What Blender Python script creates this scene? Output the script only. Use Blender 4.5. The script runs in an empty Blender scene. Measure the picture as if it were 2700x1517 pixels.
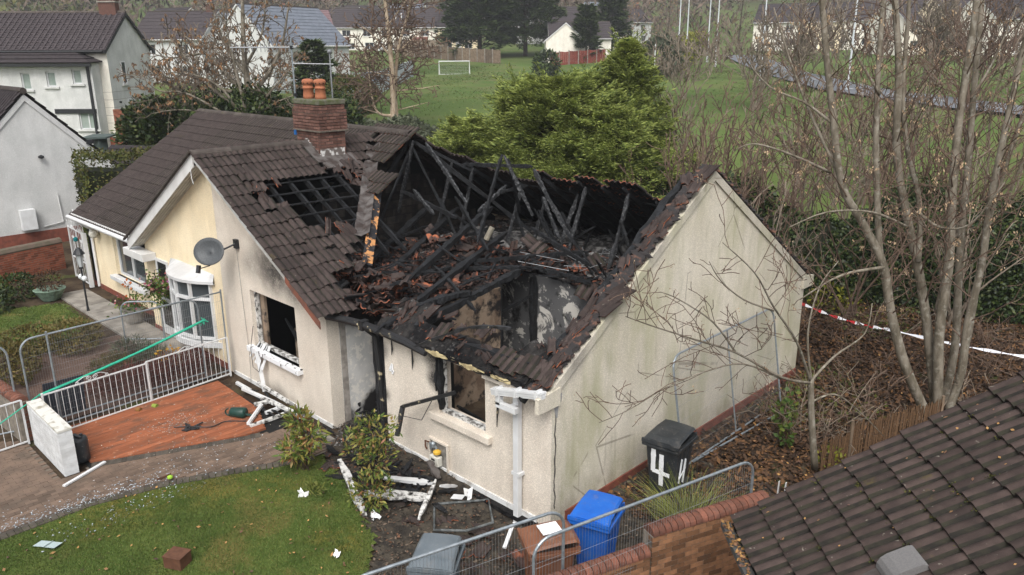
import bpy, bmesh, math, random
import numpy as np
from mathutils import Vector, Matrix, noise as mnoise
random.seed(11)
rng = np.random.default_rng(11)
sc = bpy.context.scene
COL = sc.collection
pi = math.pi

# ------------------------------------------------------------------ camera, sky, sun, exposure
F0, YAW, PITCH, ROLL = 2076.2, -.7724, .2932, -.0042
CAM = Vector((7.275, -8.331, 7.371))
FW = Vector((math.sin(YAW)*math.cos(PITCH), math.cos(YAW)*math.cos(PITCH), -math.sin(PITCH)))
_r = Vector((math.cos(YAW), -math.sin(YAW), 0)); _u = _r.cross(FW)
RT = math.cos(ROLL)*_r+math.sin(ROLL)*_u
UP = -math.sin(ROLL)*_r+math.cos(ROLL)*_u
F2 = Vector((math.sin(YAW), math.cos(YAW), 0)); R2 = _r.copy()
cd = bpy.data.cameras.new('camera'); cam = bpy.data.objects.new('camera', cd); COL.objects.link(cam)
cam.matrix_world = Matrix(((RT.x, UP.x, -FW.x, CAM.x), (RT.y, UP.y, -FW.y, CAM.y), (RT.z, UP.z, -FW.z, CAM.z), (0, 0, 0, 1)))
cd.sensor_width = 36; cd.lens = F0/2700*36; cd.clip_end = 3000; cd.clip_start = .1
sc.camera = cam

SUN_EL, SUN_AZ = math.radians(52), math.radians(142)      # azimuth measured clockwise from +Y
w = bpy.data.worlds.new('World'); sc.world = w; w.use_nodes = True
wn = w.node_tree.nodes; wl = w.node_tree.links
sky = wn.new('ShaderNodeTexSky'); sky.sky_type = 'NISHITA'; sky.sun_disc = False
sky.sun_elevation = SUN_EL; sky.sun_rotation = SUN_AZ; sky.air_density = 1.0; sky.dust_density = 4.0; sky.ozone_density = 1.0
hs = wn.new('ShaderNodeHueSaturation'); hs.inputs['Saturation'].default_value = .22     # overcast: the cloud takes most of the blue out
wl.new(sky.outputs[0], hs.inputs['Color']); wl.new(hs.outputs[0], wn['Background'].inputs['Color'])
wn['Background'].inputs['Strength'].default_value = .15
sl = bpy.data.lights.new('sun', 'SUN'); sl.energy = 1.5; sl.angle = math.radians(34); sl.color = (1, .965, .92)
so = bpy.data.objects.new('sun', sl); COL.objects.link(so)
_sd = Vector((math.sin(SUN_AZ)*math.cos(SUN_EL), math.cos(SUN_AZ)*math.cos(SUN_EL), math.sin(SUN_EL)))
so.rotation_euler = _sd.to_track_quat('Z', 'Y').to_euler()
sc.view_settings.view_transform = 'Standard'; sc.view_settings.look = 'None'
sc.view_settings.exposure = 0.72; sc.view_settings.gamma = 1
sc.render.engine = 'CYCLES'
sc.cycles.use_denoising = True
sc.cycles.max_bounces = 5; sc.cycles.diffuse_bounces = 3; sc.cycles.glossy_bounces = 2
sc.cycles.transmission_bounces = 3; sc.cycles.transparent_max_bounces = 6
sc.cycles.caustics_reflective = False; sc.cycles.caustics_refractive = False

# ------------------------------------------------------------------ measuring helpers (picture ray -> point of the place)
def ray(px, py): return FW+RT*((px-1350)/F0)-UP*((py-758.5)/F0)
def gz(px, py, z=0.0): d = ray(px, py); return CAM+d*((z-CAM.z)/d.z)
def gx(px, py, x): d = ray(px, py); return CAM+d*((x-CAM.x)/d.x)
def gy(px, py, y): d = ray(px, py); return CAM+d*((y-CAM.y)/d.y)
def gd(px, py, D): d = ray(px, py); return CAM+d*(D/d.dot(F2))
def fr(D, s): return Vector((CAM.x+F2.x*D+R2.x*s, CAM.y+F2.y*D+R2.y*s, 0))   # depth, side -> ground xy
def V(*a): return Vector(a)

# ------------------------------------------------------------------ mesh builder
class MB:
    def __init__(s): s.v, s.f, s.m = [], [], []
    def face(s, pts, m=0):
        b = len(s.v); s.v += [tuple(p) for p in pts]; s.f.append(tuple(range(b, b+len(pts)))); s.m.append(m)
    def box(s, x0, x1, y0, y1, z0, z1, m=0):
        b = len(s.v)
        s.v += [(x0,y0,z0),(x1,y0,z0),(x1,y1,z0),(x0,y1,z0),(x0,y0,z1),(x1,y0,z1),(x1,y1,z1),(x0,y1,z1)]
        for q in ((3,2,1,0),(4,5,6,7),(0,1,5,4),(1,2,6,5),(2,3,7,6),(3,0,4,7)): s.f.append(tuple(b+i for i in q)); s.m.append(m)
        return s
    def obox(s, c, a, b_, c_, m=0):          # centre + three half vectors
        c = Vector(c); a = Vector(a); b_ = Vector(b_); c_ = Vector(c_); b = len(s.v)
        for k in (-1, 1):
            for (i, j) in ((-1,-1),(1,-1),(1,1),(-1,1)): s.v.append(tuple(c+a*i+b_*j+c_*k))
        for q in ((3,2,1,0),(4,5,6,7),(0,1,5,4),(1,2,6,5),(2,3,7,6),(3,0,4,7)): s.f.append(tuple(b+i for i in q)); s.m.append(m)
        return s
    def beam(s, p, q, w, h, m=0, up=(0,0,1), twist=0):
        p = Vector(p); q = Vector(q); d = (q-p); L = d.length; d.normalize(); u = Vector(up)
        if abs(d.dot(u)) > .97: u = Vector((1,0,0))
        a = d.cross(u).normalized(); c = a.cross(d)
        if twist: a, c = a*math.cos(twist)+c*math.sin(twist), c*math.cos(twist)-a*math.sin(twist)
        return s.obox((p+q)/2, d*(L/2), a*(w/2), c*(h/2), m)
    def rough_beam(s, p, q, w, h, n=10, amp=.12, m=0, bend=0):   # charred timber: eaten edges
        p = Vector(p); q = Vector(q); d = (q-p).normalized(); u = Vector((0,0,1))
        if abs(d.dot(u)) > .97: u = Vector((1,0,0))
        a = d.cross(u).normalized(); c = a.cross(d); b = len(s.v)
        ph = random.random()*10
        L_ = (q-p).length; k1, k2, b2 = random.uniform(3,7), random.uniform(0,6), random.uniform(-1,1)*.012*L_
        for i in range(n+1):
            t = i/n; e = .55 if i in (0, n) else (.8 if i in (1, n-1) else 1)*(1+.14*math.sin(k1*t*2+k2)+random.uniform(-.08,.08)*amp*6)
            ctr = p.lerp(q, t)+c*(bend*math.sin(pi*t))+a*(random.uniform(-1,1)*w*.07+b2*math.sin(pi*t*1.3+k2)-b2*math.sin(k2))
            for (k, l) in ((-1,-1),(1,-1),(1,1),(-1,1)):
                s.v.append(tuple(ctr+a*(k*w/2*e*(1+random.uniform(-amp,amp)))+c*(l*h/2*e*(1+random.uniform(-amp,amp)))))
        for i in range(n):
            for k in range(4):
                s.f.append((b+i*4+k, b+i*4+(k+1)%4, b+i*4+4+(k+1)%4, b+i*4+4+k)); s.m.append(m)
        s.f.append((b+3,b+2,b+1,b)); s.m.append(m); e = b+n*4; s.f.append((e,e+1,e+2,e+3)); s.m.append(m)
        return s
    def tube(s, pts, r, n=6, m=0, cap=True):
        pts = [Vector(p) for p in pts]; k = len(pts)
        rr = r if isinstance(r, (list, tuple)) else [r]*k
        b = len(s.v); prev = None
        for i, p in enumerate(pts):
            d = (pts[min(i+1,k-1)]-pts[max(i-1,0)])
            if d.length < 1e-9: d = Vector((0,0,1))
            d.normalize()
            if prev is None:
                u = Vector((0,0,1)) if abs(d.z) < .9 else Vector((1,0,0)); a = d.cross(u).normalized()
            else:
                a = (prev-d*prev.dot(d))
                a = a.normalized() if a.length > 1e-6 else d.orthogonal().normalized()
            prev = a; c = d.cross(a)
            for j in range(n):
                t = 2*pi*j/n; s.v.append(tuple(p+(a*math.cos(t)+c*math.sin(t))*rr[i]))
        for i in range(k-1):
            for j in range(n):
                s.f.append((b+i*n+j, b+i*n+(j+1)%n, b+(i+1)*n+(j+1)%n, b+(i+1)*n+j)); s.m.append(m)
        if cap and n > 2:
            s.f.append(tuple(b+j for j in reversed(range(n)))); s.m.append(m)
            s.f.append(tuple(b+(k-1)*n+j for j in range(n))); s.m.append(m)
        return s
    def extr(s, pts, vec, m=0):              # n-gon + extrusion
        vec = Vector(vec); pts = [Vector(p) for p in pts]; n = len(pts); b = len(s.v)
        s.v += [tuple(p) for p in pts]+[tuple(p+vec) for p in pts]
        s.f.append(tuple(b+i for i in reversed(range(n)))); s.m.append(m)
        s.f.append(tuple(b+n+i for i in range(n))); s.m.append(m)
        for i in range(n): s.f.append((b+i, b+(i+1)%n, b+n+(i+1)%n, b+n+i)); s.m.append(m)
        return s
    def lathe(s, c, prof, n=12, m=0, sq=0):  # profile of (radius, z)
        c = Vector(c); b = len(s.v); k = len(prof)
        for (r, z) in prof:
            for j in range(n): t = 2*pi*j/n; s.v.append((c.x+r*math.cos(t), c.y+r*math.sin(t), c.z+z))
        for i in range(k-1):
            for j in range(n): s.f.append((b+i*n+j, b+i*n+(j+1)%n, b+(i+1)*n+(j+1)%n, b+(i+1)*n+j)); s.m.append(m)
        s.f.append(tuple(b+j for j in reversed(range(n)))); s.m.append(m)
        s.f.append(tuple(b+(k-1)*n+j for j in range(n))); s.m.append(m)
        return s
    def wallx(s, x0, x1, y0, y1, z0, z1, holes, m=0):     # wall lying along x with rectangular openings (xa,xb,za,zb)
        xs = sorted({x0, x1}|{h[0] for h in holes}|{h[1] for h in holes}); zs = sorted({z0, z1}|{h[2] for h in holes}|{h[3] for h in holes})
        for i in range(len(xs)-1):
            j = 0
            while j < len(zs)-1:
                cxm = (xs[i]+xs[i+1])/2
                def solid(k): zc = (zs[k]+zs[k+1])/2; return not any(h[0] < cxm < h[1] and h[2] < zc < h[3] for h in holes)
                if solid(j):
                    k = j
                    while k+1 < len(zs)-1 and solid(k+1): k += 1
                    s.box(xs[i], xs[i+1], y0, y1, zs[j], zs[k+1], m); j = k+1
                else: j += 1
        return s
    def mesh(s, name, mats, smooth=False):
        me = bpy.data.meshes.new(name); me.from_pydata(s.v, [], s.f)
        for m_ in (mats if isinstance(mats, (list, tuple)) else [mats]): me.materials.append(m_)
        if len(me.materials) > 1: me.polygons.foreach_set('material_index', s.m)
        if smooth: me.polygons.foreach_set('use_smooth', [True]*len(me.polygons))
        me.update(); return me
    def build(s, name, mats, parent=None, smooth=False, bevel=0):
        o = bpy.data.objects.new(name, s.mesh(name, mats, smooth)); COL.objects.link(o)
        if parent is not None: o.parent = parent
        if bevel:
            b = o.modifiers.new('bevel', 'BEVEL'); b.width = bevel; b.segments = 2; b.limit_method = 'ANGLE'
        return o

def tag(o, label=None, cat=None, group=None, kind=None):
    if label: o['label'] = label
    if cat: o['category'] = cat
    if group: o['group'] = group
    if kind: o['kind'] = kind
    return o
def thing(name, label, cat, loc=(0,0,0), rz=0, group=None):
    o = bpy.data.objects.new(name, None); COL.objects.link(o); o.location = loc; o.rotation_euler = (0,0,rz); o.empty_display_size = .1
    return tag(o, label, cat, group)
def inst(name, me, mat4, parent=None):
    o = bpy.data.objects.new(name, me); COL.objects.link(o)
    if parent is not None: o.parent = parent
    o.matrix_local = mat4
    return o
def frame(o, x, y, z): return Matrix(((x[0],y[0],z[0],o[0]),(x[1],y[1],z[1],o[1]),(x[2],y[2],z[2],o[2]),(0,0,0,1)))
def copy_tree(o, parent=None):
    c = o.copy(); COL.objects.link(c); c.parent = parent
    for ch in list(o.children): copy_tree(ch, c)
    return c

def cards(name, P, D, N, L, Wd, mat, parent=None, tip=None, kind=None, bend=0.0, rnd=None):
    """many small leaf faces: P base points, D leaf directions, N rough normals, L lengths, Wd widths"""
    P = np.asarray(P, float); D = np.asarray(D, float); N = np.asarray(N, float); n = len(P)
    D /= np.linalg.norm(D, axis=1, keepdims=True)+1e-9
    S = np.cross(D, N); S /= np.linalg.norm(S, axis=1, keepdims=True)+1e-9
    L = np.broadcast_to(np.asarray(L, float), (n,))[:,None]; Wd = np.broadcast_to(np.asarray(Wd, float), (n,))[:,None]
    NN = np.cross(S, D)
    v = np.empty((n,4,3)); v[:,0] = P; v[:,1] = P+D*L*.5+S*Wd*.5-NN*L*bend*.2; v[:,2] = P+D*L-NN*L*bend; v[:,3] = P+D*L*.5-S*Wd*.5-NN*L*bend*.2
    me = bpy.data.meshes.new(name); me.vertices.add(n*4); me.vertices.foreach_set('co', v.ravel())
    me.loops.add(n*4); me.loops.foreach_set('vertex_index', np.arange(n*4, dtype=np.int32))
    me.polygons.add(n); me.polygons.foreach_set('loop_start', np.arange(0, n*4, 4, dtype=np.int32))
    me.update(calc_edges=True)
    a = me.attributes.new('rnd', 'FLOAT', 'FACE'); a.data.foreach_set('value', (rng.random(n) if rnd is None else np.asarray(rnd)).astype(np.float32))
    t = me.attributes.new('tip', 'FLOAT', 'POINT'); tv = np.tile(np.array([0,.5,1,.5], np.float32), n); t.data.foreach_set('value', tv)
    me.materials.append(mat)
    o = bpy.data.objects.new(name, me); COL.objects.link(o)
    if parent is not None: o.parent = parent
    if kind: o['kind'] = kind
    return o
def rdir(n):
    d = rng.normal(size=(n,3)); return d/np.linalg.norm(d, axis=1, keepdims=True)

# ------------------------------------------------------------------ materials
class NT:
    def __init__(s, name):
        s.m = bpy.data.materials.new(name); s.m.use_nodes = True; s.t = s.m.node_tree; s.n = s.t.nodes; s.l = s.t.links
        s.b = s.n['Principled BSDF']; s.geo = None
    def new(s, t, **k):
        nd = s.n.new(t)
        for a, b in k.items(): setattr(nd, a, b)
        return nd
    def pos(s):
        if s.geo is None: s.geo = s.new('ShaderNodeNewGeometry')
        return s.geo.outputs['Position']
    def vec(s, scale=(1,1,1), src=None):
        mp = s.new('ShaderNodeMapping'); mp.inputs['Scale'].default_value = scale; s.l.new(src or s.pos(), mp.inputs['Vector']); return mp.outputs[0]
    def noise(s, scale, detail=3, rough=.55, vscale=None, dist=0, src=None):
        nd = s.new('ShaderNodeTexNoise'); nd.inputs['Scale'].default_value = scale; nd.inputs['Detail'].default_value = detail
        nd.inputs['Roughness'].default_value = rough; nd.inputs['Distortion'].default_value = dist
        s.l.new(s.vec(vscale, src) if vscale else (src or s.pos()), nd.inputs['Vector']); return nd.outputs['Fac']
    def voro(s, scale, vscale=None, feature='F1', out='Distance'):
        nd = s.new('ShaderNodeTexVoronoi', feature=feature); nd.inputs['Scale'].default_value = scale
        s.l.new(s.vec(vscale) if vscale else s.pos(), nd.inputs['Vector']); return nd.outputs[out]
    def ramp(s, fac, lo, hi, c0=None, c1=None):
        nd = s.new('ShaderNodeMapRange'); nd.inputs['From Min'].default_value = lo; nd.inputs['From Max'].default_value = hi
        nd.interpolation_type = 'SMOOTHSTEP'; s.l.new(fac, nd.inputs['Value'])
        if c0 is not None: nd.inputs['To Min'].default_value = c0; nd.inputs['To Max'].default_value = c1
        return nd.outputs[0]
    def math(s, op, a, b=None):
        nd = s.new('ShaderNodeMath', operation=op)
        for i, x in enumerate((a, b)):
            if x is None: continue
            if isinstance(x, (int, float)): nd.inputs[i].default_value = x
            else: s.l.new(x, nd.inputs[i])
        return nd.outputs[0]
    def mix(s, fac, a, b, mode='MIX'):
        nd = s.new('ShaderNodeMix', data_type='RGBA', blend_type=mode)
        for i, x in ((0, fac), (6, a), (7, b)):
            if isinstance(x, (int, float)): nd.inputs[i].default_value = x
            elif isinstance(x, tuple): nd.inputs[i].default_value = (*x, 1)
            else: s.l.new(x, nd.inputs[i])
        return nd.outputs[2]
    def orand(s): return s.new('ShaderNodeObjectInfo').outputs['Random']
    def attr(s, n): return s.new('ShaderNodeAttribute', attribute_name=n).outputs['Fac']
    def xyz(s, i): 
        nd = s.new('ShaderNodeSeparateXYZ'); s.l.new(s.pos(), nd.inputs[0]); return nd.outputs[i]
    def bright(s, col, fac, lo, hi):           # fac 0..1 -> multiply
        v = s.ramp(fac, 0, 1, lo, hi); nd = s.new('ShaderNodeCombineColor')
        for i in range(3): s.l.new(v, nd.inputs[i])
        return s.mix(1.0, col, nd.outputs[0], 'MULTIPLY')
    def bump(s, h, strength, dist=.02):
        nd = s.new('ShaderNodeBump'); nd.inputs['Strength'].default_value = strength; nd.inputs['Distance'].default_value = dist
        s.l.new(h, nd.inputs['Height']); s.l.new(nd.outputs[0], s.b.inputs['Normal'])
    def near(s, c, r0, r1):                    # 1 inside r0 falling to 0 at r1 round a point of the place
        nd = s.new('ShaderNodeVectorMath', operation='DISTANCE'); s.l.new(s.pos(), nd.inputs[0]); nd.inputs[1].default_value = c
        return s.ramp(nd.outputs['Value'], r0, r1, 1, 0)
    def done(s, col, rough=.8, spec=.3, metal=0):
        if isinstance(col, tuple): s.b.inputs['Base Color'].default_value = (*col, 1)
        else: s.l.new(col, s.b.inputs['Base Color'])
        if isinstance(rough, (int, float)): s.b.inputs['Roughness'].default_value = rough
        else: s.l.new(rough, s.b.inputs['Roughness'])
        s.b.inputs['Specular IOR Level'].default_value = spec; s.b.inputs['Metallic'].default_value = metal
        return s.m

def simple(name, c, c2=None, scale=4, rough=.75, bump=0, bscale=40, spec=.3, rand=0, metal=0, lo=.35, hi=.65, vs=None):
    k = NT(name); col = c
    if c2: col = k.mix(k.ramp(k.noise(scale, 4, vscale=vs), lo, hi), c, c2)
    if rand: col = k.bright(col if not isinstance(col, tuple) else k.mix(0.0, col, col), k.orand(), 1-rand, 1+rand)
    if bump: k.bump(k.noise(bscale, 3), bump, .01)
    return k.done(col, rough, spec, metal)

def leafmat(name, cols, rough=.6, trans=.25, tipcol=None, tipmix=.0):
    """foliage colour picked per leaf; part of the light passes through"""
    k = NT(name); r = k.attr('rnd'); cr = k.new('ShaderNodeValToRGB'); e = cr.color_ramp.elements
    while len(e) < len(cols): e.new(.5)
    for i, c in enumerate(cols): e[i].position = i/(max(1, len(cols)-1)); e[i].color = (*c, 1)
    k.l.new(r, cr.inputs[0]); col = cr.outputs[0]
    col = k.bright(col, k.ramp(k.noise(.9, 2), .3, .7), .75, 1.2)
    if tipcol: col = k.mix(k.math('MULTIPLY', k.ramp(k.attr('tip'), .15, .9), tipmix), col, tipcol)
    k.done(col, rough, .25)
    if trans:
        tr = k.new('ShaderNodeBsdfTranslucent'); k.l.new(col, tr.inputs['Color'])
        mx = k.new('ShaderNodeMixShader'); mx.inputs[0].default_value = trans
        k.l.new(k.b.outputs[0], mx.inputs[1]); k.l.new(tr.outputs[0], mx.inputs[2]); k.l.new(mx.outputs[0], k.n['Material Output'].inputs[0])
    return k.m

def soot_on(k, col, spots, cut=(.35, .6), tone=(.018,.017,.017), nscale=9):
    tot = None
    for (c, r0, r1) in spots:
        q = k.near(c, r0, r1); tot = q if tot is None else k.math('MAXIMUM', tot, q)
    n = k.noise(nscale, 5, .65)
    f = k.ramp(k.math('ADD', k.math('MULTIPLY', tot, .75), k.math('MULTIPLY', n, .55)), cut[0]+.25, cut[1]+.3)
    f = k.math('MULTIPLY', f, k.ramp(tot, 0, .25))
    return k.mix(f, col, tone)

def soft_soot(k, col, spots, tone=(.045,.042,.04)):
    n = k.noise(5, 5, .65); n2 = k.noise(34, 3, .6)
    for (c, r0, r1, amt) in spots:
        q = k.near(c, r0, r1); f = k.math('MULTIPLY', k.math('MULTIPLY', q, amt), k.ramp(k.math('ADD', k.math('MULTIPLY', n, .5), k.math('MULTIPLY', n2, .5)), .25, .62, .45, 1.15))
        nd = k.math('MINIMUM', f, .97); col = k.mix(nd, col, tone)
    return col
def pebbledash(name, c, c2, soot=None, algae=False, streak=True, cracks=False, fine=64):
    k = NT(name); col = k.mix(k.ramp(k.noise(1.3, 4), .3, .7), c, c2)
    col = k.bright(col, k.voro(fine), .80, 1.20)
    if streak: col = k.bright(col, k.ramp(k.noise(1.6, 5, vscale=(2, 2, .5)), .3, .75), 1.03, .94)
    if algae:
        col = k.mix(k.math('MULTIPLY', k.ramp(k.noise(1.1, 5, .6, vscale=(1.3, 1.3, .4)), .42, .68), .62), col, (.37,.36,.225))
        col = k.mix(k.math('MULTIPLY', k.ramp(k.noise(1.9, 5, .6, vscale=(1, 1.6, .45)), .52, .74), .34), col, (.27,.265,.155))
    if algae: col = k.mix(k.math('MULTIPLY', k.math('MULTIPLY', k.ramp(k.xyz(2), .75, .0), k.ramp(k.noise(3, 5, .6), .3, .7)), .55), col, (.17,.145,.10)); col = k.mix(k.math('MULTIPLY', k.ramp(k.noise(.7, 3), .55, .75), .3), col, (.60,.55,.47))
    if algae:
        col = k.mix(k.math('MULTIPLY', k.math('MULTIPLY', k.ramp(k.noise(7, 3, .5, vscale=(1, 1, .09)), .6, .7), k.ramp(k.noise(.8, 3), .45, .6)), .28), col, (.22,.20,.14))
        vo = k.voro(.62, feature='DISTANCE_TO_EDGE'); col = k.mix(k.math('MULTIPLY', k.math('MULTIPLY', k.ramp(vo, .010, .003), k.ramp(k.noise(.9, 3), .5, .56)), .55), col, (.15,.13,.10))
        col = soft_soot(k, col, [((0,.5,2.75),.0,.45,.5),((0,1.5,3.45),.0,.35,.35),((0,2.6,4.15),.0,.4,.35),((0,3.7,4.85),.0,.4,.4)])
    if soot: col = soft_soot(k, col, soot)
    k.bump(k.math('ADD', k.voro(fine), k.math('MULTIPLY', k.noise(60, 3), .6)), .55, .012)
    return k.done(col, .92, .15)

m_pink = pebbledash('render_pale_pink', (.565,.50,.425), (.63,.57,.49),
    soot=[((-7.35,-.43,2.95),.1,.85,.85),((-7.9,-.43,3.05),.05,.8,.55),((-6.6,-.43,2.7),.05,.6,.75),((-8.5,-.43,2.9),.0,.5,.4),((-2.75,0,2.15),.05,.42,1.0),((-2.78,0,1.75),.05,.32,1.0),((-4.3,0,1.9),.02,.3,.8),((-4.28,0,1.0),.02,.22,.8),((-1.3,0,2.3),.05,.35,.5),((-2.2,0,.3),.0,.5,.22),((-7.7,-.43,.0),.05,.5,.5),((-5.6,-.43,2.5),.0,.4,.5)])
m_gable = pebbledash('render_gable_algae', (.545,.50,.41), (.61,.565,.48), algae=True)
m_verge = pebbledash('render_verge_band', (.46,.425,.355), (.53,.49,.42), algae=True)
m_cream = pebbledash('render_cream_paint', (.72,.60,.41), (.78,.67,.48), streak=True)
m_white_render = pebbledash('render_white', (.47,.475,.465), (.54,.54,.53), fine=90)
m_grey_render = pebbledash('render_grey', (.47,.475,.46), (.56,.56,.545), fine=60)
m_offwhite = pebbledash('render_offwhite', (.66,.62,.54), (.72,.69,.61), fine=60)
def _porch():
    k = NT('porch_paint_burnt'); col = k.mix(k.ramp(k.noise(2, 4), .3, .7), (.42,.42,.41), (.55,.54,.52))
    pe = k.ramp(k.noise(7, 6, .7), .53, .56); col = k.mix(k.math('MULTIPLY', pe, .75), col, (.66,.63,.57))
    col = soot_on(k, col, [((-5.5,.35,2.45),.2,.6),((-5.5,-.1,2.45),.15,.5),((-5.5,.75,2.2),.15,.5),((-5.5,.95,1.55),.12,.45),((-5.5,1.0,.9),.1,.5),((-5.5,-.3,.0),.1,.6),((-5.5,.7,.1),.2,.6)], cut=(.05,.45), nscale=14)
    k.bump(k.noise(30, 4), .3, .01); return k.done(col, .85, .2)
m_porch = _porch()
def _plaster():
    k = NT('sooted_plaster'); n = k.noise(1.6, 6, .6, dist=.6)
    col = k.mix(k.ramp(n, .555, .585), (.10,.10,.102), (.50,.48,.44)); col = k.mix(k.ramp(k.noise(4.5, 6, .7), .56, .62), col, (.30,.29,.28))
    col = k.mix(k.ramp(k.noise(2.3, 5, .6), .55, .7), col, (.02,.02,.02)); return k.done(col, .9, .15)
m_plaster = _plaster()
def _plaster2():
    k = NT('scorched_beige_plaster'); n = k.noise(1.8, 6, .6, dist=.4)
    col = k.mix(k.ramp(n, .42, .6), (.27,.205,.15), (.15,.105,.075)); col = k.mix(k.ramp(k.noise(2.6, 6, .65), .46, .6), col, (.022,.02,.02)); return k.done(col, .9, .15)
m_plaster2 = _plaster2()
def _char():
    k = NT('charred_timber'); n = k.noise(6, 5, .6)
    col = k.mix(k.ramp(n, .35, .75), (.005,.0053,.006), (.020,.022,.026))
    col = k.mix(k.ramp(k.noise(22, 3), .6, .75), col, (.042,.045,.049)); vo = k.voro(38, feature='DISTANCE_TO_EDGE')
    k.bump(k.ramp(vo, 0, .12), .8, .02); return k.done(col, .65, .35)
m_char = _char()
def _scorch():
    k = NT('part_burnt_timber'); n = k.noise(3.2, 5, .6, dist=.8)
    col = k.mix(k.ramp(n, .5, .53), (.013,.014,.017), (.42,.20,.075)); col = k.mix(k.ramp(k.noise(8, 4), .5, .7), col, (.05,.04,.035)); return k.done(col, .7, .3)
m_scorch = _scorch()
def _ash():
    k = NT('ash_and_soot'); n = k.noise(2.2, 6, .68)
    col = k.mix(k.ramp(n, .38, .66), (.010,.010,.011), (.045,.042,.040)); col = k.mix(k.ramp(k.noise(5.5, 6, .7), .56, .72), col, (.17,.165,.16))
    col = k.mix(k.ramp(k.noise(13, 4, .6), .64, .7), col, (.17,.055,.028)); k.bump(k.noise(26, 6, .7), 1, .06); return k.done(col, .95, .1)
m_ash = _ash()
def _tile(name, c, c2, moss, rand=.22, lichen=.35):
    k = NT(name); col = k.mix(k.ramp(k.noise(5, 5, .6), .3, .7), c, c2); col = k.bright(col, k.orand(), 1-rand, 1+rand)
    col = k.mix(k.math('MULTIPLY', k.ramp(k.noise(3.1, 5, .65), .62, .72), moss), col, (.075,.062,.018))
    col = k.mix(k.math('MULTIPLY', k.ramp(k.noise(17, 3, .5), .69, .73), lichen), col, (.26,.24,.20))
    col = k.bright(col, k.noise(180, 2), .8, 1.2); k.bump(k.noise(120, 3), .35, .006); return k.done(col, .85, .15)
m_tile = _tile('concrete_tile_brown', (.034,.026,.024), (.056,.042,.038), .35)
m_tile_near = _tile('concrete_tile_reddish', (.036,.026,.0235), (.060,.043,.038), .45, .18, .5)
m_tile_cream = _tile('concrete_tile_purple_brown', (.037,.029,.027), (.055,.043,.040), .15, .10)
m_tile_far = _tile('concrete_tile_far', (.032,.027,.029), (.048,.040,.042), .1)
m_terra = simple('broken_tile_core', (.30,.10,.05), (.055,.032,.027), 4.5, .9, .3, 60, lo=.36, hi=.54)
m_chan = simple('tile_channel_grime_shade', (.015,.013,.011), (.026,.024,.016), 7, .95)  # grime plus groove shade painted into the channels so the rolls show
m_ridge = _tile('ridge_tile_mossy', (.05,.041,.037), (.078,.066,.058), .8, .2, .5)
def _brick(name, c, c2, soot=False, rand=.3):
    k = NT(name); col = k.mix(k.ramp(k.noise(12, 4), .3, .7), c, c2); col = k.bright(col, k.orand(), 1-rand, 1+rand)
    col = k.mix(k.math('MULTIPLY', k.ramp(k.noise(4, 5, .6), .56, .75), .5), col, (.05,.042,.035)); k.bump(k.noise(90, 3), .4, .006); return k.done(col, .9, .15)
m_brick_ch = _brick('chimney_brick', (.155,.080,.062), (.105,.058,.048))
m_brick_red = _brick('garden_brick', (.245,.075,.042), (.17,.07,.045))
m_brick_buff = _brick('buff_brown_brick', (.21,.105,.055), (.15,.08,.045), rand=.4)
m_brick_wh = simple('white_painted_brick', (.60,.61,.615), (.50,.505,.505), 6, .6, .2, 60, rand=.06)
m_mortar = simple('mortar', (.25,.22,.18), (.17,.15,.125), 9, .95, .4, 80)
m_mortar_dark = simple('mortar_dark', (.10,.085,.07), (.15,.125,.10), 9, .95, .4, 80)
m_pvc = simple('white_pvc', (.62,.63,.635), (.55,.555,.555), 3, .35, spec=.5)
m_pvc_dirty = simple('sooty_white_pvc', (.56,.555,.535), (.05,.045,.04), 11, .6, lo=.42, hi=.66)
m_pvc_burnt = simple('burnt_pvc', (.018,.018,.019), (.34,.29,.19), 6, .5, .4, 30, lo=.60, hi=.68)
m_whitepaint = simple('white_painted_metal', (.56,.565,.565), (.36,.35,.33), 12, .45, lo=.6, hi=.8, spec=.5)
m_galv = simple('galvanised_steel', (.30,.335,.36), (.22,.25,.27), 14, .42, metal=.55, spec=.5)
m_wire = simple('galvanised_wire', (.24,.25,.26), None, rough=.5, metal=.5)
m_iron = simple('black_painted_iron', (.02,.021,.023), None, rough=.45)
m_fascia = simple('white_fascia', (.62,.62,.61), (.54,.535,.52), 2, .5)
m_soffit = simple('soffit_boards', (.55,.53,.48), (.45,.43,.38), 3, .8)
m_plinth_wh = simple('white_plinth_dirty', (.60,.605,.60), (.33,.31,.28), 5, .8, .3, 60, lo=.45, hi=.75)
m_plinth_red = simple('red_brown_plinth', (.20,.062,.040), (.13,.045,.032), 5, .85, .3, 60)
m_concrete = simple('grey_concrete', (.27,.25,.22), (.17,.155,.135), 2.5, .95, .5, 60)
m_lead = simple('crumpled_lead', (.11,.10,.095), (.045,.034,.03), 5, .6, .6, 20, metal=.2)
m_glass = NT('window_glass'); m_glass = m_glass.done((.05,.06,.065), .06, .7)
m_glass_dark = NT('dark_glass'); m_glass_dark = m_glass_dark.done((.018,.02,.022), .08, .6)
m_blind = simple('white_blind', (.55,.56,.55), None, rough=.6)
m_curtain = simple('grey_green_blind', (.20,.25,.22), (.26,.30,.27), 2, .4, spec=.5)
m_pot = simple('terracotta_pot', (.36,.135,.068), (.27,.10,.052), 5, .8, .2, 50)
m_slate = simple('blue_grey_slate', (.105,.12,.145), (.135,.15,.18), 2, .5, .3, 20)
m_black = simple('soot_black', (.008,.008,.008), None, rough=.9)
m_black_plastic = simple('black_plastic', (.018,.021,.024), (.03,.034,.038), 8, .42, spec=.45)
m_grey_plastic = simple('grey_bin_plastic', (.085,.105,.12), (.12,.14,.155), 5, .42, spec=.45)
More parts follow.
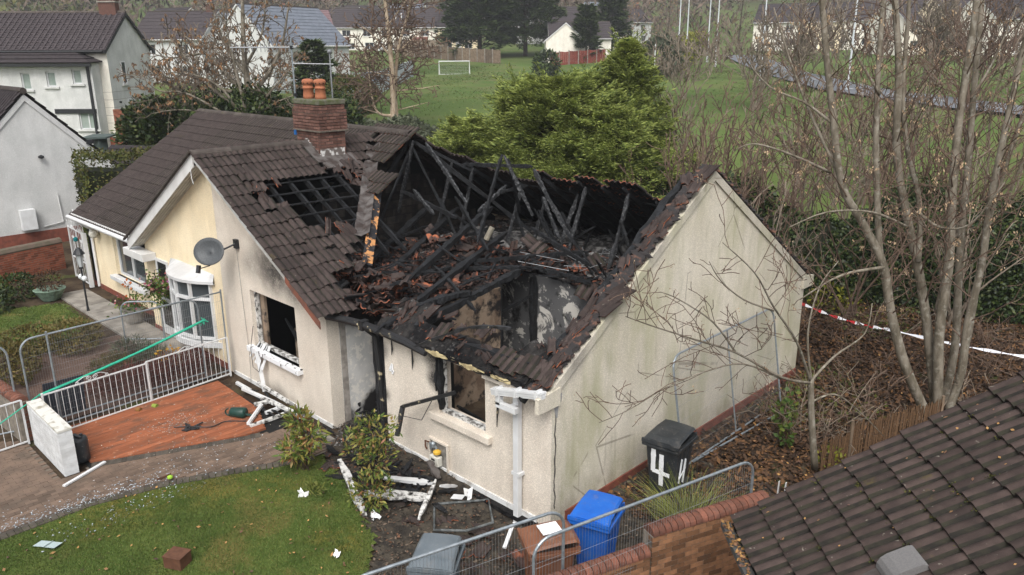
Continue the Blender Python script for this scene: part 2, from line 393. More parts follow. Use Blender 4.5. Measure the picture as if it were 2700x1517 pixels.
m_blue_plastic = simple('blue_bin_plastic', (.006,.085,.39), (.012,.11,.44), 5, .38, spec=.5)
m_brown_plastic = simple('brown_bin_plastic', (.155,.060,.030), (.19,.078,.04), 5, .45, spec=.4)
m_whitespray = simple('white_spray_paint', (.72,.74,.76), (.45,.47,.50), 30, .7, lo=.55, hi=.8)
m_asphalt = simple('asphalt', (.10,.107,.12), (.13,.137,.15), 3, .8, .3, 40)
m_marking = simple('road_paint', (.62,.63,.64), None, rough=.7)
m_reed = simple('reed_screen', (.20,.115,.06), (.13,.075,.04), 30, .9, rand=.3)
m_redfence = simple('red_brown_fence', (.20,.045,.028), (.15,.035,.024), 1.5, .8, rand=.12)
m_woodfence = simple('weathered_fence_wood', (.17,.125,.085), (.11,.08,.055), 3, .9, rand=.25)
m_palis = simple('palisade_steel', (.30,.33,.35), (.22,.25,.27), 5, .5, metal=.3)
m_tape = NT('red_white_tape'); _w = m_tape.new('ShaderNodeTexWave', wave_profile='SIN'); 
m_tape.l.new(m_tape.vec((1,1,1)), _w.inputs['Vector']); _w.inputs['Scale'].default_value = .62; _w.inputs['Detail'].default_value = 0
m_tape = m_tape.done(m_tape.mix(m_tape.ramp(_w.outputs['Fac'], .47, .53), (.74,.74,.76), (.48,.025,.03)), .5, .4)
m_tape_white = simple('white_tape', (.72,.73,.78), None, rough=.5)
m_green = simple('green_rope', (.02,.29,.18), (.03,.36,.24), 20, .6)
m_watercan = simple('green_can_plastic', (.012,.040,.032), None, rough=.4)
m_rust = simple('rusty_steel', (.075,.032,.018), (.11,.05,.028), 9, .75, .2, 40)
m_paper = simple('white_paper', (.78,.78,.78), None, rough=.8)
m_wood_brown = simple('brown_wood', (.10,.05,.03), (.06,.03,.02), 8, .8)
def grimy(name, c, c2, rough=.45):
    k = NT(name); col = k.mix(k.ramp(k.noise(4, 4), .3, .7), c, c2); g = k.ramp(k.noise(6, 6, .7), .5, .75)
    col = k.mix(k.math('MULTIPLY', g, .35), col, (.16,.14,.12)); col = k.mix(k.math('MULTIPLY', k.ramp(k.noise(28, 4, .7), .62, .68), .5), col, (.24,.22,.20))
    return k.done(col, k.ramp(g, 0, 1, rough, .75), .4)
m_black_plastic = grimy('black_bin_plastic', (.018,.021,.024), (.03,.034,.038)); m_grey_plastic = grimy('grey_bin_plastic', (.085,.105,.12), (.12,.14,.155))
m_blue_plastic = grimy('blue_bin_plastic', (.006,.085,.39), (.012,.11,.44)); m_brown_plastic = grimy('brown_bin_plastic', (.155,.060,.030), (.19,.078,.04))
def _bark(name, c, c2, c3):
    k = NT(name); col = k.mix(k.ramp(k.noise(5.5, 6, .68, vscale=(1,1,.35)), .38, .62), c, c2)
    col = k.mix(k.math('MULTIPLY', k.ramp(k.noise(9, 4), .52, .7), .6), col, c3); k.bump(k.noise(26, 4, vscale=(1,1,.25)), .6, .01); return k.done(col, .9, .15)
m_bark = _bark('grey_brown_bark', (.20,.175,.138), (.10,.085,.062), (.31,.295,.25))
m_twig = _bark('reddish_twig', (.135,.092,.068), (.09,.062,.047), (.18,.13,.10))
m_twig2 = _bark('grey_twig', (.19,.155,.12), (.13,.105,.08), (.24,.20,.16))
m_birch = _bark('birch_bark', (.46,.37,.27), (.30,.22,.15), (.52,.46,.37))
m_bark_dark = _bark('dark_bark', (.07,.05,.036), (.045,.034,.026), (.10,.075,.05))
m_l_gold = leafmat('golden_conifer_spray', [(.026,.052,.017),(.060,.100,.026),(.115,.160,.038),(.19,.235,.055)], .65, .3, (.46,.50,.13), .6)
m_l_dark = leafmat('dark_conifer_spray', [(.012,.024,.008),(.026,.045,.012),(.045,.068,.016)], .65, .12, (.075,.105,.025), .5)
m_l_ivy = leafmat('ivy_leaf', [(.010,.020,.007),(.020,.036,.010),(.034,.055,.014),(.07,.085,.02)], .45, .12)
m_l_hedge = leafmat('hedge_leaf', [(.035,.048,.011),(.060,.075,.015),(.095,.10,.020),(.10,.075,.025)], .6, .2)
m_l_hedge_y = leafmat('golden_hedge_leaf', [(.16,.17,.02),(.24,.23,.03),(.10,.12,.02)], .6, .2)
m_l_rhodo = leafmat('pieris_leaf', [(.05,.09,.02),(.085,.13,.028),(.16,.18,.04),(.27,.25,.06),(.24,.10,.05)], .45, .2)
m_l_shrub = leafmat('bronze_shrub_leaf', [(.05,.055,.016),(.10,.085,.025),(.13,.095,.03),(.075,.065,.02)], .6, .2)
m_l_grey = leafmat('grey_green_leaf', [(.05,.062,.035),(.085,.098,.06),(.12,.13,.085)], .7, .2)
m_l_red = leafmat('dark_red_stem_leaf', [(.075,.018,.014),(.11,.03,.02),(.05,.02,.014)], .7, .15)
m_l_brown = leafmat('dry_leaf', [(.20,.11,.055),(.30,.17,.085),(.13,.07,.04),(.38,.25,.14)], .8, .2)
m_l_litter = leafmat('leaf_litter', [(.028,.018,.013),(.05,.03,.019),(.075,.042,.023),(.10,.052,.026),(.15,.075,.03)], .75, .05)
m_l_fallen = leafmat('fallen_leaf', [(.30,.16,.06),(.42,.24,.09),(.16,.085,.05),(.10,.06,.05)], .8, .1)
m_l_key = leafmat('dry_seed_key', [(.36,.25,.15),(.46,.34,.22),(.26,.17,.10)], .8, .2)
m_l_grass = leafmat('lawn_blade', [(.058,.096,.020),(.085,.130,.029),(.115,.160,.037),(.15,.150,.045)], .6, .2)
m_l_orn = leafmat('ornamental_grass_blade', [(.14,.17,.035),(.20,.225,.055),(.27,.28,.09)], .55, .2)
m_l_yellow = leafmat('yellow_leaf', [(.50,.30,.03),(.42,.20,.03)], .7, .2)
m_l_bright = leafmat('bright_green_leaf', [(.045,.085,.018),(.075,.125,.028),(.15,.17,.03)], .5, .25)
m_l_flower = leafmat('flower_petal', [(.45,.10,.14),(.50,.16,.22),(.50,.40,.36),(.40,.08,.04),(.25,.13,.30)], .6, .2)
m_l_orange = leafmat('orange_flower', [(.55,.16,.05),(.62,.22,.08)], .6, .2)
m_l_wood = leafmat('far_twig_mass', [(.075,.055,.043),(.105,.08,.062),(.13,.095,.07),(.06,.05,.035)], .9, 0)
USE_HAZE = True
# ------------------------------------------------------------------ terrain
_T = [0,5,10,20,40,85,115,138,170,215,260,330,430,800]
_H = [0,.4,1.0,2.2,3.2,4.3,6.3,7.5,9,17,29,46,64,80]
def hgt(x, y):
    x = np.asarray(x, float); y = np.asarray(y, float)
    t = np.hypot(np.maximum(0, -22-x), np.maximum(0, y-11))
    h = np.interp(t, _T, _H)
    h = h-.28*np.exp(-((x+.4)**2+(y+.9)**2)/1.6)-.6*np.clip((x-2.2)/2, 0, 1)*np.clip((3-y)/3, 0, 1)
    h = h+np.where(t > 2, .05*np.sin(x*.7)*np.cos(y*.6), 0)
    return h
def hz(x, y): return float(hgt(x, y))
def grid(name, xs, ys, zf, mat, mask=None, kind='structure', dz=0.0, smooth=True):
    X, Y = np.meshgrid(xs, ys); Z = zf(X, Y)+dz; nx, ny = len(xs), len(ys)
    v = np.stack([X, Y, Z], -1).reshape(-1, 3); fs = []
    for j in range(ny-1):
        for i in range(nx-1):
            if mask is None or mask((xs[i]+xs[i+1])/2, (ys[j]+ys[j+1])/2): fs.append((j*nx+i, j*nx+i+1, (j+1)*nx+i+1, (j+1)*nx+i))
    me = bpy.data.meshes.new(name); me.from_pydata(v.tolist(), [], fs); me.materials.append(mat)
    if smooth: me.polygons.foreach_set('use_smooth', [True]*len(fs))
    o = bpy.data.objects.new(name, me); COL.objects.link(o)
    if kind: o['kind'] = kind
    return o
def _spaced(a, lo, hi, fine, grow=1.12):
    out = list(np.arange(lo, hi+1e-6, fine)); st = fine; x = hi
    while x < a: st *= grow; x += st; out.append(x)
    st = fine; x = lo
    while x > -a: st *= grow; x -= st; out.insert(0, x)
    return np.array(out)
def _groundmat():
    k = NT('field_and_soil'); x = k.xyz(0); y = k.xyz(1)
    g = k.mix(k.ramp(k.noise(.12, 4), .35, .65), (.066,.108,.026), (.095,.132,.036)); g = k.mix(k.ramp(k.noise(.35, 6, .65), .42, .66), g, (.105,.112,.042)); g = k.mix(k.ramp(k.noise(.05, 4), .5, .7), g, (.055,.085,.022)); g = k.bright(g, k.noise(6, 4), .75, 1.2)
    s = k.mix(k.ramp(k.noise(1.6, 5), .35, .65), (.035,.024,.017), (.075,.055,.036)); s = k.mix(k.ramp(k.noise(.8, 3), .56, .66), s, (.055,.065,.022))
    # soil round the houses and under the bank of ivy, grass beyond
    far = k.math('MAXIMUM', k.ramp(k.math('ADD', y, k.math('MULTIPLY', k.noise(.5, 2), 3)), 19, 20), k.ramp(k.math('ADD', x, k.math('MULTIPLY', k.noise(.5, 2), 3)), -27, -29))
    hill = k.ramp(k.xyz(2), 15, 22)
    col = k.mix(far, s, g); col = k.mix(hill, col, k.mix(k.ramp(k.noise(.05, 4), .4, .6), (.07,.055,.04), (.06,.075,.03)))
    k.bump(k.noise(9, 5, .7), .6, .05); return k.done(col, .95, .1)
grid('ground', _spaced(760, -30, 12, .6), _spaced(760, -14, 24, .6), hgt, _groundmat(), dz=-.03)

# front lawn
def inpoly(x, y, P):
    c = False; j = len(P)-1
    for i in range(len(P)):
        if (P[i][1] > y) != (P[j][1] > y) and x < (P[j][0]-P[i][0])*(y-P[i][1])/(P[j][1]-P[i][1])+P[i][0]: c = not c
        j = i
    return c
PATH_EDGE = [(-6.35,-9.5),(-6.12,-7.2),(-6.07,-6.27),(-6.07,-4.91),(-5.8,-3.8),(-5.35,-2.8),(-4.99,-2.11),(-4.66,-1.25)]
LAWN = PATH_EDGE+[(-3.6,-1.5),(-2.9,-1.75),(-1.9,-2.1),(-1.2,-2.7),(-.6,-4.0),(.3,-9.5)]
def _lawnmat():
    k = NT('lawn_turf'); col = k.mix(k.ramp(k.noise(1.4, 5), .35, .65), (.052,.082,.018), (.082,.110,.027)); col = k.mix(k.ramp(k.noise(.8, 4), .52, .64), col, (.125,.11,.035))
    moss = None
    for (c_, r_) in (((-5.6,-4.6,0),1.3),((-5.0,-3.2,0),1.0),((-4.2,-2.4,0),.8),((-2.2,-2.6,0),.7)):
        q_ = k.near(c_, .1, r_); moss = q_ if moss is None else k.math('MAXIMUM', moss, q_)
    col = k.mix(k.math('MULTIPLY', k.math('MULTIPLY', moss, k.ramp(k.noise(3.5, 5, .65), .38, .6)), .85), col, (.15,.125,.03)); col = k.mix(k.ramp(k.noise(2.4, 5, .65), .64, .72), col, (.06,.045,.03))
    k.bump(k.noise(50, 4), .8, .03); return k.done(col, .95, .1)
m_lawn = _lawnmat()
grid('lawn', np.arange(-6.5, .4, .12), np.arange(-9.5, -1.1, .12), hgt, m_lawn, lambda x, y: inpoly(x, y, LAWN), dz=.012)
def scatter_poly(P, n):
    xs = [p[0] for p in P]; ys = [p[1] for p in P]; out = []
    X = rng.uniform(min(xs), max(xs), n*3); Y = rng.uniform(min(ys), max(ys), n*3)
    for x, y in zip(X, Y):
        if inpoly(x, y, P):
            out.append((x, y))
            if len(out) >= n: break
    return np.array(out)
def blades(name, P, n, h, wd, mat, label, cat):
    q = scatter_poly(P, n); m = len(q); z = hgt(q[:,0], q[:,1])
    d = np.stack([rng.normal(0,.6,m), rng.normal(0,.6,m), np.ones(m)], 1)
    o = cards(name, np.column_stack([q, z]), d, rdir(m), rng.uniform(.6,1.25,m)*h, wd, mat, kind='stuff', bend=.3)
    tag(o, label, cat); return o
_near = [p for p in LAWN if p[1] > -7.3]+[(-.2,-5.6),(-1.2,-7.2),(-6.1,-7.2)]
blades('lawn_grass', [(-6.12,-7.2)]+PATH_EDGE[2:]+[(-3.6,-1.5),(-2.9,-1.75),(-1.9,-2.1),(-1.2,-2.7),(-.6,-4.0),(-.4,-7.2)], 95000, .045, .009, m_l_grass, 'short green lawn grass in front of the burnt house', 'grass')

# ------------------------------------------------------------------ block paving, deck, small paths
def rotm(x, y, z, a): return Matrix.Translation((x, y, z)) @ Matrix.Rotation(a, 4, 'Z')
pave_bed = MB()
PAVE = PATH_EDGE+[(-5.0,-.75),(-5.55,-.9),(-6.1,-1.1),(-6.3,-1.6),(-7.5,-4.4),(-7.35,-4.6),(-7.35,-4.95),(-9.4,-4.95),(-10.5,-6.5),(-10.5,-9.5)]
pb = grid('paved_drive', np.arange(-10.6, -4.5, .15), np.arange(-9.5, -.6, .15), hgt, m_mortar_dark, lambda x, y: inpoly(x, y, PAVE), dz=.004)
k = NT('brown_paving_block'); _c = k.mix(k.ramp(k.noise(3, 5), .3, .7), (.150,.105,.078), (.105,.076,.058)); _c = k.bright(_c, k.orand(), .8, 1.2)
_c = k.mix(k.math('MULTIPLY', k.ramp(k.noise(1.2, 4), .55, .7), .4), _c, (.06,.055,.045)); k.bump(k.noise(80, 3), .5, .006); m_block = k.done(_c, .9, .2)
k = NT('dark_kerb_block'); _c = k.mix(k.ramp(k.noise(5, 5), .3, .7), (.085,.072,.058), (.055,.048,.04)); m_kerb = k.done(k.bright(_c, k.orand(), .8, 1.2), .9, .2)
me_block = MB().box(-.098,.098,-.048,.048,-.03,.022).mesh('paving_block', m_block)
me_kerb = MB().box(-.048,.048,-.098,.098,-.03,.026).mesh('kerb_block', m_kerb)
blk = []
for r in range(int(6.2/.1)):
    for c in range(int(9/.2)):
        x = -10.5+r*.1+.05; y = -9.4+c*.2+(.1 if r % 2 else 0)
        if inpoly(x, y, PAVE) and inpoly(x+.05, y+.1, PAVE) and inpoly(x-.04, y-.1, PAVE) and inpoly(x+.12, y, PAVE): blk.append((x, y))
blk.sort(key=lambda p: (p[0]-CAM.x)**2+(p[1]-CAM.y)**2 if -7.3 < p[1] else 1e6+p[0])
for (x, y) in blk[:300]: inst('paving_block', me_block, rotm(x, y, hz(x, y)+random.uniform(-.003,.003), pi/2+random.uniform(-.02,.02)), pb)
mb = MB()
for (x, y) in blk[300:]: z = hz(x, y)+random.uniform(-.003,.003); mb.box(x-.048, x+.048, y-.098, y+.098, z-.03, z+.022)
o = mb.build('paving_field', m_block, pb); o['kind'] = 'stuff'
def kerb_line(pts, name):
    L = 0
    for (a, b) in zip(pts[:-1], pts[1:]):
        a = Vector((*a, 0)); b = Vector((*b, 0)); d = b-a; n = max(1, int(d.length/.1)); ang = math.atan2(d.y, d.x)
        for i in range(n):
            p = a+d*((i+.5)/n); inst('kerb_block', me_kerb, rotm(p.x, p.y, hz(p.x, p.y)+.004, ang), pb)
kerb_line([(-6.07,-6.9),(-6.07,-4.91),(-5.8,-3.8),(-5.35,-2.8),(-4.99,-2.11),(-4.7,-1.4)], 'kerb')
kerb_line([(-7.42,-4.45),(-6.26,-1.66)], 'kerb')
# orange deck, each board its own piece
deck = grid('deck_base', np.array([-9.5,-6.2]), np.array([-4.5,-1.0]), lambda X, Y: X*0, m_black, kind='structure', dz=.006)
deck.hide_render = False
def _deckmat():
    k = NT('orange_stained_deck'); n = k.noise(5, 5, .6, vscale=(6,.5,1)); col = k.mix(k.ramp(n, .3, .7), (.30,.105,.052), (.215,.078,.042)); col = k.bright(col, k.orand(), .84, 1.12)
    col = k.mix(k.math('MULTIPLY', k.ramp(k.noise(1.7, 6, .68, vscale=(2.2,1,1)), .46, .66), .8), col, (.12,.066,.045)); col = k.mix(k.math('MULTIPLY', k.ramp(k.noise(7, 5, .7), .58, .7), .55), col, (.40,.20,.12)); k.bump(n, .3, .01); return k.done(col, .92, .08)
m_deck = _deckmat()
deck_th = deck
def deckline(x): return -4.42+(x+7.5)*0 if x < -7.45 else -4.42+(x+7.5)*2.35
x = -9.32; i = 0
while x < -6.25:
    y0 = max(-4.42, deckline(x)); y1 = -1.02-.04*(x+9.4)-(.0 if x < -7.4 else (x+7.4)*.35)
    if y1-y0 > .3:
        ya, yb = max(-4.42, deckline(x-.068)), max(-4.42, deckline(x+.068)); mb = MB().extr([V(x-.068,ya,.01),V(x+.068,yb,.01),V(x+.068,y1,.01),V(x-.068,y1,.01)], (0,0,.042+random.uniform(0,.004))); mb.build('deck_plank', m_deck, deck_th)
    x += .142; i += 1
# concrete path of the cream house, slab by slab, its small lawn and bare soil
gp = MB(); gp.box(-19.6,-11.0,-1.35,-.46,-.05,.03); pth = gp.build('garden_path', m_concrete); pth['kind'] = 'structure'
for i in range(9): MB().box(-19.5+i*.93,-18.6+i*.93,-1.3,-.5,.03,.045).build('path_slab', m_concrete, pth)
grid('small_lawn', np.arange(-19.8,-14.6,.2), np.arange(-4.6,-1.4,.2), hgt, m_lawn, lambda x, y: inpoly(x, y, [(-19.6,-4.4),(-18.6,-1.45),(-16.2,-1.5),(-14.9,-2.6),(-15.4,-4.5)]), dz=.02)
blades('small_lawn_grass', [(-19.6,-4.4),(-18.6,-1.45),(-16.2,-1.5),(-14.9,-2.6),(-15.4,-4.5)], 9000, .06, .018, m_l_grass, 'small patch of green lawn beside the cream house path', 'grass')
mulch = simple('reddish_mulch', (.105,.068,.052), (.075,.048,.038), 14, .95, .8, 40)
grid('mulch_bed', np.arange(-14.6,-9.6,.2), np.arange(-4.6,-.6,.2), hgt, mulch, lambda x, y: inpoly(x, y, [(-14.5,-3.6),(-14.4,-1.4),(-9.9,-.62),(-9.75,-4.5),(-13,-4.5)]), dz=.012)
# bare sooty bed along the front wall
bed = simple('sooty_soil', (.020,.017,.014), (.058,.048,.036), 5, .95, .9, 40)
BED = [(-5.45,-.3),(-4.75,-1.1),(-4.55,-1.25),(-3.5,-1.55),(-2.8,-1.8),(-1.8,-2.15),(-1.1,-2.75),(-.5,-4.0),(1.9,-4.0),(2.4,1.0),(2.2,3.6),(-.2,3.5),(-.2,.28),(-4.25,.28),(-4.3,1.2),(-5.6,1.2),(-5.6,-.2)]
grid('soil_bed', np.arange(-5.7,2.4,.14), np.arange(-4.0,3.6,.14), lambda X, Y: hgt(X, Y)+.025*np.sin(X*9)*np.cos(Y*7.3), bed, lambda x, y: inpoly(x, y, BED), dz=.006)
# road with white lines and the path over the field
def ribbon(name, pts, wd, mat, dz, kind='structure', n=60):
    P = [Vector((*p, 0)) for p in pts]; out = MB(); L = []
    for i in range(len(P)-1):
        for j in range(n//len(P)): L.append(P[i].lerp(P[i+1], j/(n//len(P))))
    L.append(P[-1]); prev = None
    for i, p in enumerate(L):
        d = (L[min(i+1,len(L)-1)]-L[max(i-1,0)]).normalized(); s = Vector((-d.y, d.x, 0))
        a = p+s*wd/2; b = p-s*wd/2; a.z = b.z = max(hz(a.x,a.y), hz(b.x,b.y), hz(p.x,p.y))+dz
        if prev: out.face([prev[1], b, a, prev[0]])
        prev = (a, b)
    o = out.build(name, mat)
    if kind: o['kind'] = kind
    return o, L
_rp = [gd(3100,390,44), gd(2650,300,55), gd(2250,228,76), gd(2080,175,105), gd(1950,140,140)]
_rp = [(p.x, p.y) for p in _rp]
road, RL = ribbon('road', _rp, 6.0, m_asphalt, .05)
mb = MB()
for i in range(0, len(RL)-1, 2):
    a, b = RL[i], RL[i].lerp(RL[i+1], .8); d = (b-a).normalized(); s = Vector((-d.y,d.x,0))
    q = [a+s*.09, b+s*.09, b-s*.09, a-s*.09]
    for p in q: p.z = max(hz(p.x,p.y), hz(RL[i].x,RL[i].y), hz(RL[i+1].x,RL[i+1].y))+.075
    mb.face(q[::-1])
o = mb.build('road_marking', m_marking, road)
ribbon('field_path', [(p.x,p.y) for p in (gd(700,318,54), gd(1000,322,54), gd(1250,330,54), gd(1500,335,52))], 1.6, m_asphalt, .06)

# thin damp air over the whole place
if USE_HAZE:
    hb = MB().box(-700,700,-700,700,-6,95); k = NT('damp_air'); k.n.remove(k.b); pv = k.new('ShaderNodeVolumePrincipled'); pv.inputs['Color'].default_value = (.93,.95,1,1); pv.inputs['Density'].default_value = .00055; pv.inputs['Anisotropy'].default_value = .2
    k.l.new(pv.outputs[0], k.n['Material Output'].inputs['Volume']); hz_o = hb.build('haze', k.m); hz_o['kind'] = 'stuff'
# ------------------------------------------------------------------ roof tiles
m_scorched_edge = simple('scorched_tile_edge', (.20,.07,.04), (.03,.022,.02), 5, .9, lo=.4, hi=.6)
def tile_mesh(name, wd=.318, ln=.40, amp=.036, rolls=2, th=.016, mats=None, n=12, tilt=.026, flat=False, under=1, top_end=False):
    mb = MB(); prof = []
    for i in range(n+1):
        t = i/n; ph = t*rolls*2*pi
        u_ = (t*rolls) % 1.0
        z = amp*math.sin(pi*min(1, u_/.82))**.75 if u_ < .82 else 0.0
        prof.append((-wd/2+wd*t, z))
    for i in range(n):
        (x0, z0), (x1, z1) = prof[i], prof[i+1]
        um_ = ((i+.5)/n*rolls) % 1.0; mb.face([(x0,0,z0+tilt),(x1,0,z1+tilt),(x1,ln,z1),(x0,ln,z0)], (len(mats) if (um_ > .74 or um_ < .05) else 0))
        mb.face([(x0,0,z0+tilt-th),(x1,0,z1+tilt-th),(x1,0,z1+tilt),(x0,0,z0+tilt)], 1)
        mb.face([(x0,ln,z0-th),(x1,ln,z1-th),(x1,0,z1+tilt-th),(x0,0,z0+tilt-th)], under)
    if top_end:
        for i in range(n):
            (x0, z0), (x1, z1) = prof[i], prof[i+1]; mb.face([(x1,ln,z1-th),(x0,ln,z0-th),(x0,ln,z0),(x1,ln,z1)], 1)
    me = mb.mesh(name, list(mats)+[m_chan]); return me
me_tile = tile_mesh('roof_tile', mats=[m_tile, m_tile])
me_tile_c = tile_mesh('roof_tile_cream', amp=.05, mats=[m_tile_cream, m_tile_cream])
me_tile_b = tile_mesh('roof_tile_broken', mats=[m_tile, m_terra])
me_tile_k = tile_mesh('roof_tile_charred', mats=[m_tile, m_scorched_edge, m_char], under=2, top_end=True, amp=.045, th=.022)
def shard(seed):
    r = random.Random(seed); mb = MB(); n = 6; w0 = r.uniform(.1,.3); l0 = r.uniform(.12,.36); c = r.uniform(0, 6)
    pts = [(-w0/2+w0*i/n, .022*math.cos(c+(i/n)*w0/.15*2*pi)) for i in range(n+1)]
    y0 = [r.uniform(-.05,.05) for _ in pts]; y1 = [l0+r.uniform(-.06,.06) for _ in pts]
    for i in range(n):
        (a, za), (b, zb) = pts[i], pts[i+1]
        mb.face([(a,y0[i],za),(b,y0[i+1],zb),(b,y1[i+1],zb),(a,y1[i],za)], 0)
        mb.face([(a,y1[i],za-.017),(b,y1[i+1],zb-.017),(b,y0[i+1],zb-.017),(a,y0[i],za-.017)], 1)
        mb.face([(a,y0[i],za-.017),(b,y0[i+1],zb-.017),(b,y0[i+1],zb),(a,y0[i],za)], 1)
        mb.face([(b,y1[i+1],zb-.017),(a,y1[i],za-.017),(a,y1[i],za),(b,y1[i+1],zb)], 1)
    return mb.mesh('tile_shard', [m_tile, m_terra])
SHARDS = [shard(i) for i in range(10)]

def tile_field(parent, O, ux, uy, ncol, nrow, mask, me, cw=.3, gauge=.345, maxparts=300, jit=.004, name='roof_tile', stuff='tile_field', dist=None):
    O = Vector(O); ux = Vector(ux).normalized(); uy = Vector(uy).normalized(); nz = ux.cross(uy); L = []
    for r in range(nrow):
        for c in range(ncol):
            p = O+ux*((c+.5)*cw)+uy*(r*gauge); ctr = p+uy*(gauge/2)
            k = mask(ctr, c, r)
            if not k: continue
            j = jit*(1 if k is True else k)
            a = random.uniform(-1,1)*j*4; b = random.uniform(-1,1)*j*3
            x2 = (ux+uy*a).normalized(); z2 = (nz+ux*b).normalized(); y2 = z2.cross(x2)
            q = p+nz*abs(random.uniform(0,1))*j+uy*random.uniform(-1,1)*j*2
            L.append(((ctr-CAM).length, frame(q, x2, y2, z2)))
    L.sort(key=lambda t: t[0])
    for d, m4 in L[:maxparts]: inst(name, me, m4, parent)
    rest = L[maxparts:]
    if rest:
        vs = np.array([v.co[:] for v in me.vertices]); fs = [tuple(p.vertices) for p in me.polygons]; nv = len(vs); VV = []; FF = []
        for i, (d, m4) in enumerate(rest):
            A = np.array(m4); VV.append(vs @ A[:3,:3].T+A[:3,3]); FF += [tuple(a+i*nv for a in f) for f in fs]
        m2 = bpy.data.meshes.new(stuff); m2.from_pydata(np.concatenate(VV).tolist(), [], FF)
        for mm in me.materials: m2.materials.append(mm)
        o = bpy.data.objects.new(stuff, m2); COL.objects.link(o); o.parent = parent; o['kind'] = 'stuff'
    return L
def ridge_line(parent, p, q, me, seg=.44):
    p = Vector(p); q = Vector(q); d = (q-p); n = max(1, int(d.length/seg)); d.normalize(); s = d.cross(V(0,0,1)).normalized(); u = s.cross(d)
    for i in range(n): inst('ridge_tile', me, frame(p+d*(i*(q-p).length/n), d, -s if False else s, u), parent)
def ridge_mesh(mat, L=.46, r=.13):
    mb = MB(); n = 8
    for i in range(n):
        a0 = pi*(-.08+1.16*i/n); a1 = pi*(-.08+1.16*(i+1)/n)
        q = [(0,-math.cos(a)*r,math.sin(a)*r*.85-.03) for a in (a0,a1)]
        mb.face([q[0], q[1], (L, q[1][1]*.94, q[1][2]*.94), (L, q[0][1]*.94, q[0][2]*.94)][::-1])
        mb.face([q[0], q[1], (0,q[1][1]*.86,q[1][2]*.86-.005), (0,q[0][1]*.86,q[0][2]*.86-.005)])
    me = mb.mesh('ridge_tile', mat, smooth=False); return me
me_ridge = ridge_mesh(m_ridge)

# ------------------------------------------------------------------ the burnt house
H = thing('burnt_house', 'fire gutted bungalow with collapsed charred roof and mossy gable', 'house')
SM, SF = .648, .578                                     # roof slopes (main, front gable)
def zmain(y): return 5.33-SM*abs(4.37-y)
def zfg(x): return 5.19-SF*abs(x+9.88)
def valley_y(x): return 4.37-(5.33-zfg(x))/SM
mb = MB(); mb.extr([(-.28,0,-.5),(-.28,8.74,-.5),(-.28,8.74,2.44),(-.28,4.37,5.22),(-.28,0,2.44)], (.28,0,0))
mb.build('gable_wall', m_gable, H)
mb = MB(); n = V(0,-SM,1).normalized()                  # raised render band under the verge
for (ya, yb) in ((-.28, 4.37), (9.02, 4.37)):
    a = V(.002, ya, zmain(ya)-.06); b = V(.002, yb, zmain(yb)-.06)
    mb.extr([a, b, b+V(0,0,-.17), a+V(0,0,-.17)], (.035,0,0))
mb.build('verge_band', m_verge, H)
for ya in (-.36, 8.6): MB().extr([(-.02,ya,2.12),(-.02,ya+.5,2.12),(-.02,ya+.5,2.42 if ya < 0 else 2.36),(-.02,ya,2.36 if ya < 0 else 2.42)], (.075,0,0)).build('kneeler', m_gable, H)
MB().box(.001,.028,.35,8.72,-.25,.14).build('plinth', m_plinth_red, H)
MB().wallx(-4.25,-.28,0,.28,-.5,2.33,[(-2.66,-1.48,1.14,2.2)]).build('front_wall', m_pink, H)
MB().box(-.28,-.0015,-.0015,0,-.5,2.4).build('corner_render', m_pink, H)
mb = MB(); mb.wallx(-9.85,-5.52,-.43,-.15,-.3,2.38,[(-8.55,-6.68,.98,2.31)])
mb.extr([(-9.85,-.43,2.38),(-5.52,-.43,2.38),(-5.52,-.43,zfg(-5.52)-.12),(-9.85,-.43,zfg(-9.85)-.12)], (0,.28,0))
mb.build('front_gable_wall', m_pink, H)
MB().box(-5.8,-5.522,-.152,1.7,-.3,2.5).build('porch_wall', m_porch, H)
MB().box(-5.54,-5.517,-.14,.0,-.25,2.36).build('porch_return', simple('sooty_render', (.20,.18,.16), (.33,.30,.27), 6, .9, .5, 90), H)
MB().box(-4.25,-3.97,.28,1.5,-.3,2.35).build('porch_wall', m_black, H)
mb = MB().wallx(-5.52,-4.25,1.3,1.45,-.3,2.4,[(-5.2,-4.4,-.2,2.05)]); mb.build('porch_back_wall', m_plaster2, H)
mb = MB(); 
for x in (-4.4,-4.62): mb.rough_beam((x,1.0 if x > -4.5 else .12,-.1),(x-.02,1.0 if x > -4.5 else .14,2.35),.1,.09,12,.25)
for i in range(4): mb.rough_beam((-4.28-.1*i,.02+.03*i,-.2),(-4.28-.11*i,.05,2.3),.09,.06,10,.3)
mb.build('charred_door_frame', m_char, H)
MB().box(-9.85,-.28,8.46,8.74,-.3,2.45).build('rear_wall', m_plaster2, H)
mb = MB().wallx(-9.8,-.28,4.45,4.55,-.05,2.44,[(-8.4,-7.6,-.05,2.05)]); mb.build('spine_wall', m_plaster, H)
MB().box(-4.45,-4.35,1.5,3.25,-.05,2.42).build('partition', m_plaster2, H)
for y in (3.28,4.28,4.4): MB().rough_beam((-4.4,y,-.05),(-4.4+random.uniform(-.05,.05),y,2.45),.09,.08,16,.25).build('door_post', m_char, H)
MB().rough_beam((-4.38,3.3,1.85),(-4.36,4.25,2.02),.06,.07,10,.25).build('door_transom', m_char, H)
MB().box(-5.62,-5.53,1.7,4.45,-.05,2.4).build('partition', m_plaster2, H)
MB().box(-9.82,-.26,-.14,8.5,-.12,-.04).build('floor', m_ash, H)
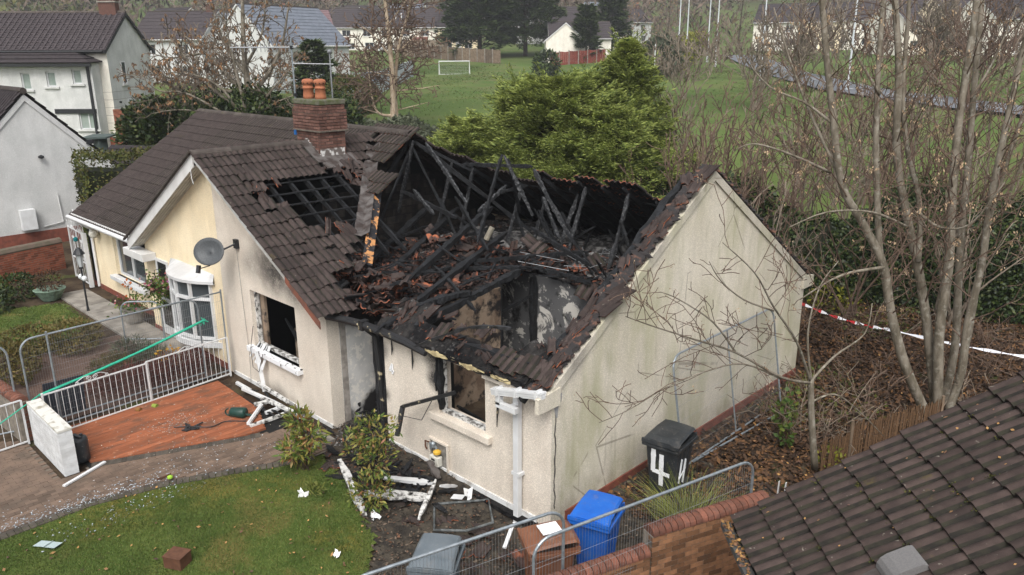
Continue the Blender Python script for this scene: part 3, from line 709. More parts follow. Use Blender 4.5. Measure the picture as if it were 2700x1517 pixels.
# party wall of sooty blocks
k = NT('sooty_block'); m_block_soot = k.done(k.bright(k.mix(k.ramp(k.noise(4, 5), .35, .7), (.016,.015,.015), (.05,.042,.036)), k.orand(), .6, 1.4), .9, .2)
mb = MB(); mb.extr([(-10.0,-.1,-.1),(-10.0,8.7,-.1),(-10.0,8.7,2.3),(-10.0,4.37,5.12),(-10.0,.25,2.35)], (.2,0,0)); pw = mb.build('party_wall', m_black, H)
me_cb = MB().box(-.012,.004,-.215,.215,-.1,.1).mesh('wall_block', m_block_soot)
for r in range(13):
    for c in range(20):
        y = .6+c*.44+(.22 if r % 2 else 0); z = 2.5+r*.215
        if z+.12 < zmain(y-.22)-.22 and z+.12 < zmain(y+.22)-.22 and y > 2.3 and y < 8: inst('wall_block', me_cb, Matrix.Translation((-9.8,y,z)), pw)

# --- windows of the burnt house
mb = MB()
for (a, b, c, d) in ((-8.55,-8.47,.98,2.31),):
    mb.box(a, b, -.34, -.26, c, d)
mb.box(-8.55,-6.68,-.34,-.25,.98,1.05); w1 = mb.build('window_frame', m_pvc_dirty, H)
MB().box(-8.72,-6.55,-.56,-.14,.86,.98).build('window_sill', simple('sooty_white_sill', (.66,.67,.68), (.05,.047,.045), 10, .7, lo=.56, hi=.66), H, bevel=.01)
mb = MB()                                               # melted blind hanging over the sill
for i in range(5): mb.beam((-8.45+i*.11,-.36,1.08),(-8.52+i*.12,-.6,.78-.05*i),.09,.012, twist=random.uniform(-.5,.5))
mb.beam((-8.2,-.585,.95),(-7.95,-.62,.1),.09,.015); mb.build('melted_blind', m_pvc, w1)
MB().tube([(-8.42,-.5,1.5),(-8.4,-.62,1.0),(-8.3,-.66,.6),(-8.05,-.66,.55),(-7.9,-.6,1.0)],.008,5).build('loose_cable', m_iron, w1)
MB().box(-8.47,-8.30,-.24,-.18,1.0,2.28).build('window_reveal', m_plaster2, H)
MB().box(-8.15,-7.55,.35,.9,-.05,1.30).build('chimney_breast', simple('sooty_stone', (.30,.24,.18), (.10,.08,.06), 5, .9, .5, 30), H)
mb = MB(); mb.box(-2.66,-2.60,.06,.14,1.14,2.2); mb.box(-2.66,-1.48,.05,.15,1.14,1.2); w2 = mb.build('window_frame', m_pvc_dirty, H)
mb = MB(); mb.rough_beam((-2.64,.02,1.2),(-2.6,.0,2.2),.10,.09,10,.3); mb.rough_beam((-2.72,-.02,1.55),(-2.66,-.02,2.25),.08,.03,10,.4); mb.build('burnt_frame_edge', m_char, w2)
MB().box(-2.86,-1.32,-.10,.12,1.0,1.13).build('window_sill', m_pink, H, bevel=.01)
# things inside: fallen black timbers in the two window openings
mb = MB()
for i in range(26):
    x = random.uniform(-8.4,-6.6); y = random.uniform(0,2.2); z = random.uniform(.2,1.0); mb.rough_beam((x,y,z),(x+random.uniform(-1,1),y+random.uniform(-.3,.9),z+random.uniform(-.3,.9)),.07,.05,5)
for i in range(24):
    x = random.uniform(-2.9,-.8); y = random.uniform(.4,3); z = random.uniform(.1,.8); mb.rough_beam((x,y,z),(x+random.uniform(-.8,.8),y+random.uniform(-.5,.9),z+random.uniform(-.3,1.0)),.07,.05,5)
o = mb.build('interior_rubble', m_char, H); o['kind'] = 'stuff'
# --- rake fascia and eaves of the front gable
def rake(parent, x0, x1, name, mat, y=-.78, h=.2, t=.03, dz=0):
    a = V(x0, y, zfg(x0)+.03+dz); b = V(x1, y, zfg(x1)+.03+dz)
    return MB().extr([a, b, b+V(0,0,-h), a+V(0,0,-h)], (0,t,0)).build(name, mat, parent)
rake(H, -9.86, -5.3, 'barge_board', simple('grey_white_verge', (.50,.50,.49), (.34,.33,.31), 3, .6), h=.13)
mb = MB(); a = V(-9.86,-.752,zfg(-9.86)-.14); b = V(-5.4,-.752,zfg(-5.4)-.14)
mb.extr([a, b, b+V(0,.33,0), a+V(0,.33,0)], (0,0,.012)); mb.build('soffit', m_soffit, H)
mb = MB(); a = V(-6.3,-.80,zfg(-6.3)+.03); b = V(-5.15,-.80,zfg(-5.15)+.0)
mb.extr([a, b, b+V(0,0,-.15), a+V(0,0,-.15)], (0,.02,0)); mb.build('red_verge_board', simple('red_brown_verge', (.22,.075,.045), (.12,.06,.045), 4, .8), H)
# charred front gutter, fascia, hanging drips
mb = MB(); P = [(-5.5,-.42,2.40),(-5.0,-.28,2.40),(-4.6,-.22,2.40),(-4.0,-.20,2.39),(-3.3,-.20,2.37),(-2.75,-.21,2.30)]
mb.tube(P, [.07,.075,.08,.078,.075,.05], 7); g = mb.build('gutter', m_pvc_burnt, H)
MB().box(-4.62,-4.50,-.30,-.13,2.30,2.49).build('gutter_joint', m_pvc_burnt, g)
mb = MB(); mb.tube([(-4.5,-.2,2.32),(-4.42,-.05,2.15),(-4.36,-.03,1.0),(-4.34,-.03,-.1)], .05, 6); mb.build('downpipe_stub', m_pvc_burnt, H)
for (x, l) in ((-3.95,.3),(-3.35,.42)): MB().tube([(x,-.04,2.2),(x+.02,-.05,2.2-l*.6),(x,-.05,2.2-l)], [.012,.02,.004], 5).build('melted_drip', m_pvc_burnt, H)
MB().tube([(-1.12,-.03,1.95),(-1.16,-.03,1.7),(-1.18,-.03,1.38)], [.008,.02,.006], 5).build('melted_drip', m_pvc_burnt, H)
mb = MB(); mb.rough_beam((-2.95,-.11,2.32),(-.35,-.11,2.34),.05,.10,22,.3); mb.build('fascia_board', m_pvc_burnt, H)
mb = MB()
for (a, b) in ((-2.85,-2.25),(-1.95,-1.35),(-1.2,-.75)): mb.rough_beam((a,-.142,2.33),(b,-.142,2.335),.012,.07,10,.35)
mb.build('exposed_foam', simple('pale_yellow_foam', (.60,.50,.28), (.30,.24,.13), 9, .9, .5, 40), H)
MB().box(-1.45,-.3,-.10,-.002,2.2,2.29).build('soffit', m_pink, H)
# hanging twisted gutter strips
mb = MB(); p = [gy(1093,915,-.6), gy(1182,880,-.5), gy(1237,863,-.4), gy(1300,862,-.35), gy(1348,866,-.3)]
for a, b in zip(p[:-1], p[1:]): mb.rough_beam(a, b, .07, .05, 5, .25)
mb.build('twisted_gutter_strip', m_pvc_burnt, H)
ds = thing('fallen_gutter', 'blackened bent downpipe propped against the front wall by the window', 'gutter', (-3.2,-.55,0))
p0, p1, p2 = gy(1047,1150,-.5)-ds.location, gy(1062,1072,-.3)-ds.location, gy(1198,1036,-.1)-ds.location
mb = MB(); mb.beam(p0, p1, .08, .06); mb.beam(p1, p2, .08, .06); mb.build('pipe', m_pvc_burnt, ds)
MB().tube([p2*.6+p1*.4, p1*.55+p2*.45+V(0,-.1,-.35), p1+V(.1,-.1,-.12)], .008, 4).build('cable', m_iron, ds)
# white gutter corner and downpipe
mb = MB(); gl_, gr_ = V(-1.02,-.26,2.17), V(.06,-.26,2.42)
for (dz, hh, w_) in ((-.05,.035,.09),(-.01,.035,.11),(.03,.03,.13)): mb.beam(gl_+V(0,0,dz), gr_+V(0,0,dz), w_, hh)
g2 = mb.build('white_gutter', m_pvc, H)
for t_ in (.12,.5,.9): MB().obox(gl_.lerp(gr_,t_), V(.022,0,.005), V(0,.072,0), V(0,0,.072)).build('gutter_bracket', m_pvc, g2)
mb = MB(); mb.box(-.93,-.84,-.30,-.21,1.97,2.16); mb.box(-.93,-.50,-.30,-.21,1.92,2.01); mb.box(-.70,-.61,-.21,-.136,1.93,2.0); mb.build('offset_bend', m_pvc, g2)
mb = MB(); mb.box(-.71,-.60,-.135,-.03,-.22,2.14); dp = mb.build('downpipe', m_pvc, H, bevel=.008)
mb = MB(); mb.beam((-.655,-.08,-.2),(-.655,-.26,-.3),.11,.11); mb.build('downpipe_shoe', m_pvc, dp)
MB().box(-.74,-.57,-.14,-.0,.72,.78).build('pipe_clip', m_pvc, dp)
MB().box(-4.2,-.285,-.03,-.001,-.5,.06).build('plinth', m_plinth_wh, H)
MB().box(-9.7,-5.53,-.455,-.431,-.4,.06).build('plinth', m_plinth_wh, H)
# house number
mb = MB(); x, y, z = -4.04,-.012,1.5
y = -.02; mb.beam((x+.05,y,z),(x+.05,y,z+.2),.02,.036,up=(1,0,0)); mb.beam((x-.04,y,z+.06),(x+.09,y,z+.06),.02,.034); mb.beam((x-.04,y,z+.06),(x+.045,y,z+.2),.02,.034)
mb.build('house_number', simple('white_numeral', (.80,.81,.82), None, rough=.4), H)
# meter box
mt = MB(); 
for q in ((-2.97,-2.93,.02,.53),(-2.47,-2.42,.02,.53)): mt.box(q[0],q[1],-.05,-.003,q[2],q[3])
mt.box(-2.97,-2.42,-.05,-.003,.53,.57); mt.box(-2.93,-2.47,-.012,-.002,.02,.53,1)
me_box = mt.build('meter_box', [m_pink, simple('sooty_grey_back', (.25,.24,.22), (.10,.09,.08), 6)], H)
mb = MB(); mb.box(-2.86,-2.62,-.13,-.012,.08,.27); mb.build('gas_meter', simple('cream_meter', (.60,.59,.53), (.48,.46,.40), 8), me_box, bevel=.015)
MB().box(-2.80,-2.70,-.135,-.128,.19,.225).build('meter_display', m_iron, me_box)
MB().lathe((-2.70,-.07,.31),[(.03,0),(.075,.02),(.075,.06),(.03,.09)],10).build('regulator', simple('yellow_regulator', (.55,.33,.04), None, rough=.5), me_box)
mb = MB(); mb.tube([(-2.9,-.05,.34),(-2.9,-.06,.47),(-2.78,-.06,.47),(-2.72,-.06,.40)],.022,6); mb.lathe((-2.8,-.07,.43),[(.05,0),(.05,.07),(.02,.1)],10)
mb.build('meter_pipe', m_galv, me_box); MB().tube([(-3.0,-.06,.30),(-3.03,-.07,.36),(-3.03,-.07,.47),(-2.93,-.06,.47)],.016,6).build('copper_pipe', m_rust, me_box)
MB().tube([(-2.45,-.03,.1),(-2.44,-.04,-.1),(-2.47,-.05,-.3)],.02,6).build('inlet_pipe', m_galv, me_box)
# crack down the gable by the corner
mb = MB(); zz = 2.25; yy = .1; left = []; right = []
while zz > .25:
    wdt = .012+.02*abs(math.sin(zz*3))+(.02 if .9 < zz < 1.2 else 0); left.append(V(.0025,yy-wdt/2,zz)); right.append(V(.0025,yy+wdt/2,zz)); zz -= .07; yy += random.uniform(-.016,.02)
mb.face(left+right[::-1]); mb.build('wall_crack', simple('crack_shadow', (.06,.05,.045), (.10,.09,.08), 20), H)
mb = MB(); mb.face([V(.003,.02,2.2),V(.003,.1,1.9),V(.003,.13,1.88),V(.003,.16,2.1),V(.003,.22,2.14),V(.003,.24,2.28),V(.003,0.02,2.28)]); mb.build('spalled_patch', simple('grey_scratch_coat', (.25,.255,.25), (.33,.33,.32), 9), H)

# --- tiles still on the front gable slope
HOLE = [(-8.78,.12),(-8.95,2.5),(-8.4,2.7),(-7.75,2.1),(-7.1,1.5),(-6.9,1.05),(-7.1,.62),(-7.75,.3),(-8.3,.0)]
def m_fg(p, c, r):
    if p.y > valley_y(p.x)-.12: return False
    if inpoly(p.x, p.y, HOLE): return False
    if -10.5 < p.x < -9.0 and 2.0 < p.y < 2.85: return False
    d = min(math.hypot(p.x-a[0], p.y-a[1]) for a in HOLE)
    if p.x > -6.1 and p.y > -.05: return False
    if d < .4: return False if random.random() < .2 else 10
    if p.x > -7.3 and p.y > -.35: return 9
    return 1.6 if p.x > -8 else True
uf = V(-1,0,SF).normalized()
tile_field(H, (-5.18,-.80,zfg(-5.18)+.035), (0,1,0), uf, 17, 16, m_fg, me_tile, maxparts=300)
# patches on the main slope right of the valley, verge strip, low right corner
um = V(0,1,SM).normalized()
def m_ms(p, c, r):
    if p.x < -8 and p.y < valley_y(p.x)+.0: 
        pass
    if p.y > 3.45 and -10.3 < p.x < -8.65: return p.y > valley_y(p.x)+.02 or p.x < -9.9
    if 2.55 < p.y < 3.2 and valley_y(p.x)-.1 < p.y and -9.0 < p.x < -7.75 and p.y > 2.4+(p.x+8.3)*.25: return 3
    if -.12 < p.y < .3 and p.x > -1.35: return 8 if random.random() < .75 else False
    if -.15 < p.y < .2 and -4.3 < p.x < -2.6: return 14 if random.random() < .35 else False
    return False
tile_field(H, (-10.6,-.40,zmain(-.40)+.035), (1,0,0), um, 35, 17, m_ms, me_tile_b, maxparts=300)
# charred verge: broken tiles, mortar and burnt rafter along the gable
mb = MB(); 
for s_, y0, y1 in ((1,-.3,4.3),(-1,9.0,4.45)):
    mb.rough_beam((-.36,y0,zmain(y0)-.10),(-.36,y1,zmain(y1)-.10),.14,.16,30,.35)
mb.build('verge_rafter', m_char, H)
mv = simple('scorched_mortar', (.028,.025,.025), (.15,.075,.05), 7, .95, .8, 30, lo=.5, hi=.72)
mb = MB()
for i in range(46):
    t = i/46; y = -.25+t*4.6; mb.rough_beam((-.14+random.uniform(-.02,.02),y,zmain(y)+.02),(-.14,y+.13,zmain(y+.13)+.035),.37+random.uniform(-.04,.04),.06,3,.3)
for i in range(44):
    t = i/44; y = 8.98-t*4.5; mb.rough_beam((-.14,y,zmain(y)+.02),(-.14,y-.13,zmain(y-.13)+.035),.37+random.uniform(-.04,.04),.06,3,.3)
o = mb.build('verge_mortar', mv, H); o['kind'] = 'stuff'
for i in range(30):
    y = random.uniform(-.2,4.2); x = random.uniform(-.34,-.02); q = Matrix.Translation((x,y,zmain(y)+.09)) @ Matrix.Rotation(math.atan(SM),4,'X') @ Matrix.Rotation(random.uniform(-.7,.7),4,'Z') @ Matrix.Rotation(random.uniform(-.25,.25),4,'Y')
    inst('verge_tile', random.choice(SHARDS), q @ Matrix.Scale(1.0,4), H)
m_char_grey = simple('ashy_char', (.02,.021,.023), (.10,.102,.105), 16, .8, .8, 40, lo=.45, hi=.75)
# back slope: tiles below the burnt edge, seen edge on
ub = V(0,-1,SM).normalized()
def edge_y(x): 
    if x < -8.5: return 4.4
    return float(np.interp(x, [-8.5,-8.2,-6.6,-4.6,-3.2,-2.2,-.4], [4.5,5.2,6.25,5.75,5.6,6.0,6.1]))+.18*math.sin(x*5)
def m_bk(p, c, r): return (3 if abs(p.y-edge_y(p.x)) < .6 else True) if (p.y > edge_y(p.x) and -9.9 < p.x < -.4) else False
tile_field(H, (-.4,9.1,zmain(9.1)+.035), (-1,0,0), ub, 32, 16, m_bk, me_tile_k, maxparts=110)
MB().obox((-5.1,8.05,zmain(8.05)-.03), V(4.6,0,0), ub*1.15, V(0,SM,1).normalized()*.008).build('roof_felt', m_black, H)
# rafters still standing at the back, felt-less battens
for i, x in enumerate(np.arange(-8.3,-.5,.6)):
    y1 = edge_y(x)-random.uniform(-.1,.25)
    MB().rough_beam((x,8.75,zmain(8.75)-.1),(x+random.uniform(-.03,.03),y1,zmain(y1)-.1),.055,.11,12,.22).build('rafter', m_char, H)
    if i % 3 != 2: MB().rough_beam((x+.12,y1+.15,zmain(y1+.15)-.14),(x-.25+random.uniform(-.1,.1),y1-.15+random.uniform(-.1,.2),2.5),.05,.085,14,.25).build('rafter_strut', m_char_grey, H)
for j in range(5):
    y = 6.3+j*.5; MB().rough_beam((-8.6,y,zmain(y)-.03),(-.5,y,zmain(y)-.03),.04,.025,30,.2).build('batten', m_char, H)
# rafters and battens showing in the hole of the front gable
for i, y in enumerate((.42,.89,1.36,1.83,2.3)):
    x1 = -9.6; x0 = max(-6.4, -9.88+(5.33-SM*(4.37-y)-5.19)/(-SF) if False else -6.3-.45*max(0,y-.5))
    MB().rough_beam((x0,y,zfg(x0)-.10),(x1,y,zfg(x1)-.10),.05,.11,14,.15).build('rafter', m_char, H)
for j, x in enumerate((-8.75,-8.42,-8.08,-7.75,-7.4,-7.05)):
    MB().rough_beam((x,.1,zfg(x)-.015),(x,min(2.55,valley_y(x)-.1),zfg(x)-.02),.045,.03,16,.15).build('batten', m_char, H)
# valley board with unburnt patches, lead valley, hip of burnt rafters at the ridge end
a = V(-8.18,2.95,4.36); b = V(-6.15,1.05,3.02); MB().beam(a, b, .22, .05, up=(.85,-.45,.25)).build('valley_board', m_scorch, H)
mb = MB(); n_ = 26; prev = None
for i in range(n_+1):
    t = i/n_; x = -9.55+t*2.75; y = valley_y(x); z = zfg(x)+.03; d = V(1,(valley_y(x+.1)-y)/.1,0).normalized(); s = V(d.y,-d.x,0)
    l = V(x,y,z)+s*-.18+V(0,0,.07+random.uniform(0,.09)); m_ = V(x,y,z+random.uniform(-.02,.05)); r_ = V(x,y,z)+s*.16+V(0,0,.05+random.uniform(-.02,.1))
    if prev: mb.face([prev[0],l,m_,prev[1]]); mb.face([prev[1],m_,r_,prev[2]])
    prev = (l, m_, r_)
mb.build('lead_valley', m_lead, H)
ra = V(-8.62,4.37,5.22)
for q, wd2 in (((-8.35,2.7,2.6),.05),((-9.0,2.2,2.7),.08),((-6.9,4.5,2.6),.05),((-7.6,5.6,4.35),.07),((-6.2,6.2,2.9),.09),((-9.3,3.0,2.9),.09)):
    MB().rough_beam(ra+V(random.uniform(-.15,.1),random.uniform(-.1,.1),-.05), q, wd2*.8, wd2, 16, .2).build('hip_rafter', m_char, H)
ridge_line(H, (-11.9,4.37,5.36), (-8.62,4.37,5.36), me_ridge)
ridge_line(H, (-9.88,-.82,5.22), (-9.88,1.95,5.22), me_ridge)
# attic floor of ash, a heap of broken tiles
def attic(X, Y): 
    Z = 2.42+.10*np.sin(X*2.1+Y)+.12*np.cos(Y*1.7-X*.8)
    return Z+.35*np.exp(-((X+6)**2+(Y-3.2)**2)/3)+.15*np.exp(-((X+3)**2+(Y-5.2)**2)/4)+rng.normal(0,.035,X.shape)
RH = [(-4.2,.45),(-4.3,1.9),(-4.4,3.1),(-4.3,4.4),(-2.7,4.4),(-1.4,4.3),(-.4,3.9),(-.4,.45)]
grid('attic_floor', np.arange(-9.75,-.3,.14), np.arange(.3,8.45,.14), attic, m_ash, lambda x, y: not inpoly(x, y, RH) and not (x < -5.6 and y < 1.2+(x+9.8)*.0), kind=None, smooth=False).parent = H
def az(x, y): return 2.45+.10*math.sin(x*2.1+y)+.12*math.cos(y*1.7-x*.8)+.35*math.exp(-((x+6)**2+(y-3.2)**2)/3)+.15*math.exp(-((x+3)**2+(y-5.2)**2)/4)
VS = []; FS = []; MI = []
def heap_point():
    while True:
        x = random.uniform(-8.6,-.4); y = random.choice((random.gauss(2.2,1.4), random.gauss(4.4,1.1), random.gauss(1.2,.6)))
        if .1 < y < 8 and not (inpoly(x, y, RH)) and not (x < -5.6 and y < .55-.3*(x+5.6)): return x, y
for i in range(3200):                                    # small broken pieces, nobody could count them
    x, y = heap_point(); me = random.choice(SHARDS); s = random.uniform(.18,.6)
    q = Matrix.Translation((x,y,az(x,y)+random.uniform(0,.12))) @ Matrix.Rotation(random.uniform(0,6.3),4,'Z') @ Matrix.Rotation(random.gauss(0,.6),4,'X') @ Matrix.Rotation(random.gauss(0,.5)+(pi if random.random() < .4 else 0),4,'Y') @ Matrix.Scale(s,4)
    b = len(VS); A = q
    VS += [tuple(A @ v.co) for v in me.vertices]; FS += [tuple(b+j for j in p.vertices) for p in me.polygons]; MI += [p.material_index for p in me.polygons]
me = bpy.data.meshes.new('tile_rubble'); me.from_pydata(VS, [], FS); 
for mm in (simple('sooty_tile_face', (.026,.020,.018), (.065,.038,.03), 7, .9), simple('sooty_tile_core', (.20,.068,.038), (.03,.02,.018), 3.5, .95, lo=.36, hi=.52)): me.materials.append(mm)
me.polygons.foreach_set('material_index', MI); o = bpy.data.objects.new('tile_rubble', me); COL.objects.link(o); tag(o, 'heap of broken red and brown roof tiles inside the burnt house', 'rubble', kind='stuff')
for i in range(110):                                     # whole loose tiles
    x, y = heap_point()
    if i < 45: x = random.uniform(-6.6,-4.2); y = random.uniform(-.15,.9)
    z = az(x, max(y,.3))+random.uniform(.05,.16) if i >= 45 else 2.5+.55*max(0,y)+random.uniform(0,.1)
    q = Matrix.Translation((x,y,z)) @ Matrix.Rotation(random.uniform(0,6.3),4,'Z') @ Matrix.Rotation(random.gauss(.2,.35),4,'X') @ Matrix.Rotation(random.gauss(0,.35)+(pi if random.random() < .3 else 0),4,'Y')
    o = inst('loose_roof_tile', random.choice([me_tile_k, SHARDS[2], SHARDS[5], SHARDS[7], me_tile_b, me_tile_k]), q)
    tag(o, 'loose dark roof tile lying in the collapsed roof', 'roof tile', 'loose roof tiles in the collapsed roof')
# fallen charred timbers lying across the open roof
BE = [((1126,548),(950,715),3.35,2.6,.16,.07),((1207,548),(985,757),3.3,2.62,.13,.09),((1297,548),(1014,790),3.55,2.62,.12,.12),((1334,614),(1019,857),3.1,2.55,.12,.10),((1372,713),(1095,862),2.85,2.58,.12,.12),
 ((1223,690),(1552,666),2.85,2.85,.09,.10),((1229,708),(1433,706),2.78,2.75,.07,.07),((1088,815),(1240,771),2.75,2.8,.14,.10),((1020,640),(1150,592),2.9,3.0,.07,.06),((1130,640),(1290,600),2.9,2.95,.06,.06),
 ((1050,730),(1190,705),2.8,2.8,.1,.08),((1140,700),(1260,820),2.85,2.6,.06,.06),((960,730),(1060,762),2.75,2.7,.05,.05),((1190,560),(1290,640),3.2,2.8,.05,.06),((1300,660),(1420,690),2.8,2.8,.06,.05),((1420,712),(1560,748),2.7,2.6,.08,.08),((946,790),(1200,845),2.62,2.55,.04,.05),((1150,660),(1330,640),2.85,2.9,.05,.05)]
for (a, b, za, zb, wd2, h2) in BE:
    MB().rough_beam(gz(*a,za), gz(*b,zb), wd2, h2, 30, .26, bend=random.uniform(-.06,.06)).build('fallen_timber', m_char)
SB = [((1324,408),(1258,640),4.5,3.4),((1329,410),(1405,570),4.5,5.0),((1221,433),(1402,440),5.2,5.2),((1407,446),(1508,636),5.0,5.2),((1340,420),(1372,560),4.6,5.4),((1335,490),(1262,560),5.4,4.4),((1310,510),(1390,490),5.2,5.0),((1360,560),(1385,640),5.4,5.3),((1430,520),(1475,630),5.6,5.2),((1089,372),(1050,560),4.3,4.2),((1122,377),(1232,535),4.6,4.6),((1063,505),(1205,575),4.0,3.6),((1090,500),(1146,565),3.9,3.7),((1200,520),(1290,660),4.8,3.6),((1480,560),(1520,640),6.2,5.6),((1400,600),(1560,700),4.9,4.2),((1635,580),(1655,650),5.5,5.3)]
for (a, b, ya, yb) in SB:
    MB().rough_beam(gy(*a,ya), gy(*b,yb), .058, .08, 30, .28).build('fallen_timber', m_char if random.random() < .6 else m_char_grey)
TL = ['broad charred rafter leaning from the party wall to the foot of the valley','long charred rafter beside the broad one left of the middle','thick charred rafter crossing the middle of the rubble','long charred rafter reaching down to the front gutter','thick charred rafter above the plastered room','scaly charred purlin lying level in front of the rear rafters','thin level charred batten above the dark doorway','flaking charred beam over the beige plaster','short charred batten near the party wall','short charred batten right of the broad rafter','short thick charred stump left of the middle','charred batten falling towards the plastered room','thin charred batten by the foot of the valley','short charred post near the middle of the heap','short charred batten above the doorway','charred beam by the sooted white plaster','thin charred lath along the front eave','charred lath lying level in the middle of the heap',
'tall charred rafter standing highest against the conifer','charred rafter leaning right from the highest tip','charred ridge board stretched level against the green','charred rafter at the right end of the ridge board','thin charred rafter behind the highest one','charred rafter leaning left below the ridge board','short level charred bar under the ridge board','short upright charred post right of the highest rafter','upright charred rafter before the rear wall','thin charred lath hanging from the ridge end','long thin charred lath slanting right from the ridge end','charred lath crossing before the party wall','short crossed charred lath before the party wall','charred rafter falling from the rear edge to the heap','short charred post at the rear right','charred rafter lying towards the gable','bluish charred stub beside the gable slope']
for o, lb_ in zip([o for o in COL.objects if o.name.split('.')[0] == 'fallen_timber'], TL): tag(o, lb_, 'timber', 'fallen charred roof timbers')
X_, Y_ = np.meshgrid(np.arange(-8.5,-.5,.13), np.arange(4.9,8.35,.13)); Z_ = 2.52+.16*np.abs(np.sin(X_*2.3+Y_*.8)*np.cos(Y_*2.6-X_*.7))+rng.normal(0,.035,X_.shape); n0, n1 = X_.shape
me = bpy.data.meshes.new('burnt_insulation'); me.from_pydata(np.stack([X_+rng.normal(0,.03,X_.shape),Y_+rng.normal(0,.03,X_.shape),Z_],-1).reshape(-1,3).tolist(), [], [(j*n1+i,j*n1+i+1,(j+1)*n1+i+1,(j+1)*n1+i) for j in range(n0-1) for i in range(n1-1)]); me.materials.append(simple('sooty_insulation', (.022,.021,.021), (.16,.155,.15), 5, .95, 1, 30, lo=.42, hi=.66)); o = bpy.data.objects.new('burnt_insulation', me); COL.objects.link(o); o.parent = H; o['kind'] = 'stuff'
mb = MB()
for i in range(13):
    a = gz(random.uniform(1430,1600), random.uniform(670,705), 2.75); mb.tube([a, a+V(random.uniform(-.6,.6),random.uniform(-.5,.5),random.uniform(-.05,.15)), a+V(random.uniform(-1,1),random.uniform(-.9,.9),random.uniform(-.1,.15))], .008, 4)
mc_ = MB()
for i in range(170):                                     # laths, splinters and strips of burnt felt in the heap
    x, y = heap_point(); z = az(x,y)+random.uniform(.02,.25); l = random.uniform(.2,.9); an = random.uniform(0,6.3); mc_.rough_beam((x,y,z),(x+l*math.cos(an),y+l*math.sin(an),z+random.gauss(0,.12)*l+.02),random.uniform(.02,.06),random.uniform(.015,.04),6,.3)
for i in range(60):
    x = random.uniform(-8.4,-1.0); y = random.uniform(2.4,7.4)
    if inpoly(x, y, RH): continue
    z = az(x,y); l = random.uniform(.6,1.6); an = random.uniform(0,6.3); el = random.uniform(.1,.9); mc_.rough_beam((x,y,z),(x+l*math.cos(an)*math.cos(el),y+l*math.sin(an)*math.cos(el),z+l*math.sin(el)),random.uniform(.03,.05),random.uniform(.025,.05),12,.3,bend=random.uniform(-.08,.08))
tag(mc_.build('charred_laths', m_char), 'small charred laths and splinters in the tile heap', 'debris', kind='stuff')
tag(mb.build('loose_wire', m_wire), 'tangle of thin pale wires on the rubble near the gable', 'wire', kind='stuff')
mb = MB(); a = gz(1282,632,2.95); b = gz(1298,600,3.25); mb.tube([a, b], .07, 8); tag(mb.build('pale_pipe', simple('pale_clay', (.30,.27,.21), (.22,.20,.16), 6)), 'short pale pipe sticking out of the black rubble', 'pipe')
for i in range(26):                                      # slipped and broken pieces round the hole
    a_ = random.randrange(len(HOLE)); b_ = (a_+1) % len(HOLE); t_ = random.random(); x = HOLE[a_][0]*(1-t_)+HOLE[b_][0]*t_+random.gauss(0,.1); y = HOLE[a_][1]*(1-t_)+HOLE[b_][1]*t_+random.gauss(0,.1)
    q = frame((x,y,zfg(x)+.06), (0,1,0), uf, V(SF,0,1).normalized()) @ Matrix.Rotation(random.gauss(0,.5),4,'Z') @ Matrix.Rotation(random.gauss(0,.3),4,'X') @ Matrix.Rotation(random.gauss(0,.25),4,'Y'); inst('slipped_tile_piece', random.choice(SHARDS), q, H)
# charred strip of roof still lying along the front eave
mb = MB(); xs_ = np.linspace(-4.3,-.42,34)
rows_ = [(-.15,.0),(.0,.03),(.13,.03),(.28,.0),(.36,-.08)]; G_ = []
for x in xs_:
    e_ = 1.7 if x < -3.4 or x > -1.0 else .8
    G_.append([V(x+random.uniform(-.03,.03), (y*e_ if y > 0 else y)+random.uniform(-.05,.05)*(y > .3), zmain(y*e_ if y > 0 else y)-.02+dz+random.uniform(-.035,.045)) for (y, dz) in rows_])
for a_, b_ in zip(G_[:-1], G_[1:]):
    for j in range(4): mb.face([a_[j],b_[j],b_[j+1],a_[j+1]]); mb.face([p_-V(0,0,.05) for p_ in (a_[j+1],b_[j+1],b_[j],a_[j])])
mb.build('charred_eave', m_ash, H)
for i in range(26):
    x = random.uniform(-4.2,-.5); y = random.uniform(-.1,.45); q = Matrix.Translation((x,y,zmain(y)+.05)) @ Matrix.Rotation(math.atan(SM),4,'X') @ Matrix.Rotation(random.gauss(0,.6),4,'Z') @ Matrix.Rotation(random.gauss(0,.25),4,'Y') @ Matrix.Scale(random.uniform(.5,.95),4); inst('eave_tile_piece', random.choice(SHARDS), q, H)
# wall plate at the front eave
MB().rough_beam((-3.2,.16,2.50),(-.45,.16,2.62),.14,.10,26,.15).build('wall_plate', m_char, H)

# --- chimney, brick by brick
CH = MB().box(-10.36,-9.32,2.17,2.83,4.6,6.16).build('chimney', m_mortar_dark, H)
me_bk = MB().box(-.103,.103,-.05,.05,-.030,.030).mesh('brick', m_brick_ch)
def brick_ring(x0, x1, y0, y1, z, off):
    for (a, b, fixed, ax) in ((x0,x1,y0,'x'),(x0,x1,y1,'x'),(y0,y1,x0,'y'),(y0,y1,x1,'y')):
        L = b-a; n = max(1, round(L/.22)); st = L/n
        for i in range(n+(1 if off else 0)):
            lo = a+i*st-(st/2 if off else 0); hi = lo+st; lo = max(lo, a); hi = min(hi, b)
            if hi-lo < .05: continue
            c = (lo+hi)/2; sx = (hi-lo-.012)/.206
            if ax == 'x': m4 = Matrix.Translation((c,fixed+(.035 if fixed == y0 else -.035),z)) @ Matrix.Diagonal((sx,.9,1,1))
            else: m4 = Matrix.Translation((fixed+(.035 if fixed == x0 else -.035),c,z)) @ Matrix.Rotation(pi/2,4,'Z') @ Matrix.Diagonal((sx,.9,1,1))
            inst('brick', me_bk, m4, CH)
row = 0; z = 4.86
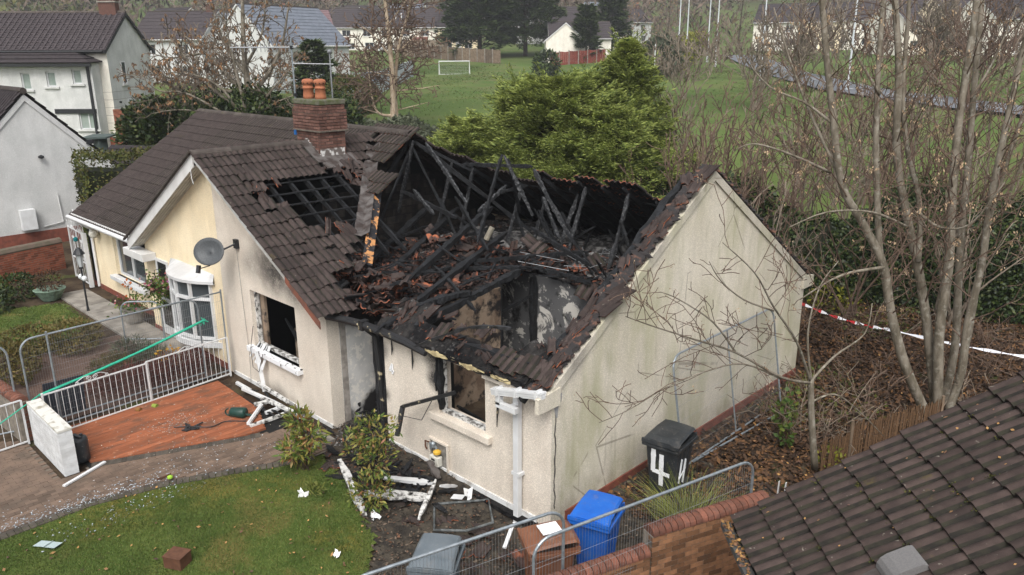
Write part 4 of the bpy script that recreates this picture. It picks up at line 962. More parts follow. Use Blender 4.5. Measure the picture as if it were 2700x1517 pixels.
while z < 6.13:
    e = .0
    if 5.52 < z < 5.98: e = .05
    elif z >= 5.98: e = .02
    brick_ring(-10.37-e,-9.31+e,2.16-e,2.84+e,z,row % 2); z += .074; row += 1
mb = MB(); mb.box(-10.44,-9.24,2.09,2.91,5.50,5.535); mb.box(-10.42,-9.26,2.11,2.89,5.90,5.945); mb.build('chimney_band', m_mortar_dark, CH)
mb = MB(); mb.box(-10.42,-9.26,2.11,2.89,6.13,6.25); mb.build('chimney_cap', simple('mossy_cap', (.12,.115,.09), (.075,.085,.035), 8, .95, .8, 40), CH, bevel=.02)
for (x, y) in ((-10.1,2.40),(-9.70,2.48)):
    pt = MB().lathe((x,y,6.22),[(.14,0),(.135,.1),(.12,.26),(.135,.27),(.135,.30),(.12,.31),(.115,.36),(.145,.38),(.15,.44),(.13,.48),(.05,.50)],16).build('chimney_pot', m_pot, CH, smooth=True)
    mb = MB()
    for j in range(10): t = 2*pi*j/10; mb.obox((x+.142*math.cos(t),y+.142*math.sin(t),6.62),(.012*math.cos(t),.012*math.sin(t),0),(-.012*math.sin(t),.012*math.cos(t),0),(0,0,.012))
    mb.build('vent_hole', m_black, pt)
mb = MB()
for i in range(5):
    x = -9.9+.13*i; mb.box(x-.07,x+.07,2.125,2.158,4.95-.0,5.32-.085*i); 
for i in range(4): y = 2.2+.17*i; mb.box(-9.305,-9.285,y-.085,y+.085,4.9,5.1)
mb.build('flashing', simple('peeling_white_lead', (.55,.54,.52), (.12,.10,.09), 8, .8, lo=.42, hi=.55), CH)
mb = MB(); mb.obox((-9.12,2.5,zfg(-9.12)+.06), uf*.25, V(0,.48,0), V(.5,0,.866)*.02); mb.obox((-9.5,2.02,zfg(-9.5)+.07), uf*.45, V(0,.11,0), V(.5,0,.866)*.02)
mb.build('lead_apron', m_lead, CH)

# ------------------------------------------------------------------ the cream half
N = thing('cream_bungalow', 'cream painted bungalow with intact brown tiled roof joined to the burnt house', 'house', (0,0,0))
mb = MB(); mb.wallx(-14.25,-9.853,-.43,-.15,-.3,2.38,[(-12.45,-10.45,.6,2.1)])
mb.extr([(-14.25,-.43,2.38),(-9.853,-.43,2.38),(-9.853,-.43,zfg(-9.853)-.12),(-14.25,-.43,zfg(-14.25)-.12)], (0,.28,0)); mb.build('front_gable_wall', m_cream, N)
MB().wallx(-20.1,-14.25,-.02,.26,-.3,2.33,[(-17.9,-15.6,.75,2.15)]).build('front_wall', m_cream, N)
MB().box(-14.3,-14.0,-.15,.0,-.3,2.4).build('return_wall', m_cream, N)
MB().extr([(-20.1,-.02,-.3),(-20.1,8.74,-.3),(-20.1,8.74,2.44),(-20.1,4.37,5.2),(-20.1,-.02,2.4)], (.28,0,0)).build('end_wall', m_cream, N)
MB().box(-20.1,-9.95,8.46,8.74,-.3,2.45).build('rear_wall', m_cream, N)
MB().box(-14.27,-9.9,-.455,-.431,-.3,.13).build('plinth', m_plinth_red, N); MB().box(-20.1,-14.3,-.045,-.021,-.3,.13).build('plinth', m_plinth_red, N)
rake(N, -14.5, -9.88, 'barge_board', m_fascia, h=.30)
mb = MB(); a = V(-14.4,-.752,zfg(-14.4)-.24); b = V(-9.9,-.752,zfg(-9.9)-.24); mb.extr([a,b,b+V(0,.34,0),a+V(0,.34,0)], (0,0,.012)); mb.build('soffit', m_soffit, N)
for i in range(4): 
    y = -.68+i*.075; a = V(-14.3,y,zfg(-14.3)-.25); b = V(-9.95,y,zfg(-9.95)-.25); MB().beam(a, b, .055, .012).build('soffit_board', m_soffit, N)
MB().tube([(-9.9,-.83,4.95),(-9.88,-.84,4.7),(-9.86,-.82,4.55)],.008,4).build('aerial_lead', m_pvc, N)
MB().box(-14.85,-13.55,-.80,-.44,2.08,2.28).build('eaves_box', m_fascia, N, bevel=.008)
mb = MB(); mb.tube([(-20.35,-.45,2.30),(-14.6,-.45,2.30)], .065, 8); g = mb.build('gutter', m_pvc, N)
MB().box(-20.3,-14.7,-.36,-.33,2.2,2.4).build('fascia_board', m_fascia, N); MB().box(-20.3,-14.7,-.33,-.02,2.2,2.22).build('soffit', m_fascia, N)
mb = MB(); mb.tube([(-19.55,-.42,2.25),(-19.55,-.2,2.05),(-19.55,-.08,1.95),(-19.55,-.08,.05)], .045, 8); mb.build('downpipe', m_pvc, N)
mb = MB(); mb.box(-14.30,-14.22,-.55,-.45,.05,2.1); 
def m_cr(p, c, r): return p.x < -9.95-max(0,0) and not (p.y < valley_y(-9.88-abs(p.x+9.88)) and p.x > -14.5) and p.y < 4.4
tile_field(N, (-20.42,-.40,zmain(-.40)+.035), (1,0,0), um, 36, 16, m_cr, me_tile_c, maxparts=300)
ul = V(1,0,SF).normalized()
MB().obox((-12.2,1.4,zfg(-12.2)-.02), ul*2.68, V(0,2.15,0), V(-SF,0,1).normalized()*.03).build('roof_slope', m_tile_cream, N)
MB().obox((-15.0,6.75,zmain(6.75)-.03), V(5.4,0,0), ub*2.85, V(0,SM,1).normalized()*.04).build('roof_slope', m_tile_cream, N)
mb = MB(); a = V(-20.3,-.38,zmain(-.38)-.02); b = V(-9.95,-.38,zmain(-.38)-.02); mb.extr([V(-20.3,-.38,zmain(-.38)-.04),V(-20.3,4.37,5.28),V(-9.9,4.37,5.28),V(-9.9,2.0,zmain(2.0)-.04),V(-14.5,-.2,zmain(-.2)-.04),V(-14.5,-.38,zmain(-.38)-.04)], (0,0,.02)); mb.build('roof_felt', m_black, N)
ridge_line(N, (-20.45,4.37,5.36), (-11.9,4.37,5.36), me_ridge)
mb = MB()
for i in range(18):
    x = -14.55+i*.26; mb.obox((x+.13,-.83,zfg(x+.13)+.06), V(.135,0,.135*SF), V(0,.03,0), V(0,0,.025))
mb.build('verge_tiles', m_ridge, N)
# bow window, canopy, door, side window
CXB, CYB, RB = -11.45, .55, 1.42
def bow(t): a = -pi/2+t; return CXB+RB*math.sin(t)*1.0, CYB-RB*math.cos(t)
mb = MB(); TS = np.linspace(-.78,.78,5)
for i in range(5):
    x, y = bow(TS[i]); mb.box(x-.035,x+.035,y-.035,y+.035,.62,2.12)
for i in range(4):
    a, b = bow(TS[i]), bow(TS[i+1])
    for z in (.66,1.66,2.08): mb.beam((a[0],a[1],z),(b[0],b[1],z),.06,.07)
bwin = mb.build('bow_window', m_pvc, N)
for i in range(4):
    a, b = bow(TS[i]), bow(TS[i+1]); a = V(a[0],a[1]+.02,0); b = V(b[0],b[1]+.02,0)
    MB().face([a+V(0,0,.68),b+V(0,0,.68),b+V(0,0,2.08),a+V(0,0,2.08)]) 
    m2 = MB(); m2.face([a+V(0,.01,.68),b+V(0,.01,.68),b+V(0,.01,2.08),a+V(0,.01,2.08)]); m2.build('pane', m_glass, bwin)
    m2 = MB()
    for j in range(22): z = .74+j*.06; m2.beam(a+V(0,.07,z), b+V(0,.07,z), .03, .03, twist=.6)
    m2.build('blind', m_blind, bwin)
mb = MB(); n = 12; lo = []; 
for i in range(n+1): t = -.95+1.9*i/n; x = CXB+1.50*math.sin(t); y = .55-1.50*math.cos(t); lo.append((x, min(-.42, y)))
mb.extr([V(p[0],p[1],.45) for p in lo]+[V(lo[-1][0],-.42,.45),V(lo[0][0],-.42,.45)], (0,0,.14)); mb.build('bow_sill', m_pvc, N)
top = []; mb = MB()
for i in range(n): 
    (x0, y0), (x1, y1) = lo[i], lo[i+1]
    y0 = y0*.86-.06; y1 = y1*.86-.06; mb.face([V(x0,y0-.06,2.14),V(x1,y1-.06,2.14),V(CXB+(x1-CXB)*.97,-.42,2.33),V(CXB+(x0-CXB)*.97,-.42,2.33)]); mb.face([V(x0,y0-.06,2.07),V(x1,y1-.06,2.07),V(x1,y1-.06,2.14),V(x0,y0-.06,2.14)]); mb.face([V(x0,y0-.06,2.07),V(x0,-.42,2.07),V(x1,-.42,2.07),V(x1,y1-.06,2.07)])
mb.build('window_canopy', simple('white_canopy', (.50,.505,.51), (.44,.44,.44), 3, .5), N)
mb = MB(); mb.box(-13.58,-13.50,-.47,-.42,.05,2.15); mb.box(-12.92,-12.84,-.47,-.42,.05,2.15); mb.box(-13.5,-12.92,-.47,-.42,2.07,2.15); mb.box(-13.5,-12.92,-.47,-.42,.05,.3); mb.box(-13.5,-12.92,-.47,-.42,1.0,1.1); dr = mb.build('front_door', m_pvc, N)
MB().box(-13.5,-12.92,-.455,-.435,.3,2.07).build('door_glass', m_glass_dark, dr)
mb = MB(); mb.box(-17.9,-15.6,.08,.16,.75,.83); mb.box(-17.9,-15.6,.08,.16,2.07,2.15)
for x in (-17.9,-16.85,-15.68): mb.box(x,x+.08,.08,.16,.83,2.07)
sw = mb.build('front_window', m_pvc, N); MB().box(-17.85,-15.65,.12,.13,.8,2.1).build('pane', m_glass, sw)
mb = MB()
for j in range(20): mb.box(-17.8,-15.7,.18,.2,.86+j*.062,.90+j*.062)
mb.build('blind', m_blind, sw)
MB().box(-18.05,-15.45,-.2,.06,.62,.75).build('window_sill', m_pvc, N, bevel=.01)
mb = MB(); mb.lathe((-19.0,-.18,1.75),[(.03,0),(.12,.04),(.15,.14),(.12,.24),(.03,.28)],12); mb.build('security_light', simple('brass_lamp', (.35,.32,.25), (.6,.58,.52), 9, .3), N, smooth=True)
mb = MB()                                                # two trellises
for (x0, x1) in ((-15.25,-14.4),(-13.25+.75,-12.75+.35)):
    nn = 7
    for i in range(nn+1):
        for s in (-1, 1):
            xa = x0+(x1-x0)*i/nn; 
            mb.beam((xa,(-.06 if x0 < -14.3 else -.46),.35),(min(x1,max(x0,xa+s*.45)),(-.06 if x0 < -14.3 else -.46),.35+1.6),.012,.012)
mb.build('trellis', m_woodfence, N)
mb = MB(); mb.box(-15.0,-14.85,-.05,-.03,1.55,1.8); mb.build('number_plaque', m_pvc, N)
def smooth_curve(P, k=5):
    out = []
    for i in range(len(P)-1):
        p0, p1, p2, p3 = P[max(0,i-1)], P[i], P[i+1], P[min(len(P)-1,i+2)]
        for j in range(k): t = j/k; out.append(.5*((2*p1)+(p2-p0)*t+(2*p0-5*p1+4*p2-p3)*t*t+(3*p1-p0-3*p2+p3)*t*t*t))
    return out+[P[-1]]
# ------------------------------------------------------------------ wheelie bins
def wheelie(name, label, loc, rz, mat, lid_open=0, number=False, scale=1.0, scuff=False):
    t = thing(name, label, 'bin', loc, rz, 'wheelie bins')
    mb = MB(); secs = [(0,.19,-.21,.24),(.12,.215,-.23,.255),(.55,.255,-.27,.30),(.93,.285,-.30,.345),(.96,.30,-.32,.36),(1.0,.30,-.32,.36)]
    b = 0
    for (z, hw, y0, y1) in secs:
        c = .035
        ring = [(-hw+c,y0),(hw-c,y0),(hw,y0+c),(hw,y1-c),(hw-c,y1),(-hw+c,y1),(-hw,y1-c),(-hw,y0+c)]
        mb.v += [(x*scale,y*scale,z*scale) for x, y in ring]
    for i in range(len(secs)-1):
        for j in range(8): mb.f.append((i*8+j,i*8+(j+1)%8,(i+1)*8+(j+1)%8,(i+1)*8+j)); mb.m.append(0)
    mb.f.append(tuple(reversed(range(8)))); mb.m.append(0)
    body = mb.build('bin_body', mat, t)
    mb = MB()                                            # moulded rim and ribs
    for (a_, b_) in (((-.31,-.335),(.31,-.335)),((.312,-.33),(.312,.37)),((-.312,-.33),(-.312,.37))): mb.beam((a_[0]*scale,a_[1]*scale,.925*scale),(b_[0]*scale,b_[1]*scale,.925*scale),.03,.05)
    for x_ in ((-.2,-.1,.1,.2) if not number else ()): mb.beam((x_*scale*.8,-.245*scale,.14*scale),(x_*scale,-.295*scale,.86*scale),.018,.016)
    for y_ in (-.15,.0,.15): mb.beam((.222*scale,y_*scale*.85,.14*scale),(.283*scale,y_*scale,.86*scale),.016,.018)
    mb.build('rim', mat, t)
    mb = MB()
    for s in (-1,1): mb.box(s*.28*scale-.012,s*.28*scale+.012,.34*scale,.40*scale,.88*scale,.99*scale)
    mb.tube([(-.27*scale,.40*scale,.95*scale),(.27*scale,.40*scale,.95*scale)],.016,6); mb.build('handle', mat, t)
    mb = MB(); lid = [(-.33,1.0,.31),(-.34,1.02,.315),(-.20,1.06,.30),(.10,1.09,.29),(.34,1.09,.28),(.40,1.05,.27)]
    pv = []
    for (y, z, hw) in lid:
        for x, dz in ((-hw,-.03),(-hw*.9,0),(-hw*.45,.012),(hw*.45,.012),(hw*.9,0),(hw,-.03)): mb.v.append((x*scale,y*scale,(z+dz)*scale))
    for i in range(len(lid)-1):
        for j in range(5): mb.f.append((i*6+j,i*6+j+1,(i+1)*6+j+1,(i+1)*6+j)); mb.m.append(0)
    mb.box(-.32*scale,.32*scale,-.36*scale,-.32*scale,.965*scale,1.02*scale)
    l = mb.build('lid', mat, t, smooth=False)
    so_ = l.modifiers.new('s','SOLIDIFY'); so_.thickness = .02
    for s in (-1,1):
        w_ = MB(); ring = []
        w_.tube([(s*.20*scale,.27*scale,.1*scale),(s*.26*scale,.27*scale,.1*scale)],.1*scale,14); w_.build('wheel', m_black_plastic, t)
    if number:
        mb = MB(); y = -.288
        def st(x0,z0,x1,z1,w_=.05): 
            n = 8; pr = None
            for i in range(n+1):
                q = i/n; x = x0+(x1-x0)*q; z = z0+(z1-z0)*q; z0s = z*scale; yy = -(.235+.07*(z/.93))*scale-.008; dx, dz = (z1-z0), -(x1-x0); L = math.hypot(dx,dz); dx/=L; dz/=L; ww = w_*(1+random.uniform(-.12,.12))
                c = (V(x-dx*ww,yy-.001,z0s-dz*ww), V(x+dx*ww,yy-.001,z0s+dz*ww))
                if pr: mb.face([pr[0],pr[1],c[1],c[0]])
                pr = c
        st(-.13,.86,-.14,.45,.045); st(-.15,.47,.17,.45,.04); st(.02,.80,.01,.22,.042)
        mb.build('painted_number', m_whitespray, t)
        mb = MB(); x = .287
        for (y0,z0,y1,z1) in ((-.1,.75,-.13,.3),(.05,.7,.03,.25),(-.18,.4,.12,.5)): mb.beam((x*.96*scale,y0,z0),(x*.88*scale,y1,z1),.012,.03)
        mb.build('paint_stroke', m_whitespray, t)
    if scuff:
        mb = MB()
        for i in range(10): x = random.uniform(-.2,.22); z = random.uniform(.5,.85); yy = -(.235+.07*z/.93)-.006; mb.obox((x,yy,z),(random.uniform(.01,.05),0,0),(0,.002,0),(0,0,random.uniform(.01,.05)))
        mb.build('paint_smear', m_whitespray, t)
    return t
wheelie('wheelie_bin', 'black wheelie bin with a white painted 4 beside the gable wall', (.72,2.25,-.02), .12, m_black_plastic, number=True, scale=1.06)
wheelie('wheelie_bin', 'bright blue wheelie bin near the corner of the gable', (1.08,-.20,-.12), .30, m_blue_plastic)
wheelie('wheelie_bin', 'brown wheelie bin with a white paper on its lid', (.92,-1.12,-.22), -.55, m_brown_plastic)
wheelie('wheelie_bin', 'grey wheelie bin with smeared white paint on the lawn edge', (.08,-2.45,-.22), .62, m_grey_plastic, scuff=True)
MB().obox((.90,-1.05,.90), V(.13,-.06,0)*.9, V(.07,.15,0)*.9, V(0,0,.002)).build('paper_sheet', m_paper)
tag(COL.objects['paper_sheet'], 'white paper sheet lying on the brown bin lid', 'paper')

# ------------------------------------------------------------------ mesh fence panels
def heras(label, p, q, h, up=(0,0,1), square=False, cross=True, n=None, z0=.12):
    """p,q ground ends; panel of bent tube with wires"""
    p = Vector(p); q = Vector(q); t = thing('mesh_fence_panel', label, 'fence panel', p, 0, 'temporary mesh fence panels')
    d = (q-p); L = d.length; d.normalize(); u = Vector(up).normalized()
    mb = MB(); r = .25 if not square else .0
    def pt(s, z): return d*s+u*z
    if square:
        mb.tube([pt(0,-.02),pt(0,h+.04)],.021,8); mb.tube([pt(L,-.02),pt(L,h+.04)],.021,8); mb.tube([pt(0,h-.02),pt(L,h-.02)],.019,8)
    else:
        arc0 = [pt(r-r*math.cos(a), h-r+r*math.sin(a)) for a in np.linspace(0,pi/2,7)]; arc1 = [pt(L-r+r*math.sin(a), h-r+r*math.cos(a)) for a in np.linspace(0,pi/2,7)]
        mb.tube([pt(0,-.02)]+arc0+arc1+[pt(L,-.02)],.021,8)
    mb.tube([pt(0,z0),pt(L,z0)],.019,8)
    mb.build('frame_tube', m_galv, t)
    mb = MB(); nn = n or int(L/.045); 
    for i in range(1, nn):
        s = L*i/nn; top = h if square else h-r+math.sqrt(max(0, r*r-max(0, r-s, s-(L-r))**2)) if (s < r or s > L-r) else h
        mb.tube([pt(s,z0),pt(s,top)],.0019,3,cap=False)
    for z in np.arange(z0+.28,h-.1,.29): mb.tube([pt(.01,z),pt(L-.01,z)],.0021,3,cap=False)
    o = mb.build('wire_mesh', m_wire, t); o['kind'] = 'stuff'
    if cross: MB().tube([pt(L*.5,z0),pt(L*.5,h)],.015,6).build('mid_post', m_galv, t)
    return t
def rl(v): return V(v.x, v.y, 0)
T2 = 1.75
a, b = gz(1408,1452,T2-.25), gz(2012,1212,T2); heras('front mesh fence panel passing behind the blue bin and brick wall', (1.79,-2.35,-.2), (2.72,1.30,-.2), 1.95, cross=False)
heras('mesh fence panel running in front of the grey bin on the lawn', (.78,-4.35,-.2), (1.58,-1.55,-.2), 1.95, cross=False)
heras('mesh fence panel with square corners standing behind the white gate', (-9.42,-4.30,.0), (-9.63,-.60,.0), 2.08, square=True, cross=False)
heras('mesh fence panel with rounded corners behind the square cornered one', (-9.75,-4.72,.0), (-9.92,-1.05,.0), 1.95, cross=False)
heras('mesh fence panel lying far back towards the cream house door', (-13.6,-1.5,0), (-12.9,-.75,0), 1.15, cross=False)
heras('mesh fence panel at the far left edge behind the red brick pier', (-9.75,-4.95,0), (-10.6,-8.3,0), 1.95, cross=False)
t = heras('mesh fence panel leaning against the mossy gable wall', (.55,3.05,.02), (.52,6.95,.02), 2.12, up=(-.18,0,1), cross=True, z0=.02, n=110)
MB().tube([V(-.02,.12,.0),V(.2,3.4,-.0)],.02,8).build('ground_tube', m_galv, t)

# ------------------------------------------------------------------ garden walls
me_hb = MB().box(-.105,.105,-.052,.052,-.032,.032).mesh('wall_brick', m_brick_buff)
me_hr = MB().box(-.105,.105,-.052,.052,-.032,.032).mesh('red_wall_brick', m_brick_red)
me_hw = MB().box(-.105,.105,-.052,.052,-.034,.034).mesh('white_wall_brick', m_brick_wh)
def coping_mesh(mat, wd=.25):
    mb = MB(); n = 8; P = []
    for i in range(n+1): a = pi*i/n; P.append((math.cos(a)*wd/2, math.sin(a)*.085))
    P = [(wd/2,-.03)]+P+[(-wd/2,-.03)]
    mb.extr([V(-.044,y,z) for (y, z) in P], (.088,0,0)); return mb.mesh('coping_brick', mat)
me_cop = coping_mesh(_brick('coping_brick', (.185,.075,.05), (.12,.06,.045), rand=.25))
def brick_wall(name, label, p, q, z0, z1, me, coping=True, wd=.22, mortar=None, sides=(1,), ends=False, maxb=150):
    p = Vector((p[0],p[1],0)); q = Vector((q[0],q[1],0)); t = thing(name, label, 'wall', (p.x,p.y,z0)); d = q-p; L = d.length; d.normalize(); s = V(d.y,-d.x,0); O = V(p.x,p.y,z0)
    mb = MB(); mb.obox(d*(L/2)+V(0,0,(z1-z0)/2), d*(L/2), s*(wd/2-.006), V(0,0,(z1-z0)/2)); mb.build('mortar_core', mortar or m_mortar, t)
    row = 0; z = .035; cnt = 0
    R = math.atan2(d.y, d.x)
    while z < z1-z0-.01:
        n = int(L/.222)+1
        for sd in sides:
            for i in range(n+1):
                lo = max(0, i*.222-(.111 if row % 2 else 0)); hi = min(L, lo+.212 if not (i == 0 and row % 2) else .101)
                if hi-lo < .04: continue
                c = d*((lo+hi)/2)+s*(sd*(wd/2-.048))+V(0,0,z)
                inst('brick', me, Matrix.Translation(c) @ Matrix.Rotation(R,4,'Z') @ Matrix.Diagonal(((hi-lo)/.21,1,1,1)), t); cnt += 1
        if ends:
            for e in (0, 1):
                for k in range(1 if row % 2 else 2):
                    w_ = wd if row % 2 else wd/2
                    c = d*(L*e-(.047 if e else -.047))+V(0,0,z)+s*((0) if row % 2 else (k-.5)*wd/2)
                    inst('brick', me, Matrix.Translation(c) @ Matrix.Rotation(R+pi/2,4,'Z') @ Matrix.Diagonal(((w_-.004)/.21,1,1,1)), t)
        z += .076; row += 1
    if coping:
        n = int(L/.1)
        for i in range(n): inst('coping_brick', me_cop, Matrix.Translation(d*((i+.5)*L/n)+V(0,0,z1-z0+.03+random.uniform(-.004,.004))) @ Matrix.Rotation(R,4,'Z'), t)
    return t
a, b = gz(1710,1385,1.27), gz(1960,1312,1.27)
brick_wall('brick_wall', 'higher stretch of brown brick wall with rounded coping beside the grass clump', (a.x,a.y), (b.x+.15,b.y+.37), .0, 1.15, me_hb)
a2, b2 = gz(1480,1512,.98), gz(1706,1437,.98)
dd = (Vector((b2.x,b2.y))-Vector((a2.x,a2.y))).normalized()
brick_wall('brick_wall', 'lower stretch of brick wall with rounded coping in front of the blue bin', (a2.x-dd.x*1.0,a2.y-dd.y*1.0), (a.x-.01,a.y-.02), .2, .86, me_hb)
brick_wall('white_brick_wall', 'short white painted brick wall at the end of the orange deck', (-9.15,-4.79), (-7.37,-4.79), 0, .86, me_hw, coping=False, wd=.24, mortar=m_brick_wh, sides=(1,), ends=True)
tt = [o for o in COL.objects if o.get('label','').startswith('short white painted')][0]
MB().box(0,1.79,-.125,.125,.86,.91).build('coping_slab', simple('mossy_white_coping', (.55,.54,.50), (.30,.28,.22), 7, .8, lo=.5, hi=.7), tt, bevel=.006)
brick_wall('red_brick_pier', 'red brick garden wall with rounded coping behind the left gate', (-9.35,-4.95), (-11.3,-5.1), 0, .85, me_hr)
brick_wall('red_brick_wall', 'long red brick garden wall left of the cream house', (-22.9,-.1), (-21.4,-6.4), -.1, 1.0, me_hr, coping=False, wd=.25, sides=(-1,1) if False else (-1,))
rw = [o for o in COL.objects if o.get('label','').startswith('long red brick')][0]
d_ = V(1.5,-6.3,0); L_ = d_.length; d_.normalize()
mb = MB(); mb.tube([d_*0+V(0,0,1.1), d_*L_+V(0,0,1.1)], .15, 8); mb.build('coping', simple('mossy_coping', (.13,.095,.075), (.10,.085,.06), 5, .95, .8, 40), rw)

# ------------------------------------------------------------------ white railings and gates
def spiral(c, r, d, u, turns=1.4, flip=1):
    return [c+d*(flip*r*(1-.75*t)*math.cos(turns*2*pi*t))+u*(r*(1-.75*t)*math.sin(turns*2*pi*t)) for t in np.linspace(0,1,14)]
def railing(name, label, p, q, h, nbar, cat='gate', scroll=True, wave=0, zb=.06):
    p = Vector(p); q = Vector(q); t = thing(name, label, cat, p); d = q-p; L = d.length; d.normalize(); u = V(0,0,1)
    mb = MB(); step = .04 if wave else 0
    mb.beam(u*zb, d*L+u*zb, .03, .025); mb.beam(u*h, d*(L*.52)+u*h, .03, .025); mb.beam(d*(L*.52)+u*(h+step), d*L+u*(h+step), .03, .025)
    for s in (0, L*.52, L): mb.beam(d*s, d*s+u*(h+step), .035, .035, up=(1,0,0))
    mb.build('gate_frame', m_whitepaint, t)
    for i in range(1, nbar): s = L*i/nbar; MB().tube([d*s+u*zb, d*s+u*(h+(step if s > L*.52 else 0))], .0065, 5).build('bar', m_whitepaint, t)
    if scroll:
        for s0 in (L*.24, L*.78):
            for f in (-1, 1):
                c = d*(s0+f*.06)+u*(h+.06); mb = MB(); mb.tube(spiral(c, .055, d, u, flip=f), .007, 5)
                e = d*(s0+f*.30)+u*(h+.03); mb.tube([c+u*.055, c+d*(f*.1)+u*.06, e+u*.03], .007, 5); mb.tube(spiral(e, .035, d, u, flip=-f), .007, 5); mb.build('scroll', m_whitepaint, t)
    return t
railing('driveway_gate', 'closed white iron driveway gate with scrolls along the orange deck', (-9.2,-4.62,0), (-9.55,-.62,0), .93, 34, wave=1)
railing('white_railing', 'white iron railing at the left edge of the drive', (-9.25,-4.98,0), (-9.05,-7.6,0), .93, 20, 'railing', scroll=False)
g = railing('garden_gate', 'tall white iron garden gate with scrolls beside the cream house', (-19.75,-.25,0), (-21.55,-.15,0), 1.75, 9)
d_ = V(-1.8,.1,0).normalized(); u = V(0,0,1); mb = MB()
for s0 in (.45, 1.35):
    for (z0, z1) in ((.85,1.45),(1.75,2.15)):
        for f in (-1,1):
            mb.tube([d_*(s0)+u*z1, d_*(s0+f*.16)+u*z0], .009, 5); mb.tube(spiral(d_*(s0+f*.06)+u*z1, .06, d_, u, flip=f), .009, 5); mb.tube(spiral(d_*(s0+f*.1)+u*z0, .06, d_, u, flip=f), .009, 5)
mb.beam(d_*0+u*.75, d_*1.8+u*.75, .03, .03)
mb.tube([u*1.75, u*2.0, d_*.9+u*2.45, d_*1.8+u*2.0, d_*1.8+u*1.75], .014, 6)
for i in range(1,9): s = .2*i; mb.tube([d_*s+u*1.75, d_*s+u*(2.0+.45*(1-abs(s-.9)/.9))], .009, 4)
mb.box(-.06,.06,-.06,.06,0,1.8); mb.build('ironwork', m_whitepaint, g)
mb = MB(); mb.lathe((-.7,-.05,1.42),[(.02,0),(.07,.03),(.07,.12),(.02,.16)],10); mb.build('hanging_pot', simple('teal_glaze', (.01,.13,.14), None, rough=.2), g)

# ------------------------------------------------------------------ dish, aerials, garden lamp
sd = thing('satellite_dish', 'grey satellite dish on the party line of the front gable', 'satellite dish', (-9.0,-.44,3.2))
mb = MB(); nrm = V(.5,-.78,.36).normalized(); ax = V(0,0,1).cross(nrm).normalized(); ay = nrm.cross(ax); n = 28; cc = V(-.15,-.48,-.05)
rings = [(0,0),(.4,.018),(.75,.06),(1,.1)]
for i, (f, dp) in enumerate(rings):
    for j in range(n): t_ = 2*pi*j/n; mb.v.append(tuple(cc+ax*(.37*f*math.cos(t_))+ay*(.31*f*math.sin(t_))+nrm*dp))
for i in range(3):
    for j in range(n): mb.f.append((i*n+j,i*n+(j+1)%n,(i+1)*n+(j+1)%n,(i+1)*n+j)); mb.m.append(0)
ds_ = mb.build('dish', simple('dark_grey_mesh_dish', (.055,.06,.064), (.075,.08,.085), 30, .5), sd, smooth=True); ds_.modifiers.new('s','SOLIDIFY').thickness = .012
a = cc-ay*.3; b = cc+nrm*.42-ay*.42; MB().tube([a, b], .012, 6).build('feed_arm', m_iron, sd)
MB().beam(b-ay*.09, b+ay*.08+nrm*.0, .06, .09).build('receiver', m_iron, sd)
mb = MB(); mb.tube([cc-nrm*.02, V(.0,-.25,.0), V(.12,-.05,.1)], .022, 6); mb.box(.05,.2,-.06,.01,.0,.2); mb.build('bracket', m_iron, sd)
MB().tube([V(.1,-.02,0),V(.12,-.015,-1),V(.18,-.015,-2.4),V(.12,-.015,-3.2)],.005,4).build('cable', simple('grey_cable', (.2,.19,.18), None), sd)
def aerial(label, base, h, boom_z, boom_dir, L, nel, el, mat=m_galv, pole_r=.022):
    t = thing('tv_aerial', label, 'aerial', base); u = V(0,0,1); d = Vector(boom_dir).normalized(); s = d.cross(u)
    MB().tube([V(0,0,0), V(0,0,h)], pole_r, 8).build('pole', mat, t)
    mb = MB(); mb.tube([d*-.12+u*boom_z, d*L+u*boom_z], .018, 6); 
    for i in range(nel): c = d*(L*(i+.5)/nel)+u*boom_z; e = el*(1-.25*i/nel); mb.tube([c-u*e*.55, c+u*e*.55], .010, 4); 
    mb.build('boom', m_wire, t)
    mb = MB()
    for z in (boom_z, boom_z*.55, .5): mb.box(-.035,.035,-.035,.035,z-.04,z+.04)
    mb.build('clamp', m_iron, t); return t
pb_ = gd(772,352,21.0)
ta = aerial('tall tv aerial with long toothed boom on the chimney pole', (-10.55,2.3,4.95), 2.72, 2.50, V(-.72,-.69,0), 1.5, 15, .22)
tb = MB(); MB().tube([V(.02,0,2.12),V(.72,.69,2.1)], .014, 6).build('side_arm', m_wire, ta)
MB().tube([V(.66,.64,1.25),V(.66,.64,2.4)], .020, 8).build('side_pole', m_wire, ta); MB().lathe((.66,.64,2.36),[(.02,0),(.06,.02),(.06,.06),(.01,.09)],10).build('side_head', m_wire, ta)
mb = MB(); mb.box(-.12,-.02,-.05,.05,.40,.52); mb.build('blue_box', simple('blue_box', (.01,.10,.32), None, rough=.4), ta)
gl = thing('garden_lamp_post', 'black garden lamp post with lantern and two globes by the path', 'lamp post', (-17.1,-1.25,0))
mb = MB(); mb.tube([V(0,0,0),V(0,0,.2),V(0,0,1.35)],[.05,.03,.024],8); mb.build('post', m_iron, gl)
MB().lathe((0,0,1.75),[(.05,0),(.17,.02),(.10,.14),(.02,.22)],8).build('lantern_cap', m_iron, gl); MB().lathe((0,0,1.33),[(.06,0),(.06,.04),(.03,.06)],8).build('lantern_base', m_iron, gl); MB().tube([V(-.14,0,.98),V(0,0,.93),V(.14,0,.98)],.015,6).build('globe_arm', m_iron, gl)
MB().lathe((0,0,1.39),[(.055,0),(.10,.36)],6).build('lantern_glass', simple('lantern_glass', (.4,.42,.43), None, rough=.15), gl)
